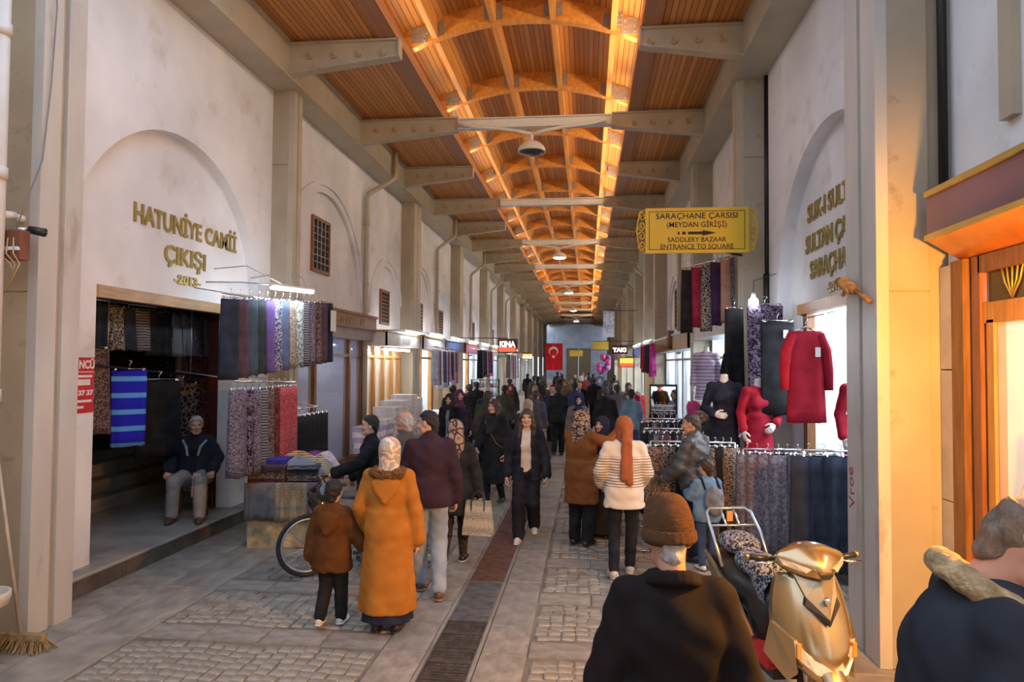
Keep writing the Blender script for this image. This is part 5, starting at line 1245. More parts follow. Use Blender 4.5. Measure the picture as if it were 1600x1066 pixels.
# ---- red notice on the jamb
t = thing('notice', 'red notice with white lettering on the wall beside the left doorway', 'notice', (XL-.146, 6.49, 2.03))
MB().box(-.003,.003,-.12,.12,-.28,.28).build('board', mat('notice_red', (.50,.018,.025), .5, var=.05), t)
WHT = mat('white_print', (.72,.70,.69), .6, var=.03); BLKT = mat('black_print', (.012,.010,.010), .6, var=0)
LM = lambda y, z: Matrix(((0,0,1,.004), (1,0,0,y), (0,1,0,z), (0,0,0,1)))
letters('NCÜ', .115, WHT, LM(-.10,.17), t, .001, sx=fit('NCÜ', .115, .21), bold=.004)
MB().box(.003,.0045,-.115,.105,.13,.138).build('rule', WHT, t); MB().box(.003,.0045,-.115,.065,-.0,.06).build('white_box', WHT, t)
letters('37 37', .07, WHT, LM(-.10,-.1), t, .001, sx=fit('37 37', .07, .2), bold=.003)
for z in (.09, -.16, -.22): MB().box(.003,.0045,-.11,.09 if z > -.2 else -.02,z-.012,z+.012).build('print_line', WHT, t)
# ---- near left: downpipe, cameras, junction box, cable, broom, tub
m = MB(); m.tube([(-4.63,4.93,7.0), (-4.63,4.93,.05)], .062, 12)
for z in (4.9, 3.75, 2.0, .9): m.tube([(-4.63,4.93,z-.05), (-4.63,4.93,z+.05)], .073, 12)
o = m.build('rain_pipe', mat('white_pipe', (.60,.58,.55), .4, var=.08), wl, True)
t = thing('junction_box', 'rusty red junction box with dangling wires on the left wall', 'box', (-4.58, 5.05, 3.2))
MB().rbox(-.12,.10,-.05,.05,-.12,.12).build('box', mat('rust_red_box', (.20,.07,.04), .6, var=.3), t); MB().rbox(-.1,.1,-.07,-.05,-.05,-.02).build('terminal_strip', WHITEP, t)
for k in range(3):
    MB().tube([(-.05+k*.05,-.055,.05), (-.04+k*.06,-.09,-.08), (.05+k*.04,-.08,-.16), (.08-k*.04,-.06,-.26-.06*k)], .006, 5).build('wire', mat('tan_wire', (.45,.33,.18), .5), t, True)
def cctv(label, loc, rz, pitch_, white=True):
    t = thing('security_camera', label, 'camera', loc, rz)
    m = MB(); m.tube([(0,0,0), (0,.07,0)], .03, 10); m.build('mount', WHITEP, t, True); MB().tube([(0,.06,0), (.0,.12,.01)], .012, 8).build('arm', BLACKP if not white else WHITEP, t, True)
    m = MB(); m.tube([(0,.10,.012), (0,.22,-.01)], [.032,.036], 12); m.build('body', BLACKP if not white else WHITEP, t, True); MB().tube([(0,.219,-.01), (0,.224,-.011)], .026, 12).build('lens', BLACKP, t, True)
cctv('white security camera at the left edge pointing at the viewer', (-4.70, 5.28, 3.46), PI, 0); cctv('black security camera on a short arm pointing into the street', (-4.62, 5.12, 3.33), -PI/2+.2, 0, False)
tag(MB().tube([(-4.52, 5.3, 5.9), (-4.52, 5.36, 5.3), (-4.53, 5.33, 4.6), (-4.53, 5.26, 3.95), (-4.57, 5.14, 3.55), (-4.6, 5.08, 3.3)], .006, 5).build('cable', mat('grey_cable', (.20,.19,.19), .5), None, True), 'thin grey cable running down the left column to the junction box', 'cable')
t = thing('broom', 'long handled straw broom leaning on the left wall', 'broom', (-4.42, 5.06, 0))
MB().tube([(0,0,.1), (-.25,-.05,1.75)], .014, 8).build('handle', mat('broom_handle', (.42,.36,.28), .5, var=.2), t, True)
STRAW = mat('straw', (.30,.20,.09), .9, var=.4, scale=30); MB().box(-.2,.2,-.03,.03,.08,.13).build('head', STRAW, t)
m = MB(); q = random.Random(5)
for i in range(170):
    x = q.uniform(-.2,.2); y = q.uniform(-.025,.025); m.tube([(x,y,.10), (x*1.25+q.uniform(-.03,.03), y*3+q.uniform(-.04,.04), q.uniform(0,.015))], .004, 4, cap=False)
tag(m.build('bristles', STRAW, t), kind='stuff')
t = thing('tub', 'pale round tub on a stand at the left edge', 'tub', (-4.47, 4.76, 0))
MB().lathe([(.10,0),(.10,.42),(.15,.44),(.17,.5),(.17,.54),(.15,.54),(.14,.47),(.001,.46)], 20).build('bowl', mat('pale_tub', (.55,.5,.42), .5, var=.1), t, True)
# ---- bicycle
t = thing('bicycle', 'bicycle with grey wheels held by the teenage boy', 'bicycle', (-2.95, 7.15, 0), math.atan2(.6, .8))
TYRE = mat('tyre', (.02,.02,.022), .8, var=.2); RIM = mat('grey_rim', (.42,.44,.46), .35, .6, var=.1); FRM = mat('bike_frame', (.03,.05,.09), .35, .2, var=.1)
def ring(m, c, R, r, seg=36, axis='Y'):
    m.tube([(c[0]+R*math.cos(2*PI*i/seg), c[1], c[2]+R*math.sin(2*PI*i/seg)) for i in range(seg)], r, 8, closed=True)
for x in (0, 1.02):
    w_ = MB(); ring(w_, (x,0,.33), .312, .022); wo = w_.build('wheel', TYRE, t, True)
    w_ = MB(); ring(w_, (x,0,.33), .278, .014); w_.build('rim', RIM, wo, True)
    w_ = MB()
    for i in range(18): a = 2*PI*i/18; w_.tube([(x+.02*math.cos(a+1), .02*(1 if i % 2 else -1), .33+.02*math.sin(a+1)), (x+.275*math.cos(a), 0, .33+.275*math.sin(a))], .0022, 4, cap=False)
    w_.tube([(x,-.05,.33), (x,.05,.33)], .022, 8); w_.build('spokes', CHROME, wo, True)
hd, bb, st, rr = (.20,0,.86), (.62,0,.29), (.74,0,.80), (1.02,0,.33)
m = MB(); m.tube([(.22,0,.78), bb], .022, 8); m.tube([(.21,0,.84), (.73,0,.74)], .018, 8); m.tube([bb, st], .018, 8)
for s in (-.05, .05): m.tube([bb, (1.02,s,.33)], .011, 6); m.tube([(.73,0,.74), (1.02,s,.33)], .010, 6)
m.build('frame', FRM, t, True)
m = MB()
for s in (-.055, .055): m.tube([(.22,s,.70), (0,s,.33)], .014, 8)
m.tube([(.22,-.055,.70), (.22,.055,.70)], .014, 6); m.tube([(.22,0,.70), (.165,0,.95)], .016, 8); m.build('fork', FRM, t, True)
m = MB(); m.tube([(.24,-.29,1.0), (.16,-.2,1.02), (.13,0,.97), (.16,.2,1.02), (.24,.29,1.0)], .012, 8); hb = m.build('handlebar', CHROME, t, True)
for s in (-1, 1): MB().tube([(.24,s*.29,1.0), (.30,s*.33,.995)], .018, 8).build('grip', BLACKP, hb, True)
m = MB(); m.ell((.76,0,.86), (.14,.08,.035)); m.tube([(.74,0,.78), (.75,0,.86)], .014, 6); m.build('saddle', BLACKP, t, True)
m = MB(); ring(m, (.62,-.04,.29), .085, .008, 20); m.tube([(.62,-.06,.29), (.56,-.06,.13)], .012, 6); m.tube([(.62,.06,.29), (.68,.06,.45)], .012, 6); cr = m.build('crank', CHROME, t, True)
for (x, y, z) in ((.56,-.12,.13), (.68,.12,.45)): MB().rbox(x-.045,x+.045,y-.04,y+.04,z-.012,z+.012).build('pedal', BLACKP, cr)
m = MB(); m.tube([(.62,-.04,.375), (1.02,-.04,.36), (1.05,-.04,.33), (1.02,-.04,.30), (.62,-.04,.205)], .006, 5); m.build('chain', GALV, t)
F = Field((-.25,-.22,-.3), (.25,.22,.2), .012); F.ell((0,0,-.05), (.15,.12,.15), .03); F.ell((.05,.02,.02), (.10,.09,.11), .03); F.cone((0,0,.08), (0,0,.15), .05, .02, .03); F.ripple(.014, 1.0)
v_, f_ = F.net(); o = link('plastic_bag', np_mesh('plastic_bag', v_, f_, mat('shiny_black_plastic', (.012,.012,.012), .12, var=.1, coat=.6)), None, (-2.80, 7.12, .89)); tag(o, 'shiny black plastic bag hanging on the bicycle handlebar', 'bag')
# ---- checked shopping bag
t = thing('shopping_bag', 'cream and black checked shopping bag with dark handles', 'bag', (-1.20, 7.66, .38), -.1)
CHK = fab('checked_bag', (.50,.46,.36), (.05,.045,.03), 'dots', 60)
m = MB(); vs = [(-.17,-.07,0),(.17,-.07,0),(.17,.07,0),(-.17,.07,0),(-.135,-.03,.37),(.135,-.03,.37),(.135,.03,.37),(-.135,.03,.37)]
m.add(vs, [(0,3,2,1),(0,1,5,4),(1,2,6,5),(2,3,7,6),(3,0,4,7),(4,5,6,7)]); m.build('body', CHK, t)
for y in (-.035, .035): MB().tube([(-.07,y,.05), (-.075,y*1.0,.36), (-.05,y*.4,.45), (0,0,.475), (.05,y*.4,.45), (.075,y,.36), (.07,y,.05)], .009, 6).build('handle', BLACKP, t, True)
# ================================================================== SHOPFRONTS
GLASS = mat('shop_glass', (.80,.88,.92), .03, var=0, alpha=.22)
LAMPP = mat('shop_ceiling_lamp', (1,1,1), .3, var=0, emit=32, ecol=(.84,.93,1.0)); LAMPW = mat('shop_ceiling_lamp_warm', (1,1,1), .3, var=0, emit=11, ecol=(1.0,.84,.60))
INNER = mat('shop_inner_wall', (.66,.69,.73), .7, var=.06); INNERW = mat('shop_inner_wall_warm', (.66,.55,.38), .7, var=.06)
ALU = mat('aluminium', (.55,.56,.57), .35, .7, var=.05); GREYP = mat('grey_shutter', (.28,.25,.25), .5, var=.12); BROWNS = mat('brown_sign', (.26,.13,.075), .5, var=.25, scale=3, stretch=(1,8,8))
BEIGEC = mat('beige_canopy', (.46,.35,.24), .55, var=.1); WHITEC = mat('white_canopy', (.66,.66,.66), .5, var=.05)
LAMPB = mat('shop_ceiling_lamp_dim', (1,1,1), .3, var=0, emit=4.5, ecol=(.72,.78,1.0)); INNERB = mat('shop_inner_wall_blue', (.42,.46,.62), .7, var=.06)
def room(par, side, y0, y1, depth=2.0, zt=2.85, warm=False, fl=.12, dim=False):
    """open-fronted shop room lined and lit from its ceiling"""
    X = (lambda d: XL-d) if side == 'L' else (lambda d: XR+d)
    b = lambda m, d0, d1, ya, yb, z0, z1: m.box(min(X(d0), X(d1)), max(X(d0), X(d1)), ya, yb, z0, z1)
    m = MB(); b(m, depth, depth+.1, y0, y1, 0, zt); b(m, .08, depth, y0-.06, y0, 0, zt); b(m, .08, depth, y1, y1+.06, 0, zt); b(m, .0, depth, y0, y1, zt, zt+.1); b(m, .0, depth, y0, y1, 0, fl)
    m.build('shop_room', INNERW if warm else INNERB if dim else INNER, par)
    m = MB(); b(m, depth*.35, depth*.35+.3, y0+.4, y1-.4, zt-.04, zt-.005); m.build('ceiling_lamp', LAMPW if warm else LAMPB if dim else LAMPP, par)
def front(label, side, y0, y1, sign, frame, zt=3.05, sh=.30, canopy=.35, posts=(0,.5,1), glass=True, dz=2.45, under=None, group=None):
    """framed shopfront: sign board, soffit, posts, transom and panes"""
    t = thing('shop_front', label, 'shop front', (XL if side == 'L' else XR, y0, 0))
    s = 1 if side == 'L' else -1; W = y1-y0
    b = lambda m, d0, d1, ya, yb, z0, z1: m.box(min(s*d0, s*d1), max(s*d0, s*d1), ya, yb, z0, z1)
    m = MB(); b(m, canopy-.04, canopy, 0, W, zt-sh, zt); b(m, 0, canopy, 0, .04, zt-sh, zt); b(m, 0, canopy, W-.04, W, zt-sh, zt); m.build('sign_board', sign, t)
    m = MB(); b(m, .0, canopy-.04, .04, W-.04, zt-sh, zt-sh+.05); m.build('soffit', under or frame, t)
    m = MB(); b(m, -.02, canopy+.03, -.02, W+.02, zt, zt+.05); m.build('cornice', frame, t)
    for p in posts:
        y = p*(W-.10); m = MB(); b(m, -.08, .04, y, y+.10, 0, zt-sh); m.build('post', frame, t)
    m = MB(); b(m, -.06, .03, 0, W, dz-.06, dz); m.build('transom', frame, t)
    m = MB(); b(m, -.08, .03, 0, W, 0, .35); m.build('stall_riser', frame, t)
    if glass:
        for a, c in zip(posts, posts[1:]):
            m = MB(); b(m, -.035, -.025, a*(W-.10)+.10, c*(W-.10), .35, dz-.06); m.build('pane', GLASS, t); m = MB(); b(m, -.035, -.025, a*(W-.10)+.10, c*(W-.10), dz, zt-sh); m.build('pane', GLASS, t)
    return t
# left bay 2: carved wooden sign over a window, then the bright linen shop
room(wl, 'L', 10.6, 14.55, 1.8, dim=True); t = front('window shop with a carved wooden sign board behind the high skirt rail', 'L', 10.55, 14.65, BROWNS, WOODB, 3.22, .26, .32, (0,.35,.80,1), under=GREYP)
m = MB(); m.box(.02,.26,0,4.1,2.74,2.96); m.build('shutter_box', GREYP, t)
q = random.Random(2); m = MB()
for i in range(22):
    y = 1.0+i*.1+(.12 if i > 10 else 0); m.box(.32,.335,y,y+.035,3.03,3.16); m.box(.32,.335,y+.035,y+.07,3.03+q.choice((0,.05,.1)),3.06+q.choice((.0,.04,.1)))
m.build('carved_lettering', mat('dull_gold', (.30,.22,.09), .5, .3, var=.2), t)
MB().box(-.5,-.45,1.0,3.0,.35,1.3).build('window_backdrop', fab('f_window', (.20,.28,.50), (.34,.44,.68), 'blobs', 5), t)
room(wl, 'L', 14.75, 17.65, 1.8, warm=True); t = front('bright linen shop with a pale canopy and orange wooden doors', 'L', 14.7, 17.72, WHITEC, WOODO, 2.95, .30, .55, (0,.25,.5,.75,1), under=BEIGEC)
MB().box(.551,.556,1.3,2.0,2.72,2.86).build('sign_text_plate', GREYP, t)
tube_lamp('tube lamp over the pale canopy of the linen shop', (-4.25, 15.9, 3.02), (-4.25, 17.3, 3.02)); tube_lamp('tube lamp under the pale canopy of the linen shop', (-4.55, 15.0, 2.58), (-4.55, 17.4, 2.58))
# folded linen stacks in front
t = thing('linen_bench', 'low bench carrying stacks of folded white linen', 'bench', (-4.05, 12.35, 0)); MB().rbox(-.3,.3,0,3.4,.55,.6).build('top', WOODB, t)
for y in (.1, 1.7, 3.3):
    for x in (-.26, .26): MB().box(x-.03,x+.03,y-.03,y+.03,0,.55).build('leg', WOODB, t)
k = 0
for yy, n, zz in ((12.6,5,0), (13.15,6,0), (13.75,8,0), (14.35,9,0), (15.0,10,0), (15.55,9,0)):
    nm = ['nearest','second','third','fourth','fifth','farthest'][k]; k += 1
    for i in range(n):
        c = 'lavender' if (yy < 13.5 and i % 2 == 0) else 'white'
        folded(f'{c} folded sheet, {ORD[i]} from the bottom, {nm} linen stack', (-4.05+g_rng.uniform(-.02,.02), yy, .6+i*.098), PI/2+g_rng.uniform(-.06,.06), .48, .46, .095, FB[c], 'folded sheets on the linen bench', 'folded_sheet')
# farther left shops
sg = [WHITEC, mat('blue_sign', (.05,.10,.30), .5), mat('pink_sign', (.50,.18,.25), .5), WHITEC, BEIGEC, mat('green_sign', (.08,.25,.14), .5), WHITEC, BROWNS, WHITEC, BEIGEC, WHITEC, BROWNS]
lab = ['clothes shop with a white sign past the linen shop', 'scarf shop with a blue sign on the left', 'shop with a pink sign beside the KINA signs', 'fourth shop past the linen shop on the left', 'beige fronted shop on the left in the distance', 'green signed shop on the left in the distance', 'far white shop front on the left', 'far brown shop front on the left', 'farther white shop front on the left', 'farther beige shop front on the left', 'next to last shop front on the left', 'last shop front on the left']
k = 0
for i in range(2, 8):
    a, b = LCOLS[i][1], LCOLS[i+1][0]; mid = (a+b)/2
    for ya, yb in ((a, mid-.05), (mid+.05, b)):
        room(wl, 'L', ya+.08, yb-.08, 1.7, warm=(k % 3 == 1)); front(lab[k], 'L', ya, yb, sg[k], ALU if k % 2 else WOODO, 3.0, .34, .45, (0,.5,1), glass=k % 2 == 1)
        if k < 8: tube_lamp('tube lamp over the '+lab[k], (-4.38, ya+.5, 3.1), (-4.38, yb-.5, 3.1))
        k += 1
gl = ['pale blue','lilac','grey','white','violet','denim','pale blue','mauve','lilac','navy','grey','lavender','denim','pink']
rail('rail of small pale garments outside the white signed clothes shop', (-4.2, 18.6, 2.72), (-4.2, 21.9, 2.72))
for i, c in enumerate(gl): skirt_item(f'{c} small garment, {ORD[i]} from the near end, rail past the linen shop', (-4.2, 18.75+i*.235, 2.62), PI/2-.6, .22, g_rng.uniform(.6,1.15), FB[c], .13, 3, .3, 1.15, group='small garments past the linen shop', name='small_garment', cat='garment')
def table_cloth(label, loc, sx, sy, h, mt, rz=0):
    t = thing('cloth_covered_table', label, 'table', loc, rz); MB().rbox(-sx/2,sx/2,-sy/2,sy/2,h-.04,h,.01).build('top', WOODB, t)
    o = drape(1,1.02,h-.01,1,1.02,14,.02,1,5,80).mesh('cloth', mt, True); c = link('table_covering', o, t, (0,0,h+.003)); c.scale = (sx*1.05,sy*1.05,1)
    for x in (-1,1):
        for y in (-1,1): MB().box(x*(sx/2-.06)-.02,x*(sx/2-.06)+.02,y*(sy/2-.06)-.02,y*(sy/2-.06)+.02,0,h-.04).build('leg', WOODB, t)
    return t
table_cloth('white covered stall table past the linen shop', (-3.95, 18.8, 0), .8, 1.6, .95, FB['white']); table_cloth('white printed stall table beside the scarf heads', (-3.6, 21.2, 0), .9, 1.8, .8, fab('f_wprint', (.62,.60,.64), (.16,.15,.25), 'blobs', 9))
def bust(label, loc, rz, scarf, cloth):
    t = thing('scarf_bust', label, 'mannequin', loc, rz); hv, hf, hm = head_mesh('f', .011); link('head', np_mesh('head', hv+np.array([0,0,.42]), hf, mat('mannequin_skin', (.70,.62,.56), .4, var=.03)), t)
    F = Field((-.25,-.2,0), (.25,.25,.65), .013); F.ell((0,-.018,.448), (.10,.12,.114), .02); F.cone((0,-.02,.34), (0,-.03,.2), .09, .11, .04); F.ell((0,0,.12), (.18,.13,.14), .05); F.ell((0,.135,.40), (.056,.095,.086), .012, sub=True); F.cut(lambda X, Y, Z: .01-Z); v_, f_ = F.net(); link('scarf', np_mesh('scarf', v_, f_, scarf), t)
bust('mannequin head in a red scarf on the white table', (-3.75, 20.8, .82), PI-.4, fab('f_redsc', (.30,.03,.03)), None); bust('mannequin head in a pale blue scarf on the white table', (-3.55, 21.3, .82), PI-.4, FB['pale blue'], None); bust('mannequin head in a black scarf on the white table', (-3.3, 21.6, .82), PI-.4, FB['black'], None)
t = thing('display_stand', 'glass display stand of small goods outside the scarf shop', 'stand', (-3.35, 22.6, 0), .2)
for x in (-.45,.45): MB().box(x-.02,x+.02,-.15,.15,0,1.75).build('side', BLACKM, t)
for z in (.3,.6,.9,1.2,1.5,1.73): MB().box(-.45,.45,-.15,.15,z-.01,z+.01).build('shelf', BLACKM, t)
for j, z in enumerate((.31,.61,.91,1.21,1.51)):
    for i in range(6):
        x = -.38+i*.15; c = g_rng.choice(['white','pale blue','lilac','grey','cream','pink']); h_ = g_rng.uniform(.1,.2)
        m = MB(); m.rbox(x-.055,x+.055,-.09,.06,z,z+h_,.012); m.build('packet', FB[c], t)
# farther hanging goods on both sides
def row(desc, side, y0, n, dy, x, z, cl, h, grp):
    for i in range(n):
        c = g_rng.choice(cl); skirt_item(f'{c} garment, {ORD[i]} from the near end, {desc}', (x, y0+i*dy, z), PI/2-.6, .26, h*g_rng.uniform(.8,1.1), FB[c], .15, 3, .3, 1.1, group=grp, name='garment', cat='garment', hang=True)
rail('dark garment rail by the KINA signs', (-4.1, 26.0, 2.8), (-4.1, 29.4, 2.8)); row('dark rail by the KINA signs', 'L', 26.2, 11, .3, -4.1, 2.78, ['navy','denim','black','plum','pink'], 1.0, 'garments by the KINA signs')
rail('garment rail of the bright shop behind the KINA signs', (-3.7, 32.2, 2.7), (-3.7, 36.4, 2.7)); row('bright shop rail beyond the KINA signs', 'L', 32.4, 13, .31, -3.7, 2.68, ['white','pale blue','red','grey','white','dark slate'], 1.2, 'garments at the bright shop')
# lit box signs
def box_sign(label, loc, w, h, txt, face, tcol, tsize, sub=None, armx=None):
    t = thing('box_sign', label, 'sign', loc); MB().box(-w/2,w/2,-.04,.04,-h/2,h/2).build('case', mat('sign_case', (.10,.02,.015), .5), t)
    MB().box(-w/2+.03,w/2-.03,-.046,-.04,-h/2+.03,h/2-.03).build('face', face, t)
    if txt: letters(txt, tsize, tcol, Matrix(((1,0,0,0), (0,0,-1,-.047), (0,1,0,-tsize*.35+(h*.12 if sub else 0)), (0,0,0,1))), t, .002, 'CENTER', sx=fit(txt, tsize, w*.8), bold=.008)
    if sub: MB().box(-w/2+.03,w/2-.03,-.048,-.046,-h/2+.03,-h/2+h*.4).build('lower_panel', sub, t)
    if armx is not None: m = MB(); m.tube([(0,0,h/2+.02), (armx,0,h/2+.02)], .015, 6); m.build('arm', BLACKM, t)
    return t
SIGNW = mat('sign_white_glow', (1,1,1), .5, var=0, emit=2.2, ecol=(1,.95,.9)); SIGNR = mat('sign_red_glow', (.5,.04,.03), .5, var=0, emit=.9, ecol=(1,.12,.05)); SIGNO = mat('sign_orange_glow', (.8,.3,.05), .5, var=0, emit=1.1, ecol=(1,.45,.08)); SDARK = mat('sign_dark_red', (.13,.012,.01), .5, var=.1)
box_sign('lit box sign reading KINA on the left side of the street', (-2.62, 22.6, 2.86), .62, .46, 'KINA', SDARK, SIGNW, .26, SIGNR, -1.9)
box_sign('smaller lit box sign behind the KINA sign', (-2.75, 31.8, 2.62), .5, .26, None, SIGNO, SIGNW, .12, SIGNW, -1.8)
box_sign('lit box sign reading TAKI on the right side of the street', (1.12, 24.5, 2.78), .55, .28, 'TAKI', SDARK, SIGNW, .2, None, 1.4)
box_sign('orange glowing box sign below the TAKI sign', (1.42, 25.6, 2.35), .55, .36, None, SIGNO, SIGNW, .12, SIGNR, 1.1)
for lb, x, y, z, w_ in (('small yellow hanging sign far along on the right', .62, 33.0, 3.15, .75), ('smallest yellow hanging sign far down the street', -.72, 44.0, 2.95, .85)): 
    t = thing('hanging_sign', lb, 'sign', (x, y, z)); MB().box(-w_/2,w_/2,-.03,.03,-.2,.2).build('board', mat('yellow_board', (.52,.33,.03), .5, var=.08), t); MB().box(-w_/2+.03,w_/2-.03,-.034,-.03,-.17,.17).build('face', mat('yellow_face', (.62,.42,.04), .5, var=.06), t); MB().tube([(-w_/2,0,.21), (XR-x,0,.21)], .014, 6).build('arm', BLACKM, t)
t = thing('banner', 'pale hanging banner on the right far along the street', 'banner', (.95, 31.5, 4.1)); MB().box(-.25,.25,-.008,.008,-.6,.6).build('cloth', fab('f_banner', (.62,.66,.72), (.35,.42,.6), 'blobs', 4), t); MB().tube([(-.28,0,.6), (1.3,0,.6)], .015, 6).build('rod', BLACKM, t)
# flag: red with a white crescent and star
t = thing('flag', 'large red flag with white crescent and star hanging over the street', 'flag', (-2.18, BEAMS[11], 3.6))
FRED = fab('flag_red', (.62,.012,.02), (.68,.02,.03)); m = MB(); n = 16
for i in range(n):
    a, b = -.56+1.12*i/n, -.56+1.12*(i+1)/n; ya, yb = .03*math.sin(9*a), .03*math.sin(9*b)
    m.prism([(a,ya-.006),(b,yb-.006),(b,yb+.006),(a,ya+.006)], 'Z', -1.75, 0)
m.build('cloth', FRED, t)
m = MB(); N_c = 28; out = [(.30*math.cos(-PI*.78+2*PI*.78*i/N_c+PI/2*0), .30*math.sin(-PI*.78+2*PI*.78*i/N_c)) for i in range(N_c+1)]
cres = [(.31*math.sin(a), .31*math.cos(a)) for a in [(-2.45+4.9*i/N_c) for i in range(N_c+1)]]; inn = [(.24*math.sin(a), -.075+.24*math.cos(a)) for a in [(-2.2+4.4*i/N_c) for i in range(N_c+1)]]
for i in range(N_c): m.add([(cres[i][0]-.05,-.045,-.5+cres[i][1]), (cres[i+1][0]-.05,-.045,-.5+cres[i+1][1]), (inn[i+1][0]-.05,-.045,-.5+inn[i+1][1]), (inn[i][0]-.05,-.045,-.5+inn[i][1])], [(0,1,2,3)])
m.build('crescent', WHT, t)
m = MB(); st_ = [((.15 if i % 2 == 0 else .06)*math.sin(i*PI/5)-.05, -.86+(.15 if i % 2 == 0 else .06)*math.cos(i*PI/5)) for i in range(10)]; m.prism(st_, 'Y', -.05, -.044); m.build('star', WHT, t)
MB().tube([(-.62,0,.01), (.62,0,.01)], .015, 6).build('rod', BLACKM, t); MB().tube([(0,0,.01), (0,0,3.25)], .006, 5).build('cord', BLACKM, t)
# balloons on the right
t = thing('balloon_bunch', 'bunch of pink balloons by the right stalls', 'balloons', (.72, 32.0, 1.9))
q = random.Random(4)
for i in range(16): MB().ell((q.uniform(-.28,.28), q.uniform(-.2,.2), q.uniform(0,.75)), (.13,.13,.155)).build('balloon', mat('balloon_pink' if i % 3 else 'balloon_violet', (.55,.05,.22) if i % 3 else (.22,.08,.30), .2, var=.05), t, True)
MB().tube([(0,0,0), (0,0,-1.9)], .01, 5).build('stick', BLACKM, t)
# ================================================================== RIGHT SIDE
# doorway room behind the lettered arch
m = MB(); m.box(4.2, 4.3, 5.9, 10.3, 0, 3.1); m.box(2.99, 4.3, 5.8, 5.9, 0, 3.1); m.box(2.99, 4.3, 10.3, 10.4, 0, 3.1); m.box(2.95, 4.3, 5.8, 10.4, 3.03, 3.13); m.build('shop_room', INNER, wr)
MB().box(3.2, 3.5, 6.5, 9.8, 2.95, 2.99).build('ceiling_lamp', LAMPP, wr)
MB().box(2.70, 2.82, 6.45, 9.3, 2.93, 3.06).build('lintel', WOODO, wr)
MB().box(2.76, 2.86, 9.1, 9.25, 0, 2.93).build('door_post', WOODB, wr)
# shops further along
room(wr, 'R', 10.9, 14.7, 1.8); front('bright clothes shop behind the mannequins on the right', 'R', 10.85, 14.72, WHITEC, ALU, 3.05, .26, .40, (0,.45,1), glass=False)
labr = ['shop with a brown awning bracket and tall window on the right', 'second window shop along the right side', 'shop with the red garments on the right', 'shop behind the balloons on the right', 'far shop front on the right', 'farther shop front on the right', 'next to last shop front on the right', 'last shop front on the right']
segs = [(15.25,19.05), (19.15,23.05)]+[(RCOLS[i][1], RCOLS[i+1][0]) for i in range(3, 9)]
for k, (a, b) in enumerate(segs):
    room(wr, 'R', a+.08, b-.08, 1.7, warm=(k % 4 == 2)); front(labr[k], 'R', a, b, [WOODL, WOODL, WHITEC, sg[1], WHITEC, BEIGEC, WHITEC, BROWNS][k], ALU, 3.0, .36, .45, (0,.4,1), glass=k < 2)
    if k in (2, 3, 5): tube_lamp('tube lamp over the '+labr[k], (2.1, a+.5, 3.1), (2.1, b-.5, 3.1))
m = MB(); m.box(2.05,2.2,18.0,18.12,2.7,3.15); m.box(1.85,2.2,18.0,18.12,2.66,2.74); tag(m.build('awning_bracket', WOODB), 'dark wooden awning bracket on the right shop sign', 'bracket')
rail('rail of red and dark garments on the right in the distance', (1.75, 19.6, 2.9), (1.95, 23.4, 2.9)); row('red garment rail on the right', 'R', 19.8, 12, .3, 1.82, 2.86, ['red','red','crimson','magenta','navy','black'], .85, 'red garments on the right')
rail('low rack of red knitwear on the right', (1.35, 18.0, 1.5), (1.45, 20.6, 1.5), posts=True); row('the low rack of red knitwear', 'R', 18.1, 8, .3, 1.4, 1.46, ['red','crimson','grey','red'], .9, 'red knitwear on the right')
# yellow direction sign
t = thing('direction_sign', 'yellow hanging direction sign with scrolled ends and a black arrow', 'sign', (1.52, 9.9, 4.17))
YEL = mat('sign_yellow', (.60,.40,.02), .45, var=.06, scale=3); YEL2 = mat('sign_yellow_scroll', (.50,.33,.03), .4, .2, var=.15); SW, SH = 1.42, .64
MB().box(-SW/2,SW/2,-.02,.02,-SH/2,SH/2).build('board', YEL, t)
m = MB()
for (x0,x1,z0,z1) in ((-SW/2+.05,SW/2-.05,SH/2-.055,SH/2-.047), (-SW/2+.05,SW/2-.05,-SH/2+.047,-SH/2+.055), (-SW/2+.05,-SW/2+.058,-SH/2+.05,SH/2-.05), (SW/2-.058,SW/2-.05,-SH/2+.05,SH/2-.05)): m.box(x0,x1,-.023,-.02,z0,z1)
m.build('border_line', BLKT, t)
def scroll(cx, cz, s, f):
    pts = []
    for i in range(26): a = i/25*3.6*PI*.75; r = .075*(1-i/30); pts.append((cx+s*r*math.cos(a)*.7, 0, cz+f*r*math.sin(a)))
    return pts
for s in (-1, 1):
    m = MB()
    for f in (-1, 1):
        m.tube(scroll(s*(SW/2+.045), f*.20, s, f), .013, 6); m.tube(scroll(s*(SW/2+.05), f*.075, s, -f), .013, 6)
    m.tube([(s*(SW/2), 0, -SH/2+.03), (s*(SW/2+.07), 0, -.28), (s*(SW/2+.10), 0, -.14), (s*(SW/2+.12), 0, 0), (s*(SW/2+.10), 0, .14), (s*(SW/2+.07), 0, .28), (s*(SW/2), 0, SH/2-.03)], .014, 6); m.build('scroll_end', YEL2, t, True)
TM = lambda z: Matrix(((1,0,0,0), (0,0,-1,-.021), (0,1,0,z), (0,0,0,1)))
for s_, sz, z, wd in (('SARAÇHANE ÇARSISI', .115, .165, 1.12), ('(MEYDAN GİRİŞİ)', .105, .045, .82), ('SADDLERY BAZAAR', .095, -.165, .80), ('ENTRANCE TO SQUARE', .095, -.262, 1.0)):
    letters(s_, sz, BLKT, TM(z), t, .002, 'CENTER', sx=fit(s_, sz, wd), bold=.001)
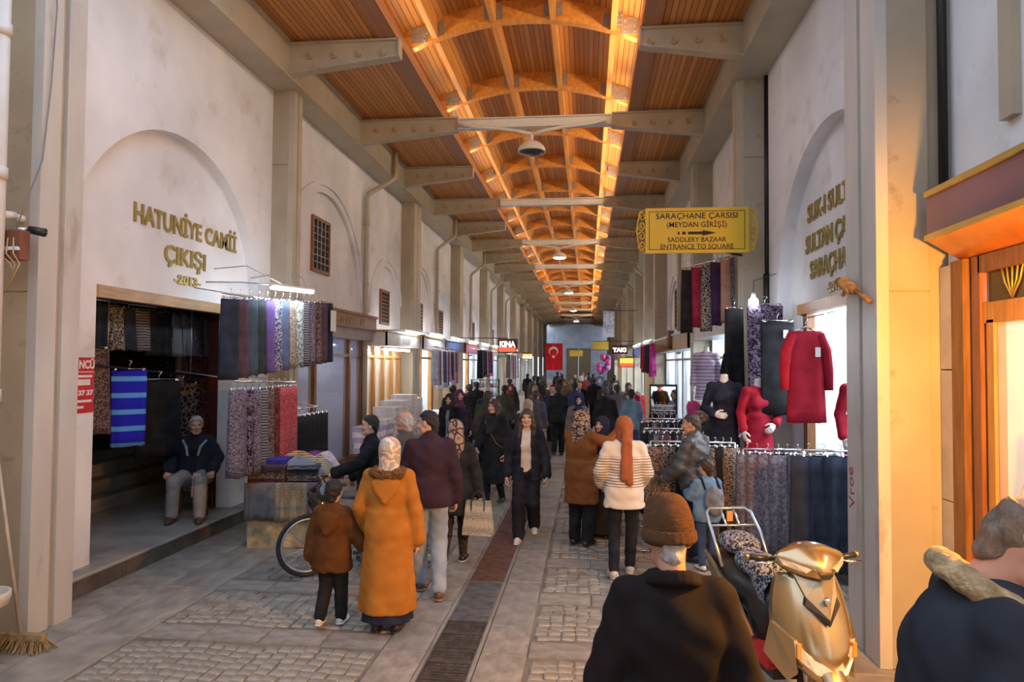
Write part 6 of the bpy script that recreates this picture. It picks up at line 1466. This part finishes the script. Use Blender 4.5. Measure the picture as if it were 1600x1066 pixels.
m = MB(); m.prism([(-.12,-.06),(.08,-.06),(.08,-.08),(.27,-.04),(.08,0),(.08,-.02),(-.12,-.02)], 'Y', -.024, -.02); m.box(-.20,-.15,-.024,-.02,-.06,-.02); m.box(-.26,-.235,-.024,-.02,-.06,-.02); m.build('arrow', BLKT, t)
m = MB(); m.tube([(.3,.02,.30), (.72,.5,.30)], .02, 6); m.tube([(.3,.02,-.28), (.72,.5,-.28)], .02, 6); m.build('bracket', BLACKM, t)
# bulb lamp below it
t = thing('bulb_lamp', 'glowing white bulb hanging on a cord below the yellow sign', 'lamp', (2.2, 9.5, 3.12)); MB().lathe([(.001,-.07),(.045,-.06),(.065,-.02),(.06,.03),(.03,.06),(.025,.08)], 16).build('bulb', mat('bulb_glow', (1,1,1), .3, var=0, emit=30, ecol=(.9,.95,1)), t, True); MB().tube([(0,0,.07), (0,0,.13)], .028, 8).build('socket', WHITEP, t, True); MB().tube([(0,0,.13), (.03,.1,.3), (.38,.3,.42)], .005, 5).build('cord', BLACKM, t, True)
# slanted display arm with garments
rail('slanted display arm of garments below the yellow sign', (1.42, 10.75, 3.74), (2.5, 10.75, 4.02))
for i, (c, h) in enumerate((('black',.95), ('crimson',.9), ('black and white print',1.0), ('dark purple',.95), ('peach',.95), ('grey violet print',.85), ('teal',.95))):
    x = 1.5+i*.145; skirt_item(f'{c} garment, {ORD[i]} from the left, slanted display arm', (x, 10.75, 3.72+.26*i*.145), .35, .16, h, FB[c], .16, 2, .3, 1.15, group='garments on the slanted display arm', name='garment', cat='garment')
# hung goods by the doorway
skirt_item('long black dress hanging beside the purple scroll print on the right', (2.0, 9.75, 3.05), .2, .26, 1.5, FB['black'], .12, 3); skirt_item('purple scroll print dress hanging high on the right wall', (2.36, 9.55, 3.08), .25, .52, 1.5, FB['purple scroll print'], .08, 4, .25, .9)
skirt_item('plain black skirt with a white tag hanging left of the red dress', (2.36, 8.95, 2.82), .2, .44, 1.15, FB['black'], .09, 4, .2, 1.0, tagc=True)
for i, (y, c) in enumerate(((7.3,'dark slate'), (7.6,'steel blue'))): skirt_item(f'{c} trousers hanging inside the right doorway, {ORD[i]} from the near side', (2.74+i*.16, y, 2.86), .3, .3, .74, FB[c], .08, 3, .2, 1.0, name='trousers', cat='trousers')
# red long dress with sleeves
def knit_dress(label, loc, rz, mt, w=.42, h=.95, tagl=True):
    o = drape(w*.82, w, h, .08, .12, 5, .12, 1.0, 10, 40).build('red_dress', mt, None, True); o.location = loc; o.rotation_euler = (0,0,rz); tag(o, label, 'dress')
    for s in (-1, 1): MB().tube([(s*w*.34,0,-.03), (s*w*.50,.0,-.2), (s*w*.56,-.01,-.42), (s*w*.56,-.02,-.62)], [.05,.058,.05,.042], 10).build('sleeve', mt, o, True)
    m = MB(); m.tube([(-w*.36,0,-.02), (0,0,.05), (w*.36,0,-.02)], .01, 6); m.tube([(0,0,.05), (0,0,.1), (.02,0,.125), (0,0,.15), (-.015,0,.14)], .004, 5); m.build('hanger', CHROME, o, True)
    if tagl: MB().box(.07,.125,-.068,-.064,-.27,-.17).build('price_tag', WHITEP, o)
    return o
REDK = fab('red_knit', (.33,.010,.028), (.38,.016,.036)); knit_dress('long red knitted dress with a white tag hanging in the right doorway', (2.28, 7.55, 2.64), .15, REDK)
tag(MB().tube([(2.6, 8.9, 2.92), (2.3, 7.6, 2.78), (2.6, 6.4, 2.86)], .006, 5).build('cord', BLACKM, None, True), 'thin cord stretched across the right doorway', 'cord')
# mannequins
class Mannequin(Person):
    def __init__(s, label, loc, rotz, pose=None, q=.014, base=.78, H=1.65, hands=(.35,.35), palm=None, handdir=(None,None), group=None):
        s.S = H/1.75; s.q = q; s.g = .92; s.lean = 0; T = np.eye(3); s.T = T; s.pv = np.array([0,0,.95]); s.up = lambda p: np.array(p, float); s.sex = 'f'; s.hs = 1; s.HR = T
        j = {k: np.array((pose or {}).get(k, v), float) for k, v in J0().items()}; s.j = j; s.neck = np.array((0,-.01,1.47)); s.hc = np.array((0,0,1.60))
        F = s.field(); s.torso(F, 0); s.limbs(F, 0, legs=False); F.cone((0,-.015,1.42), (0,.0,1.57), .058, .05, .03); F.cut(lambda X, Y, Z: np.maximum(base-Z, Z-1.58)); v, f = F.net(); V, FF, n0 = [v], [f], len(v)
        for i, n in enumerate('RL'):
            wr_, el = j['wr'+n], j['el'+n]; d = unit(handdir[i]) if handdir[i] is not None else unit(wr_-el); pn = unit((palm or {}).get(n, (-1 if n == 'R' else 1,.15,0))); z = -unit(pn-d*(pn@d)); x = np.cross(d, z); vv, ff = hand_mesh(hands[i]); vv = vv.copy()
            if n == 'L': vv[:,0] *= -1; ff = ff[:,::-1]
            V.append(vv @ np.stack([x, d, z], 0)+wr_+d*.03); FF.append(ff+n0); n0 += len(vv)
        s.o = tag(link('mannequin', np_mesh('mannequin', np.concatenate(V), np.concatenate(FF), mat('mannequin_white', (.72,.69,.66), .35, var=.03)), None, loc, rotz), label, 'mannequin', group); s.o.scale = (s.S,)*3
hp = {'elR': (.30,-.08,1.16), 'wrR': (.17,.12,1.02), 'elL': (-.24,.0,1.13), 'wrL': (-.25,.09,.92)}
def counter(label, x0, x1, y0, y1, h):
    t = thing('counter', label, 'counter', ((x0+x1)/2, (y0+y1)/2, 0)); a, b = (x1-x0)/2, (y1-y0)/2; MB().rbox(-a,a,-b,b,h-.05,h).build('top', mat('grey_counter', (.30,.30,.31), .5, var=.1), t); MB().box(-a+.05,a-.05,-b+.05,b-.05,0,h-.05).build('body', mat('counter_body', (.14,.13,.13), .6), t)
counter('grey counter carrying the two mannequins on the right', 1.5, 2.5, 8.85, 9.5, 1.1)
mq = Mannequin('headless mannequin in a navy sweater on the right counter', (1.76, 9.2, .0), PI-.3, dict(hp, elR=(.25,.0,1.13), wrR=(.12,.2,1.05)), palm={'R': (0,-1,0)}, handdir=((-.9,.3,-.1), None), H=2.28*.965, base=.60)
mq.coat(fab('navy_knit', (.014,.016,.035)), .60, .018, (.20,.15), name='sweater', collar=False, nf=4, wr=.003)
mq.o.scale = (.96,)*3; mq.o.location = (1.76, 9.2, 1.22-.60*.96)
mq = Mannequin('headless mannequin in a red sweater on the right counter', (2.14, 8.98, .0), PI+.25, {'elL': (-.33,-.06,1.17), 'wrL': (-.15,.16,1.0), 'elR': (.24,-.02,1.13), 'wrR': (.25,.08,.92)}, palm={'L': (0,-1,0)}, handdir=(None, (.75,.35,-.6)), base=.60)
mq.coat(REDK, .60, .018, (.21,.16), name='sweater', collar=False, nf=4, wr=.003); mq.o.scale = (.96,)*3; mq.o.location = (2.14, 9.0, 1.17-.60*.96)
mq = Mannequin('headless mannequin in a red sweater inside the right doorway', (3.0, 7.95, .0), PI+.2, base=.60); mq.coat(REDK, .60, .02, (.2,.15), name='sweater', collar=False, nf=4, wr=.003); mq.o.scale = (.96,)*3; mq.o.location = (2.92, 7.8, 1.25-.60*.96)
counter('counter inside the right doorway under a red mannequin', 2.66, 3.3, 7.55, 8.1, 1.25)
mq = Mannequin('mannequin in a lilac striped top inside the bright right shop', (2.2, 12.3, .9), PI-.2, base=.60, q=.02); mq.coat(fab('lilac_stripes', (.55,.45,.55), (.22,.16,.34), 'bands', 5), .60, .02, (.2,.15), name='top', collar=False); mq.o.location = (2.05, 12.3, 1.1)
mq = Mannequin('mannequin in a black top inside the bright right shop', (2.5, 12.3, .9), PI-.2, base=.60, q=.02); mq.coat(BLK, .60, .02, (.2,.15), name='top', collar=False); mq.o.location = (2.5, 12.0, 1.1)
t = thing('display_plinth', 'tall white plinth under the mannequins in the bright right shop', 'plinth', (2.3, 12.2, 0)); MB().rbox(-.5,.5,-.3,.3,0,1.6).build('body', WHITEP, t); MB().rbox(-.53,.53,-.33,.33,1.6,1.64).build('top', WHITEP, t)
# rails of skirts in front
def dense(desc, x0, x1, y, z, n, cl, h, rz, grp, w=.36):
    rail(f'chrome floor rail for {desc}', (x0-.05, y, z+.06), (x1+.05, y, z+.06), posts=True)
    for i in range(n):
        c = cl[i % len(cl)]; x = x0+(x1-x0)*i/max(1, n-1); skirt_item(f'{c} skirt, {ORD[i]} from the left, {desc}', (x, y+g_rng.uniform(-.03,.03), z), rz+g_rng.uniform(-.12,.12), w, h, FB[c], .17, 6, .55, 1.14, group=desc)
dense('dark printed skirts at the front right', .82, 1.72, 8.62, 1.28, 11, ['black and cream print','brown print','black and cream print','black and cream print','black'], 1.12, .55, 'dark printed skirts at the front right', .26)
dense('grey leaf print skirts at the front right', 1.86, 2.42, 8.36, 1.24, 6, ['grey leaf print','grey leaf print'], 1.12, .35, 'grey leaf print skirts at the front right', .26)
dense('navy skirts next to the right column', 2.18, 2.62, 7.15, 1.38, 4, ['navy'], 1.12, .2, 'navy skirts next to the right column', .34)
dense('dark skirts on the second row right', .85, 1.85, 9.9, 1.32, 12, ['black','dark slate','black and white print','plum'], 1.1, .9, 'dark skirts on the second row right', .30)
dense('dark skirts on the third row right', .95, 2.0, 11.4, 1.34, 12, ['dark slate','black','grey','navy'], 1.1, .9, 'dark skirts on the third row right', .30)
t = thing('standing_mirror', 'black framed standing mirror among the right rails', 'mirror', (1.33, 12.4, 0), -.1)
m = MB()
for (a,b,c,d) in ((-.24,-.21,.3,1.92),(.21,.24,.3,1.92),(-.24,.24,1.89,1.93),(-.24,.24,.3,.34),(-.24,.24,1.16,1.18)): m.box(a,b,-.02,.02,c,d)
m.build('frame', BLACKM, t); MB().box(-.21,.21,-.006,.006,.34,1.89).build('glass', mat('mirror_glass', (.85,.88,.9), .02, 1, var=0), t)
for x in (-.22,.22): MB().tube([(x,-.25,.0), (x,0,.32), (x,.25,.0)], .015, 6).build('foot', BLACKM, t, True)
folded('grey printed folded bag lying on the counter before the red mannequin', (2.08, 8.75, 1.11), .3, .3, .2, .07, FB['grey'])
# ---- things on the right column
o = MB(); o.tube([(2.18, 5.62, 2.78), (2.14, 5.85, 2.90)], .02, 8); o.tube([(2.15, 5.82, 2.885), (2.12, 6.12, 3.0)], .034, 8); ho = o.build('pole_holder', RUST, None, True); tag(ho, 'rusty pipe holder with a rag on the right column', 'holder')
F = Field((-.12,-.16,-.12), (.12,.16,.12), .01); F.cone((0,-.07,-.03), (0,.07,.03), .035, .045, .02); F.cone((0,.06,.03), (.01,.1,-.05), .03, .015, .02); F.ripple(.012, 1.4); v_, f_ = F.net(); link('rag', np_mesh('rag', v_+np.array([2.135,5.98,2.94]), f_, fab('ochre_rag', (.40,.22,.07))), ho)
letters('Vroe', .17, mat('red_paint', (.42,.03,.03), .5, var=.2), Matrix(((0,0,-1,2.1985), (0,1,0,6.02), (1,0,0,1.10), (0,0,0,1))) @ Matrix.Rotation(.12, 4, 'Z'), wr, .001, name='painted_scrawl')
# ---- near right corner shop
t = thing('corner_shop_front', 'corner shop front with a plum canopy and orange wooden window, right edge', 'shop front', (0,0,0))
PLUM = mat('plum_fascia', (.20,.105,.12), .4, var=.12, scale=2); GTRIM = mat('gold_trim', (.50,.36,.10), .35, .4, var=.1); UND = mat('lacquered_underside', (.42,.13,.03), .25, var=.25, scale=3, coat=.5)
MB().box(2.48,2.56,-2,5.36,3.24,3.52).build('canopy_fascia', PLUM, t); m = MB(); m.box(2.46,2.60,-2,5.36,3.52,3.56); m.box(2.46,2.58,-2,5.36,3.20,3.24); m.build('gold_trim', GTRIM, t)
MB().prism([(2.48,3.20),(2.74,3.04),(2.74,3.2)], 'Y', -2, 5.36).build('canopy_underside', UND, t); MB().box(2.56,2.74,-2,5.36,3.2,3.5).build('canopy_core', PLUM, t)
for a, b in ((0,1.28),(1.29,2.25),(2.26,3.03)): MB().rbox(2.66,2.95,5.40,5.56,a,b,.004).build('stone_block', mat('beige_stone', (.50,.42,.32), .6, var=.12, scale=5, bump=.08), t)
MB().box(2.66,2.8,5.24,5.40,0,3.05).build('door_post', WOODB, t); MB().box(2.7,2.78,5.10,5.20,0,3.05).build('door_post', mat('red_brown_wood', (.24,.09,.04), .4, var=.2, stretch=(10,10,1), scale=3), t)
MB().box(2.72,2.80,-2,5.12,2.58,2.72).build('transom', WOODO, t); MB().box(2.72,2.80,4.98,5.06,0,2.6).build('window_post', WOODO, t); MB().box(2.70,2.82,-2,5.12,2.93,3.05).build('head_rail', WOODB, t)
MB().box(2.74,2.75,-2,5.06,2.72,2.95).build('upper_pane', mat('dark_glass', (.03,.025,.02), .1, var=0), t)
m = MB()
for a in (-.6,-.3,0,.3,.6): m.tube([(2.73,4.78,2.73), (2.73,4.78+.12*math.sin(a)*1.2,2.84), (2.73,4.78+.2*math.sin(a),2.93)], .006, 5)
m.build('ornament', GTRIM, t, True)
MB().box(2.74,2.75,-2,4.98,.35,2.58).build('window_pane', GLASS, t); MB().box(2.70,2.80,-2,5.0,0,.35).build('stall_riser', WOODB, t)
m = MB(); m.box(4.6,4.7,0,5.5,0,3.0); m.box(2.8,4.7,5.4,5.5,0,3.0); m.box(2.8,4.7,0,5.5,3.0,3.05); m.box(2.8,4.7,0,5.5,-.02,.02); m.build('shop_room', INNER, wr); MB().box(3.6,4.0,1.5,5.2,2.9,2.95).build('ceiling_lamp', mat('corner_shop_lamp', (1,1,1), .3, var=0, emit=6, ecol=(.88,.95,1)), wr)
mq = Mannequin('white shirt on a stand behind the glass of the corner shop', (3.0, 4.75, 0), PI/2+.4, base=.60, q=.02); mq.coat(FB['white'], .62, .02, (.2,.15), name='shirt', collar=True); mq.o.location = (3.05, 4.78, .55)
t2 = thing('display_plinth', 'pale plinth under the white shirt in the corner shop window', 'plinth', (3.05, 4.78, 0)); MB().rbox(-.25,.25,-.25,.25,0,1.10).build('body', WHITEP, t2)
# ================================================================== SCOOTER (front towards the viewer)
t = thing('motor_scooter', 'champagne gold motor scooter parked beside the right column', 'scooter', (1.43, 4.60, 0), .20)
GOLDP = mat('champagne_paint', (.46,.36,.20), .24, .85, var=.04, coat=.8); GOLDD = mat('champagne_paint_dark', (.34,.26,.14), .28, .8, var=.05, coat=.6)  # second paint is a darker tone of the champagne
LENSC = mat('clear_lens', (.75,.72,.66), .06, .25, var=.1, scale=40, bump=.6, bscale=30, coat=1); AMB = mat('amber_lens', (.60,.25,.04), .15, var=.05, coat=1)
def loft(m, rows):
    """surface through rows of points, mirrored half rows (x>=0)"""
    full = []
    for r in rows:
        full.append([(-x, y, z) for x, y, z in r[:0:-1]]+list(r))
    n = len(full[0]); vs = [p for r in full for p in r]
    fs = [(i*n+k, i*n+k+1, (i+1)*n+k+1, (i+1)*n+k) for i in range(len(full)-1) for k in range(n-1)]
    m.add(vs, fs); return m
def solid(o, th=.02):
    o.data.polygons.foreach_set('use_smooth', [True]*len(o.data.polygons))
    sd = o.modifiers.new('smooth', 'SUBSURF'); sd.levels = 2; sd.render_levels = 2
    md = o.modifiers.new('shell', 'SOLIDIFY'); md.thickness = th; md.offset = 0
    return o
def crease(me, idx):
    pass
# apron: faceted shield, nose ridge on x=0
m = MB(); loft(m, [
 [(0,-.17,.33), (.05,-.15,.34), (.10,-.10,.38), (.13,-.02,.42)],
 [(0,-.22,.42), (.10,-.19,.43), (.18,-.11,.46), (.22,.02,.47)],
 [(0,-.215,.52), (.10,-.185,.54), (.20,-.10,.58), (.255,.06,.60)],
 [(0,-.165,.66), (.09,-.14,.68), (.20,-.05,.72), (.25,.10,.73)],
 [(0,-.10,.80), (.07,-.07,.82), (.18,.0,.86), (.225,.12,.86)],
 [(0,-.03,.93), (.06,-.01,.935), (.15,.05,.95), (.185,.14,.95)]]); solid(m.build('front_apron', GOLDP, t))
m = MB()
for s in (-1, 1):
    pl = [(0,-.07,.962), (s*.135,.005,.965), (s*.10,-.085,.845), (0,-.185,.735)]
    m.add(pl+[(p[0],p[1]+.04,p[2]) for p in pl], [(0,1,2,3) if s < 0 else (3,2,1,0)]+[(k,(k+1)%4,4+(k+1)%4,4+k) for k in range(4)])
m.build('nose_plate', GOLDD, t)
m = MB()
for s in (-1, 1):
    pl = [(0,-.182,.733), (s*.10,-.088,.842), (s*.115,-.10,.80), (0,-.185,.695)]
    m.add(pl+[(p[0],p[1]+.03,p[2]) for p in pl], [(0,1,2,3) if s < 0 else (3,2,1,0)]+[(k,(k+1)%4,4+(k+1)%4,4+k) for k in range(4)])
m.build('nose_vent', BLACKP, t)
m = MB(); m.tube([(.0,-.155,.84), (.0,-.165,.842)], [.026,.018], 12); m.tube([(-.02,-.16,.85), (.015,-.165,.845), (-.01,-.165,.835), (.02,-.16,.83)], .004, 5); m.build('emblem', CHROME, t, True)
m = MB()
for s in (-1, 1):
    pl = [(s*.015,-.232,.455), (s*.15,-.155,.545), (s*.195,-.115,.60), (s*.19,-.125,.50), (s*.10,-.205,.425), (s*.015,-.235,.40)]
    m.add(pl+[(p[0],p[1]+.03,p[2]) for p in pl], [tuple(range(6)) if s > 0 else tuple(range(6))[::-1], tuple(range(6,12))[::-1] if s > 0 else tuple(range(6,12))]+[(i,(i+1)%6,6+(i+1)%6,6+i) for i in range(6)])
m.build('headlight', LENSC, t)
for s in (-1, 1):
    m = MB(); pl = [(s*.20,-.12,.60), (s*.27,.05,.66), (s*.29,.10,.45), (s*.22,-.08,.34), (s*.18,-.13,.40)]
    m.add(pl+[(p[0]-s*.02,p[1]+.03,p[2]) for p in pl], [tuple(range(5)), tuple(range(5,10))[::-1]]+[(i,(i+1)%5,5+(i+1)%5,5+i) for i in range(5)]); m.build('side_wing', GOLDP, t)
    m = MB(); m.box(min(s*.165,s*.19),max(s*.165,s*.19),-.15,-.13,.50,.585); m.build('indicator', AMB, t)
n_before = set(t.children)
# handlebar cowl
m = MB(); loft(m, [
 [(0,-.10,1.0), (.05,-.08,1.005), (.12,-.01,1.01), (.15,.06,1.02)],
 [(0,-.14,1.05), (.07,-.10,1.06), (.17,-.02,1.07), (.24,.07,1.08)],
 [(0,-.09,1.12), (.06,-.06,1.13), (.15,.0,1.13), (.22,.07,1.12)],
 [(0,.02,1.19), (.05,.03,1.185), (.11,.05,1.17), (.16,.09,1.14)],
 [(0,.10,1.18), (.05,.11,1.175), (.10,.12,1.16), (.13,.12,1.12)]]); solid(m.build('handlebar_cowl', GOLDP, t))
m = MB(); m.prism([(-.045,1.045),(.045,1.045),(.02,1.015),(-.02,1.015)], 'Y', -.152, -.12); m.build('cowl_vent', BLACKP, t)
for s in (-1, 1):
    m = MB(); pl = [(s*.075,-.112,1.065), (s*.16,-.035,1.09), (s*.215,.03,1.10), (s*.20,.01,1.065), (s*.10,-.095,1.04)]
    m.add(pl+[(p[0],p[1]+.02,p[2]) for p in pl], [tuple(range(5)), tuple(range(5,10))[::-1]]+[(i,(i+1)%5,5+(i+1)%5,5+i) for i in range(5)]); m.build('cowl_lamp', LENSC, t)
    hb = MB().tube([(s*.14,.09,1.07), (s*.34,.14,1.08)], .014, 8).build('handlebar', BLACKM, t, True); MB().tube([(s*.25,.12,1.075), (s*.37,.15,1.082)], .02, 10).build('grip', BLACKP, hb, True); MB().tube([(s*.36,.148,1.082), (s*.385,.155,1.084)], .022, 10).build('bar_end', GOLDD, hb, True)
    MB().tube([(s*.2,.07,1.075), (s*.28,.05,1.065), (s*.36,.08,1.06)], .008, 6).build('brake_lever', CHROME, hb, True)
m = MB(); m.tube([(0,.06,.9), (0,.09,1.05)], .05, 10); m.build('steering_stem', BLACKP, t, True)
for o_ in t.children:
    if o_ not in n_before and o_.name.split('.')[0] in ('handlebar_cowl','cowl_vent','cowl_lamp','handlebar'): o_.location.z = -.045
# inner leg shield, floor, mat
m = MB(); loft(m, [[(0,.16,.3), (.10,.15,.3), (.2,.11,.38)], [(0,.17,.6), (.12,.15,.6), (.24,.09,.62)], [(0,.15,.93), (.1,.14,.93), (.17,.13,.93)]]); solid(m.build('leg_shield', BLACKP, t), .03)
MB().rbox(-.2,.2,.15,.62,.24,.32,.02).build('footboard', BLACKP, t); MB().rbox(-.25,-.02,.12,.58,.32,.35,.01).build('floor_mat', mat('red_pile_mat', (.62,.02,.015), .95, var=.3, scale=60, bump=1, bscale=120), t)
# front wheel, mudguard, fork
def wheel(y, R, w_):
    q = MB(); q.tube([(0, y+(R-w_)*math.cos(2*PI*i/32), R+(R-w_)*math.sin(2*PI*i/32)) for i in range(32)], w_, 10, closed=True); o = q.build('wheel', TYRE, t, True)
    q = MB(); q.tube([(0, y+(R-2*w_)*math.cos(2*PI*i/32), R+(R-2*w_)*math.sin(2*PI*i/32)) for i in range(32)], .02, 8, closed=True)
    for i in range(5): a = 2*PI*i/5; q.tube([(0,y,R), (0, y+(R-2*w_)*math.cos(a), R+(R-2*w_)*math.sin(a))], .016, 6)
    q.tube([(-.06,y,R), (.06,y,R)], .035, 10); q.build('rim', GALV, o, True)
wheel(-.06, .23, .05); wheel(1.18, .23, .055)
m = MB(); n = 12; vs = []
for i in range(n+1):
    a = math.radians(20+150*i/n)
    for x, dr in ((-.075,-.03),(-.05,.0),(0,.015),(.05,.0),(.075,-.03)): vs.append((x, -.06-(.27+dr)*math.cos(a), .23+(.27+dr)*math.sin(a)))
m.add(vs, [(i*5+k, i*5+k+1, (i+1)*5+k+1, (i+1)*5+k) for i in range(n) for k in range(4)]); solid(m.build('mudguard', GOLDD, t, True), .008)
for s in (-1, 1): MB().tube([(s*.075,-.06,.23), (s*.075,.02,.6)], .02, 8).build('fork_leg', GALV, t, True)
# seat with printed cover, rear body, rack
PRINT = fab('blossom_seat_cover', (.016,.02,.04), (.30,.32,.36), 'blobs', 40)
F = Field((-.22,.5,.55), (.22,1.45,1.0), .014); F.ell((0,.78,.80), (.155,.26,.085), .04); F.ell((0,1.14,.87), (.15,.22,.085), .04); F.cone((0,.62,.74), (0,.56,.66), .12, .11, .04); v_, f_ = F.net(); link('seat', np_mesh('seat', v_, f_, PRINT), t)
F = Field((-.3,.45,.2), (.3,1.6,.95), .016); F.ell((0,.95,.60), (.19,.45,.18), .05); F.cone((0,.62,.5), (0,.60,.34), .15, .13, .05); F.ell((0,1.3,.68), (.14,.22,.10), .05); v_, f_ = F.net(); link('rear_body', np_mesh('rear_body', v_, f_, BLACKP), t)
for s in (-1, 1):
    m = MB(); pl = [(s*.16,.52,.38), (s*.19,.7,.58), (s*.185,1.35,.76), (s*.12,1.5,.72), (s*.19,1.1,.52), (s*.19,.7,.36)]
    m.add(pl+[(p[0]+s*.02,p[1],p[2]) for p in pl], [tuple(range(6)), tuple(range(6,12))[::-1]]+[(i,(i+1)%6,6+(i+1)%6,6+i) for i in range(6)]); m.build('side_panel', GOLDP, t)
SLV = mat('silver_tube', (.45,.50,.58), .25, .8, var=.05)
m = MB(); m.tube([(-.19,1.0,.72), (-.20,1.18,.93), (-.19,1.34,1.06), (-.15,1.38,1.09), (.15,1.38,1.09), (.19,1.34,1.06), (.20,1.18,.93), (.19,1.0,.72)], .014, 8); m.tube([(-.195,1.24,.98), (.195,1.24,.98)], .010, 6)
for x in (-.06,.05): m.tube([(x,1.24,.98), (x+.0,1.38,1.09)], .012, 6)
rk = m.build('rear_rack', SLV, t, True); MB().box(-.03,.02,1.30,1.31,1.0,1.08).build('reflector', AMB, rk)
m = MB(); m.ell((0,1.5,.62), (.10,.05,.05)); m.build('tail_lamp', mat('red_lens', (.4,.02,.02), .15), t, True)
m = MB(); m.tube([(.17,.95,.25), (.18,1.35,.28), (.18,1.5,.3)], [.045,.055,.05], 10); m.build('exhaust', GALV, t, True); MB().tube([(-.12,.75,.28), (-.26,.72,.0)], .012, 6).build('side_stand', BLACKM, t, True)
MB().rbox(-.13,.13,.75,1.2,.2,.42,.03).build('engine', mat('engine_grey', (.16,.16,.17), .5, .5), t)
